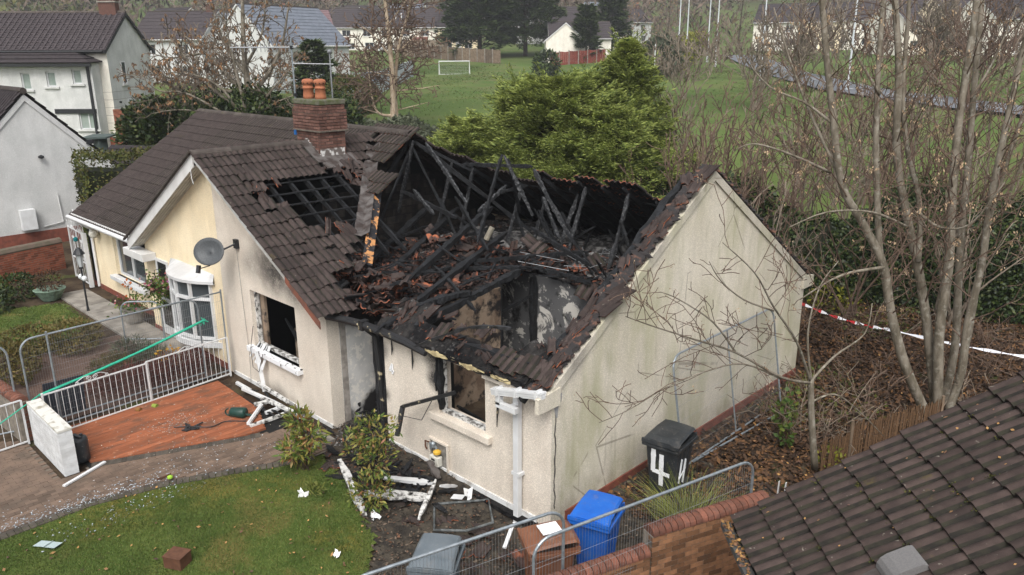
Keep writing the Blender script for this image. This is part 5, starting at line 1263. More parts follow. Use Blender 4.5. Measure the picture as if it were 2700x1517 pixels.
for s in (-1,1): MB().lathe((s*.14,0,.98),[(.03,0),(.075,.05),(.08,.1),(.04,.16)],10).build('globe', simple('white_globe', (.6,.62,.63), None, rough=.2), gl, smooth=True)
# rope of green tape
mb = MB(); a = V(-9.25,-4.66,.93); b = gx(537,845,-9.62); P = [a.lerp(b,t)+V(0,0,-.05*math.sin(pi*t)) for t in np.linspace(0,1,10)]; mb.tube(P, [.022+.007*random.random() for _ in P], 6)
for i in range(7): mb.tube([b, b+V(random.uniform(-.06,.06),random.uniform(-.1,.1),random.uniform(-.14,.08))], .012, 4)
mb.tube([a, V(-9.1,-5.6,.55)], .012, 5); tag(mb.build('green_tape', m_green), 'green tape stretched above the white driveway gate', 'tape')
# barrier tape in the back garden
def tape(label, pts, mat, wd=.045):
    mb = MB(); pr = None
    for i, p in enumerate(pts):
        tw = .5+.4*math.sin(i*1.3); c = (p+V(0,.02,wd*tw), p-V(0,.02,wd*tw))
        if pr: mb.face([pr[0], pr[1], c[1], c[0]])
        pr = c
    tag(mb.build('barrier_tape', mat), label, 'tape')
a, b = gd(2112,800,21.5), gd(2330,868,19.5); tape('red and white barrier tape behind the gable corner', [a.lerp(b,t)+V(0,0,-.08*math.sin(pi*t)) for t in np.linspace(0,1,24)], m_tape)
a, b = gd(2330,866,19.2), gd(2760,950,16.4); tape('pale striped barrier tape stretched behind the tree stems', [a.lerp(b,t)+V(0,0,-.05*math.sin(pi*t)) for t in np.linspace(0,1,24)], m_tape_white, .04)

# ------------------------------------------------------------------ near roof at the lower right
E0 = gd(1930,1372,8.3); RS = .588
Q = thing('garage', 'low building with brown tiled roof at the lower right corner', 'building', (E0.x, E0.y, -.6))
lq = Vector(Q.location)
ue = -F2; uu = (R2+V(0,0,RS)).normalized()
# eaves run towards the camera, the slope climbs to the right
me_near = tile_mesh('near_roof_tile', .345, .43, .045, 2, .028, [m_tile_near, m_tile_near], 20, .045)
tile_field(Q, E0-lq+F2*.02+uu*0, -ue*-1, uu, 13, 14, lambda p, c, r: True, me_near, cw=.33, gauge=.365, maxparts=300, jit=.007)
mb = MB(); n_ = (-F2).cross(uu)
mb.obox(E0-lq-F2*2.2+uu*2.6-V(0,0,.05), F2*2.18, uu*2.62, V(0,0,.02)); mb.build('roof_deck', m_black, Q)
mb = MB(); mb.extr([E0-lq+R2*.25+V(0,0,-2.5), E0-lq+R2*4.8+V(0,0,-2.5), E0-lq+R2*4.8+V(0,0,2.7), E0-lq+R2*.25+V(0,0,.08)], -F2*4.0); mb.build('wall', m_brick_buff, Q)
mb = MB(); a = E0-lq-R2*.05+V(0,0,-.02)
mb.extr([a+R2*.03, a-R2*.08, a-R2*.08+V(0,0,-.07), a+R2*.03+V(0,0,-.07)], -F2*4.0); gt = mb.build('gutter', simple('grey_gutter', (.06,.06,.058), None), Q)
m_ = 500; s_ = rng.random(m_)*3.8; P = np.array([tuple(a-F2*float(s)-R2*.03+V(0,0,.01)) for s in s_])+rng.normal(0,.02,(m_,3)); cards('gutter_leaves', P, rdir(m_)*[1,1,.3], rdir(m_)+[0,0,1], .06, .04, m_l_fallen, gt, kind='stuff')
vp = E0-lq+uu*1.08-F2*1.72
mb = MB(); nz = (-F2).cross(uu); nz = nz if nz.z > 0 else -nz
prof = [(0,0),(0,.07),(.03,.11),(.08,.14),(.15,.15),(.36,.13),(.40,.11),(.42,0)]
mb.extr([vp+uu*x+nz*z for (x, z) in prof], -F2*.30); mb.build('roof_vent', simple('grey_vent', (.125,.12,.12), (.15,.145,.142), 60, .6), Q)
MB().obox(vp-uu*.08-F2*.16+nz*.05, uu*.09, F2*.15, nz*.012).build('vent_flashing', m_lead, Q)
m_ = 150; P = np.array([tuple(E0+uu*float(rng.uniform(.1,4.8))-F2*float(rng.uniform(.1,4))+nz*.075) for _ in range(m_)])
tag(cards('roof_leaves', P, np.array([tuple(uu*random.uniform(-1,1)+F2*random.uniform(-1,1)) for _ in range(m_)]), np.tile(np.array(nz),(m_,1))+rng.normal(0,.2,(m_,3)), rng.uniform(.02,.06,m_), .03, m_l_fallen, kind='stuff'), 'small fallen leaves on the near brown roof', 'leaves')
m_l_moss = leafmat('roof_moss', [(.05,.055,.012),(.08,.075,.018),(.04,.05,.015)], .9, 0)
P = []
for _ in range(110):
    c = E0+uu*(.365*random.randint(0,13)+random.uniform(-.03,.02))-F2*float(rng.uniform(.1,4))+nz*.045
    for j in range(14): P.append(tuple(c+F2*random.gauss(0,.035)+uu*random.gauss(0,.02)))
m_ = len(P); tag(cards('roof_moss', P, rdir(m_)+[0,0,1.2], rdir(m_), .022, .02, m_l_moss, kind='stuff'), 'tufts of moss in the joints of the near roof', 'moss')
# reed screen
a, b = gz(2160,1262,-.0), gz(2475,1165,-.0); rs = thing('reed_screen', 'brown reed fence screen behind the near roof', 'fence', (a.x,a.y,0)); dv = V(b.x-a.x,b.y-a.y,0); mb = MB()
for i in range(170): s = i/170; h = .75+random.uniform(-.05,.05)+(.15 if s > .22 else 0); p = dv*s+V(random.gauss(0,.01),random.gauss(0,.01),0); mb.tube([p, p+V(random.gauss(0,.01),random.gauss(0,.01),h)], .009, 4, cap=False)
o = mb.build('reeds', m_reed, rs); o['kind'] = 'stuff'
for s in (.22,.98): MB().tube([dv*s+V(0,-.03,0), dv*s+V(0,-.03,1.0)], .03, 6).build('post', m_woodfence, rs)
t = thing('white_stake', 'pair of short white plastic strips standing behind the brick wall', 'stake', gz(2050,1285,.6)); 
for dx in (0,.1): MB().beam(V(dx,dx*.3,-.6), V(dx+.02,dx*.3,.12), .04, .01).build('strip', m_pvc, t)

# ------------------------------------------------------------------ loose things on the ground
t = thing('rusty_box', 'small rusty brown box lying on the lawn', 'box', (-3.36,-4.60,.01), .5)
mb = MB(); mb.box(-.15,.15,-.13,.13,0,.20); mb.build('box_body', m_rust, t, bevel=.012); MB().box(-.157,.157,-.137,.137,.19,.205).build('box_lid', m_rust, t)
t = thing('black_canister', 'black plastic canister behind the white brick wall', 'canister', (-7.72,-4.52,.05), .2)
mb = MB(); mb.lathe((0,0,0),[(.15,0),(.165,.03),(.165,.42),(.15,.46),(.10,.47)],16); mb.build('can_body', m_black_plastic, t, smooth=True); mb = MB(); mb.beam((-.12,0,.49),(.12,0,.49),.05,.04); mb.lathe((.0,.07,.46),[(.03,0),(.03,.05)],8); mb.build('can_handle', m_black_plastic, t)
p = gz(612,1098,.05); t = thing('watering_can', 'dark green watering can lying on the orange deck', 'watering can', p, .6)
mb = MB(); 
for i, x in enumerate((0,.05,.28,.32)): pass
mb.tube([V(-.02,0,.1),V(.0,0,.1),V(.28,0,.1),V(.32,0,.1)],[.08,.1,.12,.1],14); mb.build('can_body', m_watercan, t, smooth=True)
MB().tube([V(.28,0,.07),V(.42,.02,.05),V(.55,.03,.05)],[.03,.02,.015],8).build('spout', m_watercan, t)
mb = MB(); mb.tube([V(-.03,-.02,.05)]+[V(-.03-.1*math.sin(a),-.02,.1-.08*math.cos(a)) for a in np.linspace(.3,2.9,8)],.016,6); mb.lathe((-.03,0,.02),[(.04,0),(.05,.02),(.05,.04)],10); mb.build('handle', m_watercan, t)
def strip(label, a, b, mat=m_pvc, wd=.06, h=.03, cat='plastic strip', name='plastic_strip', z=.035):
    a, b = Vector(a), Vector(b); o = MB().beam(a, b, wd, h).build(name, mat); return tag(o, label, cat)
strip('long white plastic strip lying on the block paving by the white wall', gz(168,1282,.05), gz(277,1218,.05))
strip('white plastic strip leaning near the brown bin', gz(1330,1445,.02), gz(1352,1385,.10))
# pile of white window frame pieces below the gable window
WP = [((655,1118),(690,1068),.10),((660,1125),(770,1085),.06),((640,1025),(720,1060),.12),((690,1050),(800,1098),.16),((700,1090),(740,1075),.08),((680,1010),(760,1060),.20),((720,1060),(795,1100),.10),((670,1068),(705,1060),.14),((625,1010),(660,1030),.08)]
for i, (a, b, z) in enumerate(WP):
    pc = MB(); A = gz(*a,z); B = gz(*b,z+.02); pc.beam(A, B, .075, .055); pc.beam(A+V(0,0,.03), B+V(0,0,.03), .03, .03)
    tag(pc.build('window_frame_piece', m_pvc_dirty if i % 2 else m_pvc), 'broken white window frame piece lying below the sill', 'frame piece', 'broken white window frame pieces')
for i in range(12):
    x = random.uniform(-8.8,-5.6); y = random.uniform(-1.1,-.5); a = random.uniform(-.4,.4)
    o = MB().rough_beam((x,y,.05+random.random()*.08),(x+random.uniform(.2,.7)*math.cos(a),y+.3*math.sin(a),.06+random.random()*.1),.05,.03,5,.3).build('charred_stick', m_char); tag(o, 'charred stick lying by the front wall', 'stick', 'charred sticks by the front wall')
p = gz(800,1085,.05); o = MB().obox(p, V(.16,-.19,.03), V(.09,.07,0), V(0,0,.025)).build('black_board', m_char); tag(o, 'flat charred board on the ground by the porch', 'board')
o = MB().box(-5.6,-5.0,-1.25,-.75,-.02,.05).build('concrete_slab', m_concrete); tag(o, 'grey concrete doorstep slab beside the burnt porch', 'slab')
# burnt window unit, plank and pvc pieces by the shrub
for i, (a, b, wd2, mat, lab) in enumerate((((895,1212),(965,1360),.13,m_pvc_dirty,'long scorched white plank lying on the lawn edge'),((1150,1265),(1105,1370),.07,m_pvc_dirty,'blackened frame bar propped behind the shrub'),((1010,1260),(1150,1275),.12,m_pvc,'white window bar lying under the shrub'),((960,1300),(1130,1310),.25,m_pvc_dirty,'broad soot stained white panel under the shrub'),((1160,1282),(1205,1282),.05,m_pvc,'short white plastic pipe near the meter box'),((1130,1215),(1158,1262),.13,m_lead,'weathered grey plank leaning below the meter box'),((935,1215),(1010,1230),.08,m_char,'charred bar lying behind the shrub'))):
    A = gz(*a,.12+.03*i); B = gz(*b,.05); pc = MB().rough_beam(A, B, wd2, .05, 8, .12); tag(pc.build('burnt_plank', mat), lab, 'plank')
mb = MB(); pts = [gz(*q,-.05) for q in ((1145,1330),(1215,1335) if False else (1288,1318),(1300,1378),(1230,1400),(1145,1398))]
P = [pts[0],pts[1],pts[2],pts[3],pts[4],pts[0]]; mb.tube(P, .022, 6); f = mb.build('window_gasket_frame', simple('dark_grey_frame', (.05,.055,.055), (.13,.14,.14), 10)); tag(f, 'bent dark window pane frame lying on the sooty soil', 'window frame')
for i in range(26):
    x = random.uniform(-3.5,.6); y = random.uniform(-1.6,-.35)
    q = Matrix.Translation((x,y,hz(x,y)+.04)) @ Matrix.Rotation(random.uniform(0,6),4,'Z') @ Matrix.Rotation(random.gauss(0,.3),4,'X'); o = inst('ground_tile_piece', random.choice(SHARDS), q); tag(o, 'broken roof tile piece lying on the soil bed', 'tile piece', 'broken roof tile pieces on the ground')
for i in range(14):
    x = random.uniform(-5.6,-4.0); y = random.uniform(-1.5,-.6)
    q = Matrix.Translation((x,y,hz(x,y)+.05)) @ Matrix.Rotation(random.uniform(0,6),4,'Z') @ Matrix.Rotation(random.gauss(0,.3),4,'X'); o = inst('ground_tile_piece', random.choice(SHARDS), q); tag(o, 'broken roof tile piece lying near the porch', 'tile piece', 'broken roof tile pieces near the porch')
o = inst('ground_tile_piece', me_tile_b, Matrix.Translation(gz(1390,1490,.15)) @ Matrix.Rotation(1.2,4,'Z') @ Matrix.Rotation(pi+.3,4,'Y')); tag(o, 'whole orange roof tile leaning beside the brown bin', 'roof tile')
for (px, py, lab, mat, s) in ((799,1306,'crumpled white paper on the lawn near the small shrub',m_paper,.09),(890,1463,'small white scrap on the lawn',m_paper,.05),(988,1358,'white scrap beside the scorched plank',m_paper,.08),(1228,1305,'cream scrap of plaster near the front wall',m_pvc,.1)):
    p = gz(px,py,.03); mb = MB()
    for i in range(4): mb.obox(p+V(random.gauss(0,s*.4),random.gauss(0,s*.4),.02), rdir(1)[0]*s, rdir(1)[0]*s*.5, (0,0,.004))
    tag(mb.build('paper_scrap', mat), lab, 'scrap')
for (px, py, lab) in ((140,1437,'larger pale glass shard on the lawn'),(112,1434,'smaller pale glass shard on the lawn')):
    p = gz(px,py,.05); tag(MB().obox(p, V(.09,.05,.01), V(-.03,.07,0), V(0,0,.003)).build('glass_shard', simple('pale_glass', (.33,.40,.40), None, rough=.15)), lab, 'glass shard')
for (px,py,lab,c) in ((403,1070,'small lime green cup by the gate',(.22,.28,.05)),(360,1080,'small ochre pot by the gate',(.20,.10,.03))):
    p = gz(px,py,.07); t = MB(); t.tube([p, p+V(.09,.05,.0)], [.045,.05], 10); tag(t.build('small_cup', simple(lab[:10], c, None)), lab, 'cup')
p = gz(447,1262,.06); tag(MB().obox(p+V(-.12,-.05,0), V(.03,.12,.02), V(.012,-.003,0), V(0,0,.02)).build('dark_red_offcut', m_wood_brown), 'dark red wooden offcut lying on the paving', 'offcut')
p = gz(449,1263,.05); tag(MB().lathe(p,[(.02,0),(.05,.02),(.05,.05),(.02,.07)],8).build('green_lump', simple('lime', (.25,.42,.04), None)), 'lime green plastic lump on the paving', 'plastic lump')
p = gz(508,1130,.06); mb = MB()
mb.tube(smooth_curve([p+V(-.3,-.25,.01),p+V(-.1,-.05,.03),p+V(.1,.05,.05),p+V(.25,.3,.02),p+V(.2,.6,.01),p+V(.5,.9,.01)]), .011, 5)
for i in range(9): mb.rough_beam(p+V(random.gauss(0,.1),random.gauss(0,.1),.01), p+V(random.gauss(0,.12),random.gauss(0,.12),.04), .05, .03, 4, .4)
tag(mb.build('burnt_cable', m_iron), 'burnt black cable lying on the orange deck', 'cable')
mb = MB(); mt_ = MB()                                    # black heap spilling out of the porch to below the window
for i in range(150):
    t_ = random.random(); x = -5.3+t_*3.0+random.gauss(0,.25); y = (.5-1.3*min(1,t_*2.2))+random.gauss(0,.22)
    if x > -4.25: y = min(y, -.12)
    hh = max(.02, .34*(1-t_)-.1*abs(random.gauss(0,1))); z = hz(x,y)+random.uniform(0,hh+.05); l = random.uniform(.1,.55); an = random.uniform(0,6.3); mb.rough_beam((x,y,z),(x+l*math.cos(an),y+l*math.sin(an)*.8,z+random.uniform(-.05,.12)),random.uniform(.03,.1),random.uniform(.02,.05),5,.3)
tag(mb.build('burnt_debris_heap', m_char), 'black heap of burnt debris spilling out of the porch', 'debris', kind='stuff')
# glass crumbs, chips and fallen leaves
def crumbs(name, pts, s, mat, label, cat, dz=.03, flat=.25):
    P = np.asarray(pts); n = len(P); Z = hgt(P[:,0],P[:,1])+dz
    tag(cards(name, np.column_stack([P,Z]), rdir(n)*[1,1,flat], rdir(n)*.4+[0,0,1], rng.uniform(.4,1.4,n)*s, rng.uniform(.4,1.2,n)*s*.7, mat, kind='stuff'), label, cat)
m_crumb = leafmat('glass_crumb', [(.26,.30,.33),(.46,.50,.53),(.17,.20,.23)], .3, 0)
pp = []
for _ in range(620):
    t = random.random()**.8; e = Vector((-5.9,-3.3)).lerp(Vector((-6.3,-6.9)), t); pp.append((e.x-abs(random.gauss(0,.25))+.05, e.y+random.gauss(0,.15)))
for _ in range(260): pp.append((random.uniform(-6.6,-5.2), random.uniform(-4,-1.6)))
for _ in range(120): pp.append((random.uniform(-6.0,-5.4)+.3, random.uniform(-6,-3.6)))
crumbs('glass_crumbs', pp, .036, m_crumb, 'glittering crumbs of broken glass along the paving edge', 'glass')
crumbs('deck_chips', [(random.gauss(-7.6,.7), random.gauss(-2.6,.9)) for _ in range(420)]+[(random.gauss(-7.9,.25),random.gauss(-2.6,.25)) for _ in range(300)], .035, leafmat('deck_chip', [(.42,.40,.38),(.22,.18,.15),(.10,.07,.06),(.5,.45,.38)], .8, 0), 'pale chips and grit scattered over the orange deck', 'debris', .062)
crumbs('fallen_leaves', scatter_poly(LAWN, 420), .06, m_l_fallen, 'brown and yellow leaves fallen on the lawn', 'leaves', .05)
crumbs('soil_debris', scatter_poly(BED, 9500), .062, leafmat('soil_debris', [(.012,.011,.01),(.03,.025,.02),(.06,.045,.032),(.13,.10,.075),(.12,.055,.03)], .9, 0), 'burnt flakes and leaves over the soil bed', 'debris', .02)
q = np.array([(x, y) for x, y in zip(rng.uniform(-3,12,75000), rng.uniform(1.2,18,75000)) if x < 2.4+.35*y and (x > .1 or y > 9.2)])
crumbs('leaf_litter', q, .125, m_l_litter, 'dark leaf litter behind the gable', 'leaves', .025, .5)
crumbs('yellow_litter', q[::11]*1.0+.05, .07, m_l_fallen, 'yellow leaves over the dark litter', 'leaves', .05)
crumbs('porch_ash', [(random.uniform(-5.5,-3.9),random.uniform(-.9,1.2)) for _ in range(900)], .06, leafmat('porch_ash', [(.012,.012,.012),(.05,.048,.045),(.22,.21,.20),(.02,.02,.02)], .95, 0), 'ash and burnt flakes in the porch', 'ash', .04)
# ------------------------------------------------------------------ trees
def wander(p, d, L, n, jit, grav=0.0, r=random):
    pts = [p.copy()]; d = d.normalized(); st = L/n
    for i in range(n):
        d = (d+V(r.gauss(0,jit), r.gauss(0,jit), r.gauss(0,jit)+grav)).normalized(); pts.append(pts[-1]+d*st)
    return pts
def twigs(mb, pts, r0, depth, dens, spread, ratio, r, tips, jit=.18, grav=.03, minr=.0035, up=.25, start=.25):
    """side branches along a limb, branching again"""
    L = sum((b-a).length for a, b in zip(pts[:-1], pts[1:]))
    n = max(1, int(dens*L)) if depth > 0 else 0
    for i in range(n):
        t = start+(1-start)*(i+r.random())/n; k = min(len(pts)-2, int(t*(len(pts)-1))); f = t*(len(pts)-1)-k
        p = pts[k].lerp(pts[k+1], min(1,f)); ax = (pts[k+1]-pts[k]).normalized()
        o = ax.orthogonal().normalized(); o.rotate(Matrix.Rotation(r.uniform(0,2*pi),3,ax))
        d = (ax*(1-spread)+o*spread+V(0,0,up)).normalized(); l = L*ratio*(1.15-.6*t)*r.uniform(.6,1.25)
        if l < .12: continue
        rr = max(minr, r0*(1-.6*t)*.5); ns = 3 if depth == 1 else 5
        q = wander(p, d, l, ns, jit, grav, r)
        mb.tube(q, [max(minr, rr*(1-.85*j/ns)) for j in range(ns+1)], 3 if rr < .012 else 5, cap=False)
        tips.append(q[-1]); 
        if depth > 1: twigs(mb, q, rr, depth-1, dens*(1.15 if L < 6 else 1.0), spread, ratio, r, tips, jit, grav, minr, up, .2)
def path3(pxs, D, dD=0):
    n = len(pxs); return [gd(px, py, D+dD*i/max(1,n-1)) for i, (px, py) in enumerate(pxs)]
def smooth_path(P, k=4):
    out = []
    for i in range(len(P)-1):
        p0 = P[max(0,i-1)]; p1 = P[i]; p2 = P[i+1]; p3 = P[min(len(P)-1,i+2)]
        for j in range(k):
            t = j/k; out.append(.5*((2*p1)+(p2-p0)*t+(2*p0-5*p1+4*p2-p3)*t*t+(3*p1-p0-3*p2+p3)*t*t*t))
    out.append(P[-1]); return out
def bare_tree(name, label, base, stems, bark, twig, dens, ratio, seed, depth=2, spread=.6, keys=0, keymat=None, grav=.02, up=.2, keysize=.05, sides=9, start=.2, minr=.004, group=None, ivy=0):
    r = random.Random(seed); t = thing(name, label, 'tree', base, 0, group); b = Vector(base); tips = []; mt, mc = MB(), MB()
    for (P, r0, r1) in stems:
        P = smooth_path([Vector(p)-b for p in P]); n = len(P)
        mt.tube(P, [r0+(r1-r0)*i/(n-1) for i in range(n)], sides); twigs(mc, P, (r0+r1)/2*.55, depth, dens, spread, ratio, r, tips, grav=grav, up=up, start=start, minr=minr)
    mt.build('trunk', bark, t, smooth=True); mc.build('crown', twig, t)
    if keys and tips:
        c = [tips[r.randrange(len(tips))] for _ in range(keys)]; P = []; 
        for q in c:
            for j in range(r.randint(3,8)): P.append((q.x+r.gauss(0,.03),q.y+r.gauss(0,.03),q.z+r.gauss(0,.03)))
        n = len(P); cards('dry_keys', P, rdir(n)*[.6,.6,.4]+[0,0,-.8], rdir(n), rng.uniform(.6,1.3,n)*keysize, keysize*.45, keymat or m_l_key, t)
    return t
# big grey many-stemmed tree at the right
TB = V(3.05,8.75,-.05); D0 = 15.2
def st_(pxs, r0, r1, D=D0, dD=0): return (path3(pxs, D, dD), r0, r1)
stems = [st_([(2445,1098),(2389,970),(2349,824),(2328,696),(2270,580),(2218,480),(2193,276),(2180,155),(2165,-30),(2150,-220)], 0.104,.045,15.0,.3),
 st_([(2330,705),(2318,640),(2310,400),(2315,193),(2329,0),(2340,-200)], 0.068,.04,15.1,.3),
 st_([(2467,1095),(2448,887),(2420,700),(2393,578),(2364,400),(2370,193),(2360,0),(2350,-200)], 0.104,.05,15.3,.6),
 st_([(2421,690),(2425,600),(2421,511),(2393,400),(2380,250),(2395,40),(2405,-150)], 0.060,.035,15.4,.6),
 st_([(2473,1095),(2476,887),(2501,700),(2508,560),(2520,400),(2531,300),(2556,138),(2575,0),(2590,-200)], 0.104,.05,15.1,.2),
 st_([(2480,1095),(2517,918),(2529,700),(2540,560),(2555,400),(2567,249),(2589,0),(2600,-200)], 0.088,.045,15.5,.5),
 st_([(2500,1085),(2535,980),(2551,855),(2588,700),(2610,540),(2638,400),(2670,250),(2705,100),(2740,-80)], 0.088,.04,15.0,.0),
 st_([(2535,975),(2560,860),(2600,620),(2640,480),(2690,330),(2760,180)], 0.056,.03,15.6,.4),
 st_([(2330,705),(2240,720),(2180,745),(2110,790)], .035,.012,14.9,-.4), st_([(2190,455),(2090,410),(1990,380),(1930,400)], .03,.008,15.0,-.8), st_([(2395,600),(2300,560),(2180,560),(2080,600)], .03,.008,15.2,-.8), st_([(2420,560),(2480,600),(2560,590),(2650,480)], .03,.01,15.0,-1.0),st_([(2230,500),(2150,330),(2090,180),(2040,20)], .035,.012,15.2,.4),st_([(2200,330),(2120,270),(2030,230),(1960,150)], .03,.008,15.2,.2),st_([(2320,250),(2250,130),(2200,20)], .03,.01,15.2,.2),st_([(2560,260),(2620,160),(2680,20)], .03,.01,15.2,.2)]
bare_tree('maple_tree', 'tall bare grey tree with many stems at the right', TB, stems, m_bark, m_twig, 2.6, .29, 5, depth=3, spread=.62, keys=520, up=.18, keysize=.06, minr=.0075)
# small lichen-grey tree whose branches cross the gable
SB0 = V(2.2,4.75,-.03)
stems = [st_([(2148,1235),(2140,1100),(2138,1000)], .06,.045,11.6,.0), st_([(2138,1010),(2060,995),(1940,930),(1830,895),(1720,860),(1650,835)], .026,.006,11.6,-1.6), st_([(2138,1010),(2100,900),(2040,810),(1990,720),(1905,640)], .024,.006,11.6,-1.2), st_([(2138,1005),(2200,940),(2280,880),(2300,800)], .024,.007,11.6,.6), st_([(2060,1000),(1960,960),(1860,980),(1760,1020),(1660,1080),(1580,1115)], .016,.005,11.3,-1.5), st_([(2040,820),(1960,790),(1900,740),(1870,690)], .016,.005,11.3,-.6), st_([(2140,1060),(2200,1040),(2260,1080),(2330,1150)], .02,.006,11.6,.3), st_([(2140,1010),(2130,880),(2160,760),(2210,690)], .02,.006,11.6,.2), st_([(1940,930),(1880,850),(1790,790),(1740,770)], .018,.005,11.2,-.6)]
bare_tree('small_bare_tree', 'small bare tree with crooked twigs in front of the mossy gable', SB0, stems, m_bark, m_twig, 3.6, .36, 8, depth=3, spread=.6, up=.1, grav=.01, minr=.0058, sides=7, keys=40, keysize=.03)
# green leaves on a bramble by that tree
def leafy(name, label, cat, base, blobs, n, L, Wd, mat, stems=True, up=.3, droop=0, stem_mat=None, group=None, bend=.15, parent_kind=None, shell=.55, flat=False):
    t = thing(name, label, cat, base, 0, group); P = []; Dn = []
    for (c, rx, ry, rz, w_) in blobs:
        k = max(1, int(n*w_)); d = rdir(k); rad = (shell+(1-shell)*rng.random(k)**.5)[:,None]; q = d*rad*[rx,ry,rz]+np.array(c)+rng.normal(0,.04,(k,3))*min(rx,rz); P.append(q); Dn.append(d)
    P = np.concatenate(P); Dn = np.concatenate(Dn); ok = P[:,2] > .0; P = P[ok]; Dn = Dn[ok]; k = len(P)
    cards('foliage', P, Dn*.7+rdir(k)*.8+[0,0,up-droop], rdir(k)+[0,0,.9], rng.uniform(.6,1.35,k)*L, rng.uniform(.7,1.2,k)*Wd, mat, t, bend=bend)
    if stems:
        mb = MB(); r = random.Random(len(label))
        for (c, rx, ry, rz, w_) in blobs:
            for j in range(4):
                e = V(c[0]+r.uniform(-.6,.6)*rx, c[1]+r.uniform(-.6,.6)*ry, c[2]+r.uniform(.0,.7)*rz); s = V(r.gauss(0,.05),r.gauss(0,.05),0); mid = s.lerp(e,.5)+V(r.gauss(0,.06),r.gauss(0,.06),0); mb.tube([s, mid, e], [.02*max(.5,rz),.013*max(.5,rz),.005], 5)
        mb.build('stem', stem_mat or m_bark_dark, t)
    return t
leafy('bramble', 'bright green leafy bramble stem by the small bare tree', 'plant', gz(2060,1180,0), [((.0,.2,.9),.12,.2,.35,.3),((-.15,.35,.55),.2,.25,.25,.4),((.1,-.1,.35),.12,.15,.2,.3)], 170, .11, .09, m_l_bright)
leafy('yellow_leaf_bush', 'low twiggy bush with yellowing leaves beside the reed screen', 'bush', gz(2185,1250,0), [((0,0,.3),.25,.25,.3,1)], 90, .08, .06, m_l_hedge_y)
# golden conifers behind the house
def conifer(name, label, base, h, rad, nb, per, L, mat, seed, droop=.15, skirt=.0, top=.15, lean=(0,0), cols=None, gap=.0, power=.75, barkm=None, inner=True, rv=(.6,1.25), thin=.14, asp=.28):
    r = np.random.default_rng(seed); t = thing(name, label, 'tree', base); P = []; Dn = []; mb = MB(); mb.tube([V(0,0,0), V(lean[0]*.5,lean[1]*.5,h*.5), V(lean[0],lean[1],h*.98)], [.16*h/8,.10*h/8,.02], 7)
    for i in range(nb):
        f = skirt+(1-skirt)*r.random()**.85; z = f*h; R = rad*((1-f)**power)*r.uniform(*rv)+rad*top*(1-f)
        a = r.uniform(0,2*pi); ax = np.array([math.cos(a), math.sin(a), r.uniform(-.1,.45)]); ax /= np.linalg.norm(ax)
        o = np.array([lean[0]*f, lean[1]*f, z]); tip = o+ax*R
        if i % 3 == 0: mb.tube([Vector(o), Vector(o+ax*R*.9)], [.03*h/8,.006], 4, cap=False)
        k = per; s = (.28+.72*r.random(k)**.6)[:,None]; side = np.cross(ax, [0,0,1]); side /= np.linalg.norm(side)+1e-9
        wv = (1.05-s)*R*thin*1.6+.06
        q = o+ax*R*s+side*(r.normal(0,1,(k,1))*wv)+np.array([0,0,1])*(r.normal(0,1,(k,1))*wv*.5-droop*s*s*R)
        sg = np.sign(r.normal(0,1,(k,1))); P.append(q); Dn.append(ax*.8+side*(sg*r.uniform(.2,.75,(k,1)))+np.array([0,0,1])*(r.normal(.12,.22,(k,1))))
    P = np.concatenate(P); Dn = np.concatenate(Dn); k = len(P)
    if inner and rv[1] > 1.3:                             # thin shoots sticking out of the outline
        for i in range(int(nb*.22)):
            f = r.uniform(.35,1.0); a = r.uniform(0,2*pi); ax = np.array([math.cos(a)*.7, math.sin(a)*.7, r.uniform(.4,1.1)]); ax /= np.linalg.norm(ax); o = np.array([lean[0]*f, lean[1]*f, f*h])+np.array([math.cos(a),math.sin(a),0])*rad*((1-f)**power)*.9
            k = 26; s = r.random(k)[:,None]; side = np.cross(ax,[0.3,.2,1]); side /= np.linalg.norm(side)+1e-9; l = r.uniform(.4,.9); P = np.concatenate([P, o+ax*s*l+r.normal(0,.02,(k,3))]); Dn = np.concatenate([Dn, ax*.8+side*np.sign(r.normal(0,1,(k,1)))*.6+r.normal(0,.2,(k,3))])
        k = len(P)
    cards('crown', P, Dn, rdir(k)*.8+[0,0,1], r.uniform(.55,1.4,k)*L, r.uniform(.7,1.2,k)*L*asp, mat, t, bend=.12)
    mb.build('trunk', barkm or m_bark_dark, t); return t
m_l_dark2 = leafmat('olive_conifer_spray', [(.025,.036,.012),(.045,.058,.018),(.07,.08,.025)], .65, .15, (.13,.13,.04), .5)
def onground(D, px, py=300): p = gd(px, py, D); return V(p.x, p.y, hz(p.x, p.y)-.05)
conifer('golden_conifer', 'bushy golden green conifer in the middle behind the roof', onground(29.0,1465), 6.1, 4.1, 620, 240, .20, m_l_gold, 1, power=.5, droop=-.08, rv=(.5,1.35), thin=.11, asp=.22)
conifer('golden_conifer', 'low spreading golden conifer at the left of the clump', onground(29,1250), 4.9, 2.9, 380, 200, .20, m_l_gold, 2, power=.5, droop=-.08, rv=(.5,1.35), thin=.11, asp=.22)
conifer('golden_conifer', 'tallest golden conifer with pointed top at the right of the clump', onground(30.5,1650), 7.2, 2.7, 440, 200, .20, m_l_gold, 3, power=.7, droop=-.08, rv=(.45,1.35), thin=.11, asp=.22)
conifer('golden_conifer', 'golden conifer between the middle and the tallest one', onground(27.5,1600), 5.2, 3.0, 400, 200, .20, m_l_gold, 4, power=.5, droop=-.08, rv=(.5,1.35), thin=.11, asp=.22)
conifer('golden_conifer', 'slim young golden conifer behind the middle of the clump', onground(31,1365), 6.0, 2.0, 260, 190, .20, m_l_gold, 14, power=.6, droop=-.08, rv=(.45,1.35), thin=.11, asp=.22)

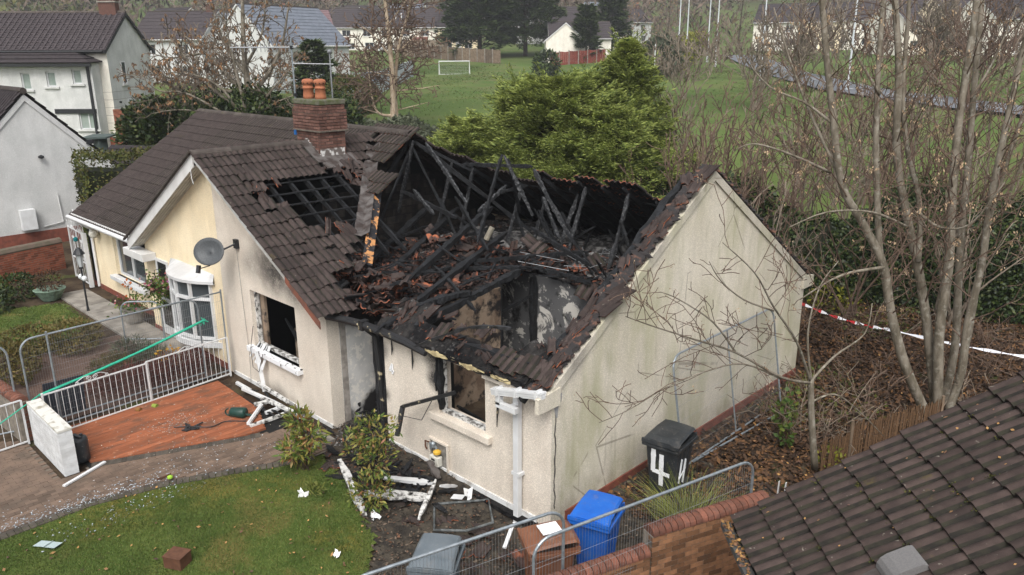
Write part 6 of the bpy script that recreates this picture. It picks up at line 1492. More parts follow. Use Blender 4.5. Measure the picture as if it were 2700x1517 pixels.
conifer('golden_conifer', 'golden conifer filling the gap behind the right half of the clump', onground(31.5,1550), 6.0, 2.5, 320, 200, .20, m_l_gold, 15, power=.55, droop=-.08, rv=(.5,1.35), thin=.11, asp=.22)
# dark conifers at the field's end
conifer('dark_conifer', 'huge dark green conifer beyond the goal, left of the pair', onground(146,1268), 20, 7.0, 460, 100, .9, m_l_dark, 5, skirt=.13, power=.45, droop=.2)
conifer('dark_conifer', 'huge dark green conifer beyond the goal, right of the pair', onground(150,1385), 21, 7.2, 460, 100, .9, m_l_dark, 6, skirt=.12, power=.45, droop=.2)
conifer('columnar_cypress', 'narrow dark cypress in front of the white bungalow gable', onground(134,1542), 8.6, 2.0, 200, 46, .8, m_l_dark, 7, power=.3, droop=-.2)
conifer('columnar_cypress', 'broad dark cypress to the right of the white bungalow', onground(150,1607), 11.5, 2.7, 220, 46, .9, m_l_dark, 9, power=.3, droop=-.2)
# birch with peeling bark
bb = onground(54,1040,325); s = V(bb.x,bb.y,bb.z)
stems = [([gd(1037,330,54),gd(1035,220,54),gd(1028,120,54),gd(1018,30,54),gd(1005,-80,54)],.22,.08),([gd(1047,330,54.3),gd(1042,240,54.5),gd(1050,130,54.5),gd(1075,40,54.6),gd(1090,-40,54.6)],.16,.05),([gd(1040,305,54),gd(1000,300,53.8),gd(982,262,53.8),gd(970,180,53.6),gd(955,110,53.6)],.11,.015),([gd(1030,150,54),gd(985,95,54),gd(940,60,54)],.07,.01),([gd(1050,140,54.5),gd(1090,100,54.5),gd(1150,70,54.5)],.065,.01),([gd(1042,240,54.4),gd(1100,235,54.2),gd(1160,225,54)],.06,.008),([gd(1036,200,54),gd(980,190,53.8),gd(900,165,53.6)],.06,.008),([gd(1022,70,54),gd(1065,10,54),gd(1110,-60,54)],.065,.01),([gd(1000,300,53.8),gd(950,285,53.6),gd(895,270,53.4)],.045,.008),([gd(1050,290,54.4),gd(1090,280,54),gd(1130,270,54)],.045,.008)]
bare_tree('birch_tree', 'bare birch with pale peeling trunk standing on the green field', s, stems, m_birch, m_twig, 2.6, .42, 21, depth=3, spread=.65, up=.05, minr=.028, sides=7, start=.12)
m_twig3 = _bark('grey_brown_twig', (.14,.115,.09), (.085,.07,.054), (.19,.16,.13))
# brown-leaved tree with ivy behind the cream roof
lb = onground(37,640,300)
def lt(px, py, D=37): return gd(px, py, D)
stems = [([lt(660,340),lt(655,240),lt(645,150),lt(640,40),lt(640,-60)],.20,.05),([lt(655,260),lt(600,200),lt(540,140),lt(480,90)],.12,.02),([lt(655,260),lt(710,190),lt(745,110),lt(760,20)],.12,.03),([lt(650,240),lt(560,240),lt(470,210),lt(410,200)],.10,.02),([lt(650,200),lt(590,110),lt(560,20)],.1,.02),([lt(655,280),lt(560,290),lt(450,270)],.09,.02),([lt(650,170),lt(690,90),lt(700,0)],.08,.02),([lt(540,140,36.5),lt(480,150,36),lt(420,160,36)],.06,.012),([lt(640,320,35.5),lt(590,240,35),lt(520,200,34.6),lt(440,190,34.4)],.08,.012),([lt(640,330,35.5),lt(560,300,35),lt(470,290,34.6),lt(400,300,34.4)],.07,.012),([lt(660,330,35.5),lt(700,260,35.2),lt(750,200,35),lt(790,150,35)],.07,.012),([lt(650,300,35.5),lt(620,180,35.2),lt(600,90,35),lt(585,10,35)],.08,.012),([lt(650,300,35.5),lt(540,220,35.2),lt(480,140,35),lt(440,90,35)],.07,.012),([lt(660,310,35.5),lt(730,270,35.2),lt(780,250,35)],.06,.012),([lt(640,330,35),lt(500,250,34.5),lt(420,240,34.2),lt(370,200,34)],.06,.01)]
tl = bare_tree('brown_leaved_tree', 'wide bare tree with few brown leaves behind the cream roof', lb, stems, m_bark, m_twig3, 3.2, .40, 33, depth=3, spread=.62, up=.12, keys=700, keymat=m_l_brown, keysize=.14, minr=.016, sides=7)
leafy('ivy_bush', 'dark ivy mass under the brown leaved tree', 'bush', onground(36,520,300), [((0,0,2.6),3.0,1.8,2.7,.35),((-1.6,-1.4,2.8),2.0,1.5,2.2,.3),((1.9,1.8,2.8),2.5,1.8,2.7,.35)], 19000, .20, .14, m_l_ivy, shell=.4)
leafy('ivy_bush', 'ivy clad bush left of the galvanised fence', 'bush', onground(44,770,280), [((0,0,1.8),2.4,1.8,2.0,.5),((1.5,1.6,2.2),1.8,1.6,2.0,.5)], 7000, .24, .18, m_l_ivy, shell=.4)
conifer('green_conifer', 'olive green conifer spray at the left of the brown leaved tree', onground(36.5,420,300), 4.6, 2.4, 170, 50, .30, m_l_dark2, 41, power=.5)
conifer('green_conifer', 'dark green conifer beside the far slate roof', onground(66,830,200), 5.2, 2.0, 140, 40, .6, m_l_dark, 42, power=.5)
leafy('olive_bush', 'rounded olive green bush beside the palisade fence', 'bush', onground(64,925,230), [((0,0,1.3),2.4,2.0,1.5,1)], 4200, .26, .16, m_l_hedge, shell=.5)
# thin reddish stems right of the golden conifers
def thicket(label, px, D, n, h, seed, spreadx=.8, name='bare_shrub', lean=.18, group='bare shrubs along the field edge'):
    r = random.Random(seed); b = onground(D, px); t = thing(name, label, 'shrub', b, 0, group); mb = MB(); tips = []
    for i in range(n):
        s = V(r.gauss(0,.25), r.gauss(0,.25), 0); e = V(r.gauss(0,spreadx), r.gauss(0,spreadx), h*r.uniform(.6,1.1)); P = smooth_path([s, s.lerp(e,.3)+V(0,0,h*.06), s.lerp(e,.65)+V(r.gauss(0,.1),r.gauss(0,.1),.1), e], 3); m_ = len(P)
        mb.tube(P, [.028*(1-.8*j/(m_-1))*h/4+.005 for j in range(m_)], 5, cap=False); twigs(mb, P, .018, 3, 2.2, .5, .32, r, tips, up=.4, grav=.02, minr=max(.009, D*.0005))
    mb.build('stem', m_twig if seed % 2 else m_twig2, t); return t
thicket('tall reddish bare shrub right of the golden conifers', 1850, 25, 12, 4.6, 51); thicket('slender bare shrub leaning before the road', 1945, 23, 9, 4.8, 53); thicket('dense bare shrub nearest the golden conifers', 1760, 26, 10, 4.0, 55); thicket('bare shrub behind the apex of the gable', 2045, 24, 9, 4.6, 57)
thicket('bare shrub between the grey tree and the road', 2150, 25, 8, 4.6, 58); thicket('grey twiggy bare shrub near the lamp post', 2260, 27, 8, 5.0, 60); thicket('bare shrub behind the tree stems', 2480, 25, 9, 5.0, 61); thicket('bare shrub at the right edge of the field', 2630, 24, 9, 5.2, 63); thicket('low brown bare bush beside the road', 2360, 34, 9, 4.4, 65); thicket('twiggy thicket on the far side of the road bend', 1990, 60, 12, 6, 66, 2.0); thicket('grey thicket near the hedge on the slope', 1800, 70, 10, 5, 68, 2.0); thicket('rusty thicket by the road at the right', 2560, 62, 12, 7, 69, 2.2); thicket('brown scrub right of the far lamp posts', 2100, 75, 12, 8, 70, 2.6); thicket('bare scrub in front of the far right houses', 2450, 80, 12, 9, 72, 2.6)
XS = [(1800,30,7,5.0),(1900,31,7,5.0),(2000,33,7,5.2),(2110,31,7,5.2),(2210,34,7,5.4),(2320,31,7,5.4),(2420,33,7,5.6),(2540,31,7,5.6),(2680,30,7,5.6),(1720,33,8,4.5),(2070,20,8,4.2),(2330,20.5,8,4.0),(2600,20,8,4.2),(1890,21,7,3.6)]
XL = ['just right of the conifer clump','second from the conifer clump','in line with the gable apex','right of the gable apex','left of the grey tree','behind the left stem of the grey tree','behind the middle of the grey tree','behind the right stems','at the right picture edge','touching the tallest conifer','growing out of the ivy above the gable slope','growing out of the ivy behind the grey tree','growing out of the ivy at the right','low by the gable apex']
for i, ((px, D, n, h), lab) in enumerate(zip(XS, XL)): thicket('fine brown bare shrub '+lab, px, D, n, h, 200+i, 1.0)
for i, (px, D, h, lab) in enumerate(((1960,95,8,'first grey scrub tree before the houses beyond the road'),(2090,98,9,'second grey scrub tree before the houses beyond the road'),(2190,96,9,'third grey scrub tree before the houses beyond the road'),(2300,92,9,'fourth grey scrub tree before the houses beyond the road'),(2420,90,9,'fifth grey scrub tree before the houses beyond the road'),(2540,86,9,'sixth grey scrub tree before the houses beyond the road'),(2660,84,9,'seventh grey scrub tree before the houses beyond the road'),(1890,110,8,'scrub tree at the foot of the four lamps'),(700,60,7,'grey scrub tree before the slate roof'),(880,72,6,'grey scrub tree behind the palisade fence'),(480,52,7,'grey scrub tree behind the brown leaved tree'),(560,60,8,'pale scrub tree behind the brown leaved tree'))): thicket(lab, px, D, 6, h*.8, 230+i, 2.2)
# low twigs and brambles on the litter behind the gable
r_ = random.Random(77)
for i, (px, py) in enumerate(((2190,900),(2260,960),(2200,1040),(2330,1020),(2560,1010),(2650,960),(2620,860),(2250,1140),(2130,860),(2300,900),(2690,1020),(2560,920))):
    p = gz(px, py, 0); t = thing('low_twigs', 'low tangle of thin brown twigs on the leaf litter', 'shrub', p, 0, 'low tangles of twigs behind the gable'); mb = MB(); tips = []
    for j in range(9):
        q = wander(V(r_.gauss(0,.2),r_.gauss(0,.2),0), V(r_.gauss(0,.8),r_.gauss(0,.8),1), r_.uniform(.6,1.5), 5, .2, -.04, r_); mb.tube(q, [.012,.011,.010,.009,.008,.006], 3, cap=False); twigs(mb, q, .010, 2, 4, .6, .4, r_, tips, minr=.0065, up=.1)
    mb.build('twig', m_twig, t)
q_ = np.array([(x, y) for x, y in zip(rng.uniform(-1.5,14,16000), rng.uniform(6,19,16000)) if (x > .2 or y > 9.3) and math.sin(x*1.3+1)+math.sin(y*1.1)+math.sin(x*.6-y*.7) > .55])
n_ = len(q_); tag(cards('ground_cover', np.column_stack([q_, hgt(q_[:,0],q_[:,1])+rng.uniform(.02,.16,n_)]), rdir(n_)+[0,0,.4], rdir(n_)*.6+[0,0,1], rng.uniform(.05,.13,n_), rng.uniform(.04,.09,n_), m_l_hedge, kind='stuff'), 'green weeds and ivy creeping over the litter', 'weeds')
for i in range(22):
    p = V(r_.uniform(.6,9), r_.uniform(7,16), 0)
    if i < 6: p = V(r_.uniform(1.2,2.6), r_.uniform(5,8), 0)
    t = thing('low_twigs', 'low tangle of thin brown twigs on the leaf litter', 'shrub', p, 0, 'low tangles of twigs behind the gable'); mb = MB(); tips = []
    for j in range(8):
        q = wander(V(r_.gauss(0,.3),r_.gauss(0,.3),0), V(r_.gauss(0,1),r_.gauss(0,1),.9), r_.uniform(.7,1.8), 5, .22, -.05, r_); mb.tube(q, [.012,.011,.010,.009,.008,.006], 3, cap=False); twigs(mb, q, .010, 2, 3.5, .6, .4, r_, tips, minr=.0065, up=.1)
    mb.build('twig', m_twig if i % 2 else m_twig2, t)
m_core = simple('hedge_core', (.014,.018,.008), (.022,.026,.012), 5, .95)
# ivy bank and hedges behind
def bank(name, label, p0, p1, wd, h, n, L, mat, cat='hedge', lumpy=.25, box=False, kind=None, z=None):
    p0 = Vector(p0); p1 = Vector(p1); d = p1-p0; Ln = d.length; dn = d.normalized(); s = V(-dn.y, dn.x, 0); base = V(p0.x,p0.y,hz(p0.x,p0.y) if z is None else z); t = thing(name, label, cat, base)
    u = rng.random(n)*Ln; face = rng.random(n)
    if box:
        a = np.where(face < .35, rng.uniform(-1,1,n), np.where(face < .58, 1.0, -1.0)); zz = np.where(face < .35, 1.0, rng.random(n)); en = face > .82; a = np.where(en, rng.uniform(-1,1,n), a); u = np.where(en, np.where(rng.random(n) < .5, 0.0, Ln)+rng.normal(0,.03,n), u)
    else:
        th = rng.uniform(0,pi,n); rad = .7+.3*rng.random(n)**.5; a = np.cos(th)*rad; zz = np.sin(th)**.8*rad
    lump = 1+lumpy*(np.sin(u*1.7+p0.x)+np.sin(u*.73+2+p0.y))*.5
    a = a*wd/2*(1+rng.normal(0,.03,n)); z_ = zz*h*lump*(1+rng.normal(0,.03,n)); X = p0.x+dn.x*u+s.x*a; Y = p0.y+dn.y*u+s.y*a; G = hgt(X, Y) if z is None else np.full(n, z)
    P = np.column_stack([X-base.x, Y-base.y, G-base.z+z_]); nn = np.column_stack([s.x*a, s.y*a, z_*.6]); nn /= np.linalg.norm(nn,axis=1,keepdims=True)+1e-9
    cards('foliage', P, nn*.6+rdir(n)*.9, nn+rdir(n)*.5, rng.uniform(.6,1.3,n)*L, rng.uniform(.6,1.1,n)*L*.75, mat, t, bend=.1)
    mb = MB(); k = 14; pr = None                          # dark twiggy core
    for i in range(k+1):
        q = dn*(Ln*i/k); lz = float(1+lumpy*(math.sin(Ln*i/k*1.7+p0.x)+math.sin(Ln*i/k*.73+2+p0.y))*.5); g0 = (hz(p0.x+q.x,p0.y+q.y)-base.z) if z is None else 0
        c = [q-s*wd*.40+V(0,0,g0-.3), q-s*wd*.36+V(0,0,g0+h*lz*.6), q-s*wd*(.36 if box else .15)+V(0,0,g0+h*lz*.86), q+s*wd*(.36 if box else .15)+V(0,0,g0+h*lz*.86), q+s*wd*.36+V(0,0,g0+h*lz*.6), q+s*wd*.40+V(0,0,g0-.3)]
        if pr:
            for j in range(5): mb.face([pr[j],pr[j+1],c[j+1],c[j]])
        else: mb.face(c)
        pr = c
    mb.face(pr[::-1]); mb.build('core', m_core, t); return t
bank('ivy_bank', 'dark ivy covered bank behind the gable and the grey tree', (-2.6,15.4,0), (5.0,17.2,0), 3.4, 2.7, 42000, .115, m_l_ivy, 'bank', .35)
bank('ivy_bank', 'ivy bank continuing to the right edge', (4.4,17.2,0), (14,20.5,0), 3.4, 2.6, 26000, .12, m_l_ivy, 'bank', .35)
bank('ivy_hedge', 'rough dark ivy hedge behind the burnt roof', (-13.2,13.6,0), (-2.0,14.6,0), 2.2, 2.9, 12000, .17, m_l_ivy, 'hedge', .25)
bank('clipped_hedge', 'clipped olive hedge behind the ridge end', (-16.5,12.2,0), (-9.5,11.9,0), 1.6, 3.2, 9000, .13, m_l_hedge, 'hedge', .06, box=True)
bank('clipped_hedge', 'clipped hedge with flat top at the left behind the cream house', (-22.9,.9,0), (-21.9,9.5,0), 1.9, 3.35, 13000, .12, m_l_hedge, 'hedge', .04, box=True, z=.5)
bank('golden_hedge', 'golden topped clipped hedge on the far slope', fr(112,22)+V(0,0,0), fr(150,34), 3, 3.4, 3500, .5, m_l_hedge_y, 'hedge', .1, box=True)
bank('grey_green_hedge', 'low scrub along the field path', gd(900,325,53)*1, gd(1180,325,51), 1.6, 1.0, 2600, .25, m_l_grey, 'hedge', .5)
leafy('yellow_green_bush', 'yellow green bush at the back corner of the gable', 'bush', gd(2190,770,22)-V(0,0,1.1), [((0,0,.7),.8,.7,.6,1)], 700, .15, .08, m_l_hedge_y)
leafy('grey_green_bush', 'blue grey bush left of the golden hedge', 'bush', onground(105,1735), [((0,0,2.4),2.6,2.4,2.6,1)], 1800, .6, .3, m_l_grey)
leafy('dark_bush', 'dark bush at the foot of the huge conifers', 'bush', onground(108,1440), [((0,0,1.5),1.8,1.6,1.8,1)], 900, .5, .3, m_l_ivy)
n = 42000; D = 40+90*rng.random(n)**.8; px = rng.uniform(650,2750,n); S = (px-1350)/2076*D*1.04; X = CAM.x+F2.x*D+R2.x*S; Y = CAM.y+F2.y*D+R2.y*S; ok = (np.sin(X*.35)+np.sin(Y*.28)+np.sin((X-Y)*.13)+rng.normal(0,.7,n)) > -.2; X, Y, D = X[ok], Y[ok], D[ok]; n = len(X)
tag(cards('field_grass', np.column_stack([X,Y,hgt(X,Y)-.02]), rdir(n)*[1,1,.2]+[0,0,.45], rdir(n), D*.0024*rng.uniform(.6,1.5,n), D*.0010, leafmat('field_blade', [(.075,.125,.03),(.10,.15,.038),(.13,.155,.05),(.15,.15,.06)], .7, .45), kind='stuff'), 'rough tufts of grass over the green field', 'grass')
# front garden plants
leafy('pieris_shrub', 'tall variegated shrub with reddish leaves in front of the window', 'shrub', (-2.72,-1.42,.0), [((0,.05,1.25),.42,.40,.30,.30),((-.3,-.1,.95),.28,.28,.25,.15),((.25,-.15,.95),.34,.3,.3,.2),((.35,-.3,.45),.4,.35,.28,.2),((.1,-.25,.18),.42,.3,.18,.15)], 1050, .115, .042, m_l_rhodo, shell=.3)
leafy('pieris_shrub', 'smaller shrub with upright leaf whorls beside the paving', 'shrub', (-4.45,-1.75,.0), [((-.1,0,.98),.22,.22,.2,.25),((.15,.05,.7),.26,.25,.25,.3),((-.1,-.1,.42),.34,.3,.2,.45)], 700, .15, .045, m_l_rhodo, shell=.3)
leafy('small_rosette_plant', 'small pale rosette plant on the lawn', 'plant', gz(832,1305,0), [((0,0,.1),.13,.13,.1,1)], 70, .14, .03, m_l_orn, stems=False, shell=.1, up=.6)
def tuft(name, label, base, n, L, wd, mat, spread=.9):
    t = thing(name, label, 'grass', base); segs = 5; d = rdir(n)*[spread,spread,0]+[0,0,1]; d /= np.linalg.norm(d,axis=1,keepdims=True); P0 = rng.normal(0,.10,(n,3))*[1,1,0]; l = L*rng.uniform(.6,1.15,n); vs = []; fs = []
    for i in range(n):
        p = Vector(P0[i]); q = Vector(d[i]); s = q.cross(V(rng.normal(),rng.normal(),rng.normal())).normalized()*wd/2
        b = len(vs)
        for j in range(segs+1): w_ = (1-j/segs)*.9+.1; vs += [tuple(p-s*w_), tuple(p+s*w_)]; p = p+q*(l[i]/segs); q = (q+V(q.x,q.y,-.3)*.16).normalized()
        for j in range(segs): fs.append((b+2*j,b+2*j+1,b+2*j+3,b+2*j+2))
    me = bpy.data.meshes.new('blades'); me.from_pydata(vs, [], fs); a = me.attributes.new('rnd','FLOAT','FACE'); a.data.foreach_set('value', np.repeat(rng.random(n),segs).astype(np.float32)); me.materials.append(mat)
    o = bpy.data.objects.new('blades', me); COL.objects.link(o); o.parent = t; return t
tuft('ornamental_grass', 'large clump of pale green ornamental grass behind the brick wall', (1.75,1.30,.0), 520, 1.15, .014, m_l_orn)
leafy('bronze_shrub', 'wide bronze green shrub at the left behind the fence', 'shrub', (-14.2,-2.6,0), [((0,0,.35),.9,.7,.4,.6),((-.6,-.8,.3),.7,.7,.35,.4)], 2600, .10, .05, m_l_shrub)
leafy('bronze_shrub', 'bronze shrub nearer the left edge behind the fence', 'shrub', (-13.2,-4.4,0), [((0,0,.4),1.1,.8,.45,1)], 2200, .10, .05, m_l_shrub)
leafy('lavender_bush', 'grey green lavender bush in the middle of the mulch bed', 'shrub', (-12.4,-1.8,0), [((0,0,.22),.55,.45,.28,.5),((.7,.2,.2),.5,.4,.25,.5)], 1800, .13, .018, m_l_grey, up=.8, shell=.3)
leafy('lavender_bush', 'olive green bush next to the lavender', 'shrub', (-11.7,-2.5,0), [((0,0,.2),.5,.5,.25,1)], 1000, .12, .02, m_l_shrub, up=.8, shell=.3)
leafy('red_heather', 'dark red heather mass behind the white gate', 'shrub', (-10.6,-2.0,0), [((0,-.6,.18),.7,1.0,.25,.5),((.1,.5,.2),.6,.9,.28,.5)], 4200, .16, .016, m_l_red, up=1.0, shell=.2, stems=False)
leafy('yellow_leaf_plant', 'small plant with bright yellow leaves behind the gate', 'plant', gz(448,955,.1)-V(0,0,.1), [((0,0,.25),.28,.32,.22,1)], 70, .10, .08, m_l_yellow)
leafy('dark_green_shrub', 'dark green shrub at the left by the red wall', 'shrub', (-19.6,-3.4,0), [((0,0,.3),1.2,.9,.5,.6),((-.9,1.2,.25),.9,.8,.4,.4)], 3000, .12, .07, m_l_ivy)
leafy('potted_bush', 'brown twiggy bush in an oval planter near the white gate', 'shrub', (-19.3,-1.6,0), [((0,0,.6),.5,.4,.3,1)], 500, .1, .04, m_l_litter)
t = thing('oval_planter', 'pale green oval planter by the garden gate', 'planter', (-19.3,-1.6,0)); mb = MB(); mb.lathe((0,0,0),[(.25,0),(.42,.28),(.46,.34),(.40,.34)],16); mb.build('planter_bowl', simple('verdigris', (.18,.26,.20), (.10,.14,.10), 8), t)
t = thing('flower_planter', 'stone planter with flowers by the cream house door', 'planter', (-15.0,-.72,0.03)); mb = MB(); mb.lathe((0,0,0),[(.2,0),(.24,.1),(.26,.4),(.28,.42),(.22,.42)],14); mb.build('planter_pot', m_concrete, t)
P = rng.normal(0,1,(260,3))*[.2,.2,.12]+[0,0,.55]; cards('leaves', P, rdir(260)+[0,0,.3], rdir(260), .11, .06, m_l_bright, t); P = rng.normal(0,1,(70,3))[:34]*[.2,.2,.12]+[0,0,.6]; rng.random(1); cards('blooms', P, rdir(34), rdir(34), .07, .06, m_l_flower, t)
P = rng.normal(0,1,(16,3))*[.08,.08,.1]+[-.1,0,1.1]; cards('orange_blooms', P, rdir(16), rdir(16), .10, .08, m_l_orange, t); MB().tube([V(-.1,0,.4),V(-.1,0,1.1)],.01,5).build('flower_stem', m_l_bright, t)
t = thing('hanging_basket', 'hanging basket of pink and red flowers beside the front door', 'hanging basket', (-12.98,-.75,1.35)); P = rng.normal(0,1,(420,3))*[.2,.16,.13]+[0,0,.2]; cards('leaves', P, rdir(420)-[0,0,.3], rdir(420), .10, .055, m_l_bright, t); P = rng.normal(0,1,(120,3))*[.21,.17,.13]+[0,0,.22]; cards('blooms', P, rdir(120), rdir(120), .09, .08, m_l_flower, t)
P = np.column_stack([rng.choice([-.18,.18],120)+rng.normal(0,.04,120), rng.normal(0,.06,120), rng.uniform(-.35,.1,120)]); cards('trailing_leaves', P, rdir(120)-[0,0,.8], rdir(120), .09, .05, m_l_bright, t); MB().lathe((0,0,0),[(.05,0),(.16,.08),(.2,.18)],12).build('basket', m_bark_dark, t)
mb = MB(); mb.tube([V(0,0,.3),V(0,.0,.62),V(-.05,.3,.62)],.01,5); mb.tube([V(-.05,.3,.4),V(-.03,.15,.6)],.008,5); mb.build('bracket', m_iron, t)
p = gz(132,1085,.0); t = thing('dark_screen', 'dark blue grey board leaning behind the white gate', 'board', (-9.95,-4.05,0)); MB().obox(V(0,0,.45), V(.02,.38,0), V(.1,0,.45), V(.012,0,0)).build('board', simple('dark_slate_sheet', (.035,.042,.055), None, rough=.5), t)
# bare twigs at the left edge in front of the drive
r_ = random.Random(91); t = thing('bare_bush', 'bare twiggy bush reaching over the drive from the left edge', 'bush', (-7.9,-7.2,0)); mb = MB(); tips = []
for j in range(16):
    q = wander(V(r_.gauss(0,.12),r_.gauss(0,.12),0), V(r_.uniform(.2,.9),r_.uniform(.2,1.0),r_.uniform(.3,1.3)), r_.uniform(1.2,2.0), 7, .13, -.02, r_); mb.tube(q, [.011-.0011*i for i in range(8)], 4, cap=False); twigs(mb, q, .009, 2, 3.2, .55, .36, r_, tips, minr=.0028, up=.1)
mb.build('twig', m_bark_dark, t)
t = thing('bare_bush', 'thin bare twigs at the left edge before the red wall', 'bush', (-19.2,-4.9,0)); mb = MB()
for j in range(7):
    q = wander(V(r_.gauss(0,.12),r_.gauss(0,.12),0), V(r_.uniform(-.4,.5),r_.uniform(-.2,.9),1.3), r_.uniform(1.5,2.6), 7, .14, .0, r_); mb.tube(q, [.016-.0016*i for i in range(8)], 4, cap=False); twigs(mb, q, .012, 2, 2.5, .55, .36, r_, tips, minr=.005, up=.1)
mb.build('twig', m_twig2, t)

# ------------------------------------------------------------------ neighbouring and far houses
def slope_tiles(mb, a, b, c, d, rows, th=.05):
    """roof slope eave a-b, ridge d-c, laid in stepped courses"""
    a, b, c, d = map(Vector, (a, b, c, d)); n = (b-a).cross(d-a).normalized()
    for r in range(rows):
        t0, t1 = r/rows, (r+1)/rows; p0 = a.lerp(d,t0); p1 = b.lerp(c,t0); p2 = b.lerp(c,t1); p3 = a.lerp(d,t1)
        mb.face([p0+n*th, p1+n*th, p2+n*th*.35, p3+n*th*.35]); mb.face([p0, p1, p1+n*th, p0+n*th])
    mb.face([a, d, c, b])
def house(name, label, loc, rz, w_, d_, he, hr, wallm, roofm, wins=(), gwins=(), chim=None, group=None, door=None, oh=.3, extra=None, rows=12, both=True, wm=None, cols=False, fasc=True):
    """ridge along local x, front faces local -y, (0,0) at the middle of the front wall's foot"""
    t = thing(name, label, 'house', loc, rz, group); hw = w_/2
    mb = MB(); mb.wallx(-hw, hw, 0, .25, -1.2, he, [(x-a/2,x+a/2,z,z+b) for (x,z,a,b) in wins]); mb.box(-hw, hw, d_-.25, d_, -1.2, he)
    for s in (-1,1):
        x0 = s*hw-(.25 if s > 0 else 0); mb.extr([V(x0,.25,-1.2),V(x0,d_-.25,-1.2),V(x0,d_-.25,he+.25*(hr-he)/(d_/2)),V(x0,d_/2,hr-.02),V(x0,.25,he+.25*(hr-he)/(d_/2))], (.25,0,0))
    mb.build('wall', wallm, t)
    sl = (hr-he)/(d_/2); ze = he-oh*sl
    mb = MB(); slope_tiles(mb, (-hw-.12,-oh,ze+.02),(hw+.12,-oh,ze+.02),(hw+.12,d_/2,hr+.05),(-hw-.12,d_/2,hr+.05), rows); slope_tiles(mb, (hw+.12,d_+oh,ze+.02),(-hw-.12,d_+oh,ze+.02),(-hw-.12,d_/2,hr+.05),(hw+.12,d_/2,hr+.05), rows)
    if cols:
        nn = int(w_/.3); 
        for i in range(nn+1):
            x = -hw+w_*i/nn; mb.beam((x,-oh,ze+.07),(x,d_/2,hr+.10),.12,.05)
    rf = mb.build('roof', roofm, t); MB().tube([V(-hw-.12,d_/2,hr+.06),V(hw+.12,d_/2,hr+.06)],.11,6).build('ridge', m_ridge, rf)
    if fasc:
        mb = MB(); mb.box(-hw-.1,hw+.1,-oh-.05,-oh,ze-.12,ze+.04); mb.tube([V(-hw,-oh-.1,ze-.02),V(hw,-oh-.1,ze-.02)],.05,6); mb.build('gutter', m_fascia if fasc is True else fasc, t)
        mb = MB()
        for s in (-1,1):
            x0 = s*(hw+.1); 
            for (ya, za, yb, zb) in ((-oh,ze,d_/2,hr),(d_+oh,ze,d_/2,hr)): mb.extr([V(x0,ya,za-.14),V(x0,yb,zb-.14),V(x0,yb,zb+.04),V(x0,ya,za+.04)], (s*.03,0,0))
        mb.build('barge_board', m_fascia if fasc is True else fasc, t)
    for (x,z,a,b) in wins:
        mb = MB(); f = .07
        mb.box(x-a/2,x+a/2,.10,.17,z,z+f); mb.box(x-a/2,x+a/2,.10,.17,z+b-f,z+b)
        for xx in ([x-a/2, x+a/2-f]+([x-f/2] if a > .8 else [])): mb.box(xx,xx+f,.10,.17,z+f,z+b-f)
        wn_ = mb.build('window', m_pvc, t); MB().box(x-a/2+f,x+a/2-f,.13,.14,z+f,z+b-f).build('pane', wm or m_glass, wn_); MB().box(x-a/2-.12,x+a/2+.12,-.1,.08,z-.1,z).build('sill', wallm, wn_)
    for (y,z,a,b) in gwins:
        mb = MB(); f = .07
        mb.box(hw,hw+.04,y-a/2,y+a/2,z,z+f); mb.box(hw,hw+.04,y-a/2,y+a/2,z+b-f,z+b)
        for yy in (y-a/2, y+a/2-f): mb.box(hw,hw+.04,yy,yy+f,z+f,z+b-f)
        wn_ = mb.build('window', m_pvc, t); MB().box(hw+.005,hw+.02,y-a/2+f,y+a/2-f,z+f,z+b-f).build('pane', wm or m_glass, wn_); MB().box(hw,hw+.1,y-a/2-.12,y+a/2+.12,z-.1,z).build('sill', wallm, wn_)
    if door:
        x, a, can = door; mb = MB(); mb.box(x-a/2,x+a/2,-.03,.0,-.1,2.05); mb.build('door', m_whitepaint, t)
        if can: m2 = MB(); slope_tiles(m2, (x-can/2,-1.1,2.3),(x+can/2,-1.1,2.3),(x+can/2,0,2.9),(x-can/2,0,2.9), 4); m2.build('porch_roof', simple('red_brown_canopy', (.16,.055,.04), (.12,.045,.035), 4), t)
    if chim:
        x, y, cw, ch = chim; c_ = MB().box(x-cw/2,x+cw/2,y-.25,y+.25,hr-.8,hr+ch).build('chimney', m_brick_ch, t); mb = MB(); mb.box(x-cw/2-.05,x+cw/2+.05,y-.3,y+.3,hr+ch-.16,hr+ch-.08); mb.box(x-cw/2-.04,x+cw/2+.04,y-.29,y+.29,hr+ch,hr+ch+.06); mb.build('chimney_cap', m_concrete, c_)
        for s in (-.2,.2): MB().lathe((x+s*cw,y,hr+ch+.05),[(.1,0),(.09,.3),(.11,.34)],8).build('chimney_pot', m_pot, c_)
    return t
RZ = -YAW
# left two-storey block: frame looking back along the view direction
p = gd(278,126,45); g0 = hz(p.x,p.y)
cx = fr(45, (V(p.x,p.y,0)-fr(45,0)).dot(R2)-7.0)
T = house('two_storey_house', 'grey rendered two storey house with brown tiled roof at the upper left', (cx.x,cx.y,2.6), RZ, 14, 5.4, 5.0, 6.85, m_grey_render, m_tile_far, wins=(), gwins=((1.7,3.0,.55,1.25),(2.0,.75,.5,1.4)), chim=(6.2,2.7,.95,.75), rows=15, cols=True, fasc=m_iron)
MB().box(4.4,7.01,-.012,0,-1,4.9).build('cream_front_panel', m_offwhite, T); MB().box(4.4,7.012,-.014,.0,-1.2,.15).build('brick_plinth', m_brick_red, T)
mb = MB()
for i in range(6): z = .5+i*.42; mb.box(4.4,7.015,-.016,-.013,z,z+.018); mb.box(7.001,7.004,0,5.4,z,z+.018)
mb.build('render_joint', m_concrete, T)
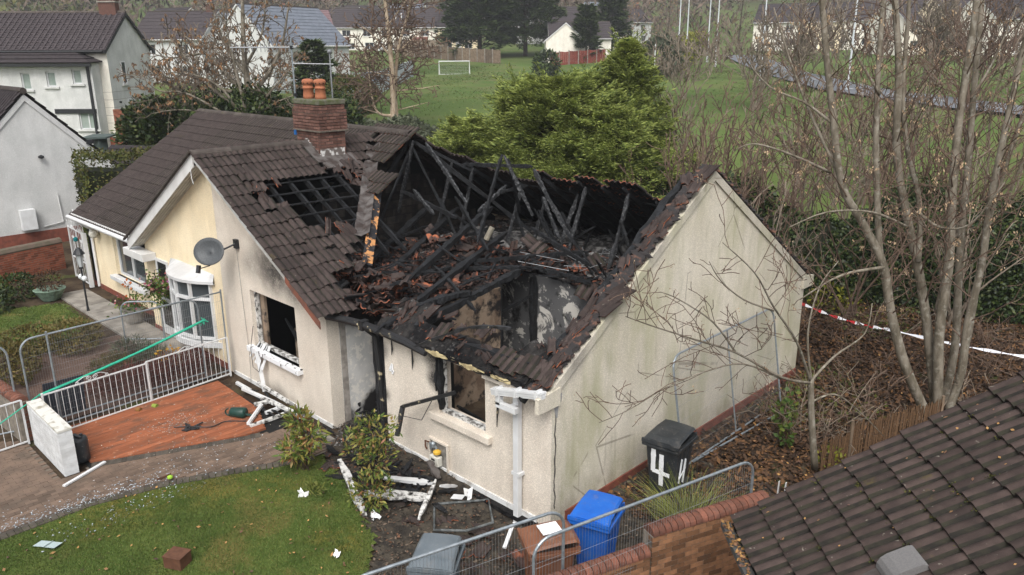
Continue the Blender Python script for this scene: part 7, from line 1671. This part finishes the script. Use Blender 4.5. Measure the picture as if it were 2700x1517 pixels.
MB().box(7.0005,7.002,0,5.4,-1,2.65).build('lower_panel', m_white_render, T)
# its projecting wing
WD = 44.1; wo = fr(WD, (gd(238,165,WD)-fr(WD,0)).dot(R2)-3.9)+V(0,0,2.4); he_ = gd(238,167,WD).z-2.4; xh = (gd(125,88,46.3)-wo).dot(R2); zt = gd(125,88,46.3).z-2.4
def wx(px): return (gd(px,200,WD)-wo).dot(R2)
wz = lambda py: gd(130,py,WD).z-2.4
wing = thing('house_wing', 'projecting wing with three narrow windows on the grey two storey house', 'house', wo, RZ)
wws = [(wx(66),wz(237),.5,wz(193)-wz(237)),(wx(133),wz(229),.5,wz(190)-wz(229)),(wx(202),wz(222),.5,wz(184)-wz(222)),(wx(215),wz(342),1.0,wz(298)-wz(342))]
mb = MB(); mb.wallx(-6,3.9,0,.25,-1.5,he_,[(x-a/2,x+a/2,z,z+b) for (x,z,a,b) in wws]); mb.box(3.65,3.9,.25,1.4,-1.5,he_); mb.build('wall', m_grey_render, wing)
for (x,z,a,b) in wws:
    f = .06; mb = MB(); mb.box(x-a/2,x+a/2,.08,.16,z,z+f); mb.box(x-a/2,x+a/2,.08,.16,z+b-f,z+b)
    for xx in ([x-a/2,x+a/2-f]+([x-f/2] if a > .8 else [])): mb.box(xx,xx+f,.08,.16,z+f,z+b-f)
    wn_ = mb.build('window', m_pvc, wing); MB().box(x-a/2+f,x+a/2-f,.12,.13,z+f,z+b-f).build('pane', m_curtain, wn_); MB().box(x-a/2-.15,x+a/2+.15,-.1,.06,z-.1,z).build('sill', m_grey_render, wn_)
mb = MB(); slope_tiles(mb, (-6.2,-.3,he_),(4.1,-.3,he_),(xh,2.2,zt),(-6.2,2.2,zt), 8, .07); slope_tiles(mb, (4.1,-.3,he_),(4.1,1.2,he_+.05),(xh+.1,2.4,zt),(xh,2.2,zt), 8, .07); mb.build('roof', m_tile_far, wing)
MB().box(-6.2,4.1,-.44,-.3,he_-.16,he_-.02).build('gutter', m_iron, wing); MB().box(3.66,3.78,-.12,-.01,-1.5,he_-.1).build('downpipe', m_iron, wing); MB().box(wx(130),3.85,-.06,-.001,wz(300),wz(288)).build('dark_band', m_iron, wing)
# white bungalow gable at the left edge
LB = thing('white_bungalow', 'white rendered bungalow gable with dark roof at the left edge', 'house', (-26,.38,0))
hw = 2.65; sl = 1.02
mb = MB(); mb.extr([V(-.3,-hw,-.3),V(-.3,hw,-.3),V(-.3,hw,5.9-sl*hw),V(-.3,0,5.85),V(-.3,-hw,5.9-sl*hw)], (.3,0,0)); mb.build('gable_wall', m_white_render, LB)
for s in (-1,1):
    a = V(.0,s*(hw+.05),5.9-sl*(hw+.05)); b = V(.0,0,5.9); MB().extr([a,b,b-V(0,0,.24),a-V(0,0,.24)], (.05,0,0)).build('verge_band', m_white_render, LB)
MB().box(-.02,.06,hw-.35,hw+.12,5.9-sl*hw-.45,5.9-sl*hw-.12).build('kneeler', m_white_render, LB)
mb = MB(); slope_tiles(mb, (-9,-hw-.2,5.95-sl*(hw+.2)),(.1,-hw-.2,5.95-sl*(hw+.2)),(.1,0,6.0),(-9,0,6.0), 9, .06); slope_tiles(mb, (.1,hw+.2,5.95-sl*(hw+.2)),(-9,hw+.2,5.95-sl*(hw+.2)),(-9,0,6.0),(.1,0,6.0), 9, .06)
for i in range(30): x = -8.9+i*.3; mb.beam((x,-hw-.2,6.02-sl*(hw+.2)),(x,0,6.08),.12,.06)
mb.build('roof', m_tile_far, LB); MB().tube([V(-9,0,6.02),V(.12,0,6.02)],.12,7).build('ridge', m_ridge, LB)
MB().box(-9,-.3,hw-.25,hw,-.3,5.9-sl*hw).build('side_wall', m_white_render, LB); MB().box(-9,-.3,-hw,-hw+.25,-.3,5.9-sl*hw).build('side_wall', m_white_render, LB); MB().box(-9.2,-9,-hw,hw,-.3,5.9-sl*hw).build('end_wall', m_white_render, LB); MB().box(.001,.03,-hw,hw,-.3,.85).build('plinth', m_plinth_red, LB)
mb = MB(); mb.lathe((.12,.2,3.55),[(.02,0),(.1,.03),(.1,.1),(.03,.14)],10); mb.build('wall_lamp', m_iron, LB); mb = MB(); mb.box(.02,.16,1.85,2.1,3.95,4.12); mb.build('flood_light', m_iron, LB)
MB().box(.02,.3,-.85,-.35,1.0,1.75).build('meter_cabinet', m_pvc, LB)
mb = MB(); mb.tube([V(.05,.55,2.2),V(.05,.6,1.1),V(.05,-.1,1.0)],.025,6); mb.tube([V(.05,1.35,3.6),V(.05,1.42,1.9),V(.05,1.75,1.95)],.015,5); mb.build('wall_pipe', m_white_render, LB)
brick_wall('red_brick_pier', 'red brick gate pier beside the clipped hedge', (-24.0,2.6), (-23.6,2.9), .7, 2.0, me_hr, coping=False)
# fences near that house
def board_fence(label, p, q, h, mat, bw=.14, z=None, group=None, name='board_fence'):
    p = Vector((p[0],p[1],0)); q = Vector((q[0],q[1],0)); d = q-p; L = d.length; d.normalize(); n = int(L/bw); t = thing(name, label, 'fence', (p.x,p.y,hz(p.x,p.y) if z is None else z), 0, group); b = Vector(t.location); s = V(-d.y,d.x,0)
    me = MB().box(-bw*.47,bw*.47,-.012,.012,0,h).mesh('fence_board', mat); R = math.atan2(d.y,d.x); idx = list(range(n))
    if n <= 300:
        for i in idx:
            c = d*(bw*(i+.5)); gz_ = (hz(p.x+c.x,p.y+c.y)-b.z) if z is None else 0; inst('fence_board', me, Matrix.Translation(c+V(0,0,gz_+random.uniform(-.02,.02))+s*(.012*(i%2))) @ Matrix.Rotation(R,4,'Z'), t)
    k = max(2, int(L/1.8)+1)
    for i in range(k): c = d*(L*i/(k-1)); gz_ = (hz(p.x+c.x,p.y+c.y)-b.z) if z is None else 0; MB().box(c.x-.06,c.x+.06,c.y-.06,c.y+.06,gz_-.2,gz_+h+.12).build('post', mat, t)
    return t
board_fence('brown board fence by the two storey house', gd(365,340,43)[:2], gd(455,350,41)[:2], 2.2, m_woodfence, .16)
brick_wall('red_brick_wall', 'red brick wall end beside the brown board fence', gd(308,345,43)[:2], gd(368,345,43)[:2], 2.3, 4.4, me_hr, coping=False)
board_fence('low wooden fence in front of the two storey house', gd(235,370,38)[:2], gd(420,365,36.5)[:2], 1.0, m_woodfence, .16)
o = MB(); slope_tiles(o, V(0,0,0),V(3.4,2.2,0),V(3.4-1.1,2.2+1.1,.55),V(-1.1,1.1,.55),4); o.box(.0,.01,.0,.01,-1.6,-.01); sh = o.build('shed_roof', m_tile_far); sh.location = gd(250,425,31.5)-V(0,0,.1); tag(sh, 'low brown shed roof behind the clipped hedge', 'shed')
mb = MB(); mb.obox((0,0,0),V(.8,.35,.05),V(-.2,.4,.05),(0,0,.04)); mb.box(-.4,.4,-.2,.2,-1.3,-.04); tt = mb.build('felt_roof_shed', simple('green_grey_felt', (.06,.08,.075), None)); tt.location = gd(262,360,39); tag(tt, 'small shed with grey green felt roof before the two storey house', 'shed')
# slate roofed house in the middle distance
p = gd(790,160,84); house('slate_house', 'grey gabled house with blue grey slate roof behind the bare trees', (p.x-1.5,p.y+2.5,hz(p.x,p.y)), RZ+1.0, 11, 9, 4.6, 8.4, m_grey_render, m_slate, wins=((-2,2.6,1.2,1.2),(2,2.6,1.2,1.2),(2,.4,1.2,1.2)), gwins=((4.5,3,1.1,1.2),))
p = gd(760,110,104); house('brown_roof_house', 'house with mauve brown roof beside the slate one', (p.x,p.y,hz(p.x,p.y)+.3), RZ+.4, 12, 9, 5, 8.2, m_offwhite, simple('mauve_roof', (.16,.10,.105), (.13,.085,.09), 3), wins=((0,2.8,1.2,1.2),))
# terrace beyond the field
x0 = 842
for i, lab in enumerate(('cream terrace house at the left end of the row beyond the field', 'cream terrace house second from the left beyond the field', 'white terrace house third from the left with white window bars', 'cream terrace house at the right end of the row beyond the field')):
    pxc = 895+i*103; p = gd(pxc,132,168); s_ = (V(p.x,p.y,0)-fr(168,0)).dot(R2); q = fr(168, s_)
    house('terrace_house', lab, (q.x,q.y,7.0), RZ, 8.34, 8, 5.0, 8.6, (m_cream,m_offwhite,m_offwhite,m_cream)[i] if i else m_offwhite, m_tile_far, wins=((-2.2,3.1,1.5,1.2),(1.6,3.1,1.7,1.2),(-1.8,.6,1.8,1.3),(2.4,.6,1.5,1.2)), group='terrace houses beyond the field', door=(.4,1.0,3.6 if i % 2 == 0 else 0), rows=9, wm=m_glass_dark)
    MB().lathe((0,0,0),[(.12,0),(.12,1.6)],8).build('roof_flue', m_pvc, [o for o in COL.objects if o.get('label') == lab][0]).location = (3.6 if i % 2 else -3.2,1.4,6.0)
a = gd(1060,152,150); b = gd(1330,152,132); 
def panel_fence(label, p, q, h, mat, pw=1.8, name='panel_fence'):
    p = Vector((p[0],p[1],0)); q = Vector((q[0],q[1],0)); d = q-p; L = d.length; d.normalize(); n = int(L/pw); t = thing(name, label, 'fence', (p.x,p.y,hz(p.x,p.y))); b = Vector(t.location); R = math.atan2(d.y,d.x)
    pm = MB(); 
    for j in range(9): pm.box(-pw/2+pw*j/9+.012,-pw/2+pw*(j+1)/9-.012,-.02+.015*(j%2),.01+.015*(j%2),0,h+.03*math.sin(j))
    me = pm.mesh('fence_panel', mat); po = MB().box(-.07,.07,-.07,.07,-.4,h+.15).mesh('fence_post', m_concrete)
    for i in range(n):
        c = d*(pw*(i+.5)); z = hz(p.x+c.x,p.y+c.y)-b.z; inst('fence_panel', me, Matrix.Translation(c+V(0,0,z)) @ Matrix.Rotation(R,4,'Z'), t); inst('fence_post', po, Matrix.Translation(d*(pw*i)+V(0,0,z)) @ Matrix.Rotation(R,4,'Z'), t)
    return t
panel_fence('weathered wooden panel fence behind the goal', a[:2], b[:2], 2.1, m_woodfence)
panel_fence('brown wooden fence in front of the terrace houses', gd(1040,135,160)[:2], gd(1200,140,158)[:2], 2.4, m_woodfence)
a = gd(1450,140,128); b = gd(1610,133,134); panel_fence('dark red wooden fence in front of the white bungalow', a[:2], b[:2], 2.0, m_redfence)
p = gd(1530,110,140); q = fr(140,(V(p.x,p.y,0)-fr(140,0)).dot(R2))
house('far_bungalow', 'white bungalow with brown roof behind the red fence', (q.x,q.y,6.3), RZ, 10.5, 7, 3.0, 5.6, m_offwhite, m_tile_far, wins=((2.5,1,1.4,1.1),), rows=8)
wq = q+R2*.3-F2*3.5; wgb = house('far_bungalow', 'white gable end in front of the far bungalow', (wq.x,wq.y,6.3), RZ+pi/2, 6, 6.4, 2.6, 5.2, m_offwhite, m_tile_far, rows=8)
p = gd(1480,60,168); q = fr(168,(V(p.x,p.y,0)-fr(168,0)).dot(R2)); house('far_house', 'house with plain brown roof and white flue behind the cypress trees', (q.x+4,q.y+4,8.2), RZ, 16, 8, 4.4, 7.6, m_offwhite, m_tile_far, rows=8)
# palisade fence
def palisade(label, pts, h):
    t = thing('palisade_fence', label, 'fence', (pts[0][0],pts[0][1],hz(*pts[0][:2]))); b = Vector(t.location)
    me = MB().extr([V(-.035,0,0),V(.035,0,0),V(.035,0,h-.1),V(0,0,h),V(-.035,0,h-.1)], (0,.012,0)).mesh('pale', m_palis); c_ = 0
    for (p, q) in zip(pts[:-1], pts[1:]):
        p = Vector((p[0],p[1],0)); q = Vector((q[0],q[1],0)); d = q-p; n = int(d.length/.17); R = math.atan2(d.y,d.x)
        for i in range(n):
            c = p.lerp(q,i/n); 
            if c_ < 300: inst('pale', me, Matrix.Translation((c.x-b.x,c.y-b.y,hz(c.x,c.y)-b.z)) @ Matrix.Rotation(R,4,'Z'), t)
            c_ += 1
        mb = MB()
        for z in (.35,h-.45): a_ = V(p.x-b.x,p.y-b.y,hz(p.x,p.y)-b.z+z); e_ = V(q.x-b.x,q.y-b.y,hz(q.x,q.y)-b.z+z); mb.beam(a_, e_, .05, .05)
        mb.build('rail', m_palis, t)
pf = [gd(725,235,80), gd(860,258,77), gd(995,252,77)]; palisade('long galvanised palisade fence along the field', [tuple(p) for p in pf], 2.15)
palisade('galvanised palisade fence turning back towards the terrace', [tuple(p) for p in (gd(995,252,77), gd(1090,190,108))], 2.15)
t = thing('parked_vehicle', 'dark blue grey car half hidden behind the palisade fence', 'car', onground(92,985,190), RZ+.2)
mb = MB(); prof = [(-2.1,.35),(-2.1,.85),(-1.5,1.0),(-1.0,1.5),(.9,1.55),(1.5,1.05),(2.1,.9),(2.15,.35)]; mb.extr([V(x,-.85,z) for x, z in prof], (0,1.7,0)); mb.build('car_body', simple('car_paint', (.05,.065,.10), None, rough=.25, spec=.6), t, bevel=.05)
mb = MB(); mb.extr([V(x,-.86,z) for x, z in ((-1.25,1.05),(-.9,1.42),(.8,1.46),(1.25,1.06))], (0,1.72,0)); mb.build('car_window', m_glass_dark, t)
for x in (-1.3,1.35):
    for s in (-1,1): MB().tube([V(x,s*.7,.33),V(x,s*.88,.33)],.32,14).build('wheel', m_black_plastic, t)
# goal
a = gd(1158,190,112); b = gd(1238,186,114); gp_ = V(a.x,a.y,hz(a.x,a.y)); t = thing('football_goal', 'white football goal with net on the green field', 'goal', gp_)
e = V(b.x-a.x,b.y-a.y,0); bk = F2*1.4; hgt_g = 1.75; mb = MB(); mb.tube([V(0,0,0),V(0,0,hgt_g),e+V(0,0,hgt_g),e],.085,6); mb.build('goal_frame', m_pvc, t); mb = MB(); mb.tube([V(0,0,hgt_g),bk,bk+e,e+V(0,0,hgt_g)],.045,5); mb.build('back_frame', m_pvc, t)
mb = MB()
for i in range(28): s = i/27; mb.tube([e*s+V(0,0,hgt_g), e*s+bk],.006,3,cap=False)
for i in range(8): s = i/8; mb.tube([bk*s+V(0,0,hgt_g*(1-s)), e+bk*s+V(0,0,hgt_g*(1-s))],.006,3,cap=False)
o = mb.build('net', simple('white_net', (.6,.62,.6), None), t); o['kind'] = 'stuff'
# street lamps
def street_lamp(label, px, py, D, h, r=.08):
    b = onground(D, px, py); t = thing('street_lamp', label, 'street lamp', b, 0, 'grey street lamps'); m = simple('lamp_grey', (.50,.53,.55), None, rough=.5) if 'lamp_grey' not in bpy.data.materials else bpy.data.materials['lamp_grey']
    mb = MB(); mb.tube([V(0,0,0),V(0,0,1.2),V(0,0,1.21),V(0,0,h)],[r*1.5,r*1.5,r,r*.6],8); mb.build('pole', m, t); mb = MB(); mb.beam(V(0,0,h),V(*(R2*.9)[:])+V(0,0,h+.15),.06,.06); mb.obox(V(*(R2*1.1)[:])+V(0,0,h+.17),R2*.35,F2*.12,(0,0,.06)); mb.build('lamp_head', m, t)
street_lamp('street lamp beside the road with a black foot', 2233, 243, 75, 9.5, .11); street_lamp('street lamp left of the road seen over the gable', 2008, 165, 92, 10, .11)
for (px, py, D, lab) in ((1792,70,118,'street lamp at the left of the four on the slope'),(1814,60,126,'second street lamp from the left on the slope'),(1871,58,128,'third street lamp from the left on the slope'),(1893,66,120,'street lamp at the right of the four on the slope')): street_lamp(lab, px, py, D, 10, .12)
b_ = onground(95,1729,105); tag(MB().tube([b_, b_+V(0,0,4.2)],.06,6).build('white_post', m_pvc), 'slim white post on the grass slope', 'post')
# houses on the rise at the right and along the top
FH = [(2050,80,150,.5,'cream house with dark roof at the top beyond the road'),(2150,80,148,.45,'cream house with dormer beyond the road, right of the dark roofed one'),(2250,82,146,.4,'cream house nearest the lamp post at the top right'),(2440,100,128,.9,'pale gabled house behind the grey tree stems'),(2560,100,124,.9,'pale gabled house right of the tree stems'),(2680,110,118,.9,'pale house at the top right edge')]
for i, (px, py, D, rr, lab) in enumerate(FH):
    q = onground(D, px, py); house('hillside_house', lab, (q.x,q.y,max(q.z,hz(q.x,q.y))+.2), RZ-rr+(.0 if i < 3 else 1.2), 8.6, 8, 4.9, 8.0, (m_offwhite,m_cream,m_offwhite)[i%3], m_tile_far, wins=((-2.2,3,1.3,1.2),(2,3,1.3,1.2),(-2,.6,1.5,1.2),(2.2,.6,1.3,1.2)), gwins=((4,3,1.1,1.1),), group='houses beyond the road', rows=8, wm=m_glass_dark, door=(.2,.9,0))
GH = [(415,40,150,-.5,'white gabled house far behind the left ridge'),(440,95,95,-.2,'house with white gable and brown roof right of the two storey house'),(520,55,120,.3,'brown roofed house half hidden by the brown leaved tree'),(600,40,170,-.2,'pale house far behind the bare branches'),(950,10,205,.2,'house with dark roof above the terrace'),(1060,8,215,-.3,'house with pale gable above the terrace'),(1180,5,210,.4,'house at the top beside the dark conifers'),(1460,20,200,1.2,'house with buff gable behind the dark conifers'),(1590,5,215,.0,'house with blue grey solar roof at the top'),(1680,25,190,.6,'brick house at the top near the grass slope'),(880,15,195,-.4,'mauve roofed house at the top left of the terrace'),(720,20,190,.5,'grey roofed house far behind the slate one'),(1320,4,225,.2,'small far house at the top behind the conifers')]
for i, (px, py, D, rr, lab) in enumerate(GH):
    q = gd(px, py+30, D); z = hz(q.x,q.y); top = gd(px,py,D).z; house('far_house', lab, (q.x,q.y,max(z, top-8.2)), RZ+rr, 9, 8, 4.9, 7.9, (m_offwhite,m_white_render,m_offwhite,m_grey_render)[i%4], (m_tile_far,m_tile_far,m_slate)[i%3], wins=((-2.2,3,1.3,1.2),(2,3,1.3,1.2),(-2,.6,1.5,1.2),(2.2,.6,1.3,1.2)), gwins=((4,3,1.1,1.1),), group='far houses along the top', rows=8, wm=m_glass_dark, chim=(3.6,4,.9,1.0) if i % 2 else None)
# wooded hill at the back
n = 70000; D = rng.uniform(185,400,n)**1.0; px = rng.uniform(-700,3500,n); S = (px-1350)/2076*D*1.04; X = CAM.x+F2.x*D+R2.x*S; Y = CAM.y+F2.y*D+R2.y*S; Z = hgt(X,Y); c = (np.sin(X*.09)+np.sin(Y*.11+1)+np.sin((X+Y)*.05)); ok = c > -.7; X, Y, Z, D = X[ok], Y[ok], Z[ok], D[ok]; k = len(X)
P = np.column_stack([X, Y, Z+rng.uniform(0,9,k)]); o = cards('hill_wood', P, rdir(k)*[1,1,.5]+[0,0,.8], rdir(k), rng.uniform(1.2,3.2,k), rng.uniform(.25,.8,k), m_l_wood, kind='stuff'); tag(o, 'brown leafless wood covering the hill at the back', 'wood')
n = 4200; D = rng.uniform(190,330,n); px = np.concatenate([rng.normal(200,90,n//3), rng.normal(330,60,n//3), rng.uniform(-400,3300,n-2*(n//3))]); S = (px-1350)/2076*D*1.04; X = CAM.x+F2.x*D+R2.x*S; Y = CAM.y+F2.y*D+R2.y*S; Z = hgt(X,Y); o = cards('hill_evergreens', np.column_stack([X,Y,Z+rng.uniform(0,5,n)]), rdir(n)+[0,0,.6], rdir(n), rng.uniform(1,2.6,n), rng.uniform(.8,1.6,n), m_l_hedge, kind='stuff'); tag(o, 'green evergreen patches on the far hill', 'wood')
for i, (px, py, D, h, lab) in enumerate(((1500,20,185,11,'reddish bare tree behind the white bungalow'),(1650,45,165,9,'rusty leaved tree beside the golden hedge'),(1760,10,175,12,'brown willow at the top above the golden hedge'),(1250,20,180,10,'bare tree behind the terrace'),(150,20,120,9,'bare tree behind the two storey house ridge'),(2330,40,130,9,'bare tree between the houses beyond the road'),(860,30,120,9,'bare tree before the mauve roof'),(1950,20,150,11,'dark bare tree at the top beside the road'))):
    r = random.Random(100+i); b = onground(D, px, max(py,60)); t = thing('far_tree', lab, 'tree', b, 0, 'far bare trees'); mb = MB(); tips = []
    P = [V(0,0,0), V(r.gauss(0,.2),r.gauss(0,.2),h*.4), V(r.gauss(0,.4),r.gauss(0,.4),h)]; P = smooth_path(P, 3); mb.tube(P, [.22-.18*j/(len(P)-1) for j in range(len(P))], 6); mb.build('trunk', m_bark_dark, t)
    mc = MB(); twigs(mc, P, .1, 2, 2.2, .65, .42, r, tips, up=.3, minr=.03, start=.2); mc.build('crown', m_twig2, t); k = min(len(tips), 500); q = np.array([tuple(tips[r.randrange(len(tips))]) for _ in range(k)]); cards('leaves', q+rng.normal(0,.3,(k,3)), rdir(k), rdir(k), .5, .22, m_l_brown if i in (1,2) else m_l_wood, t)
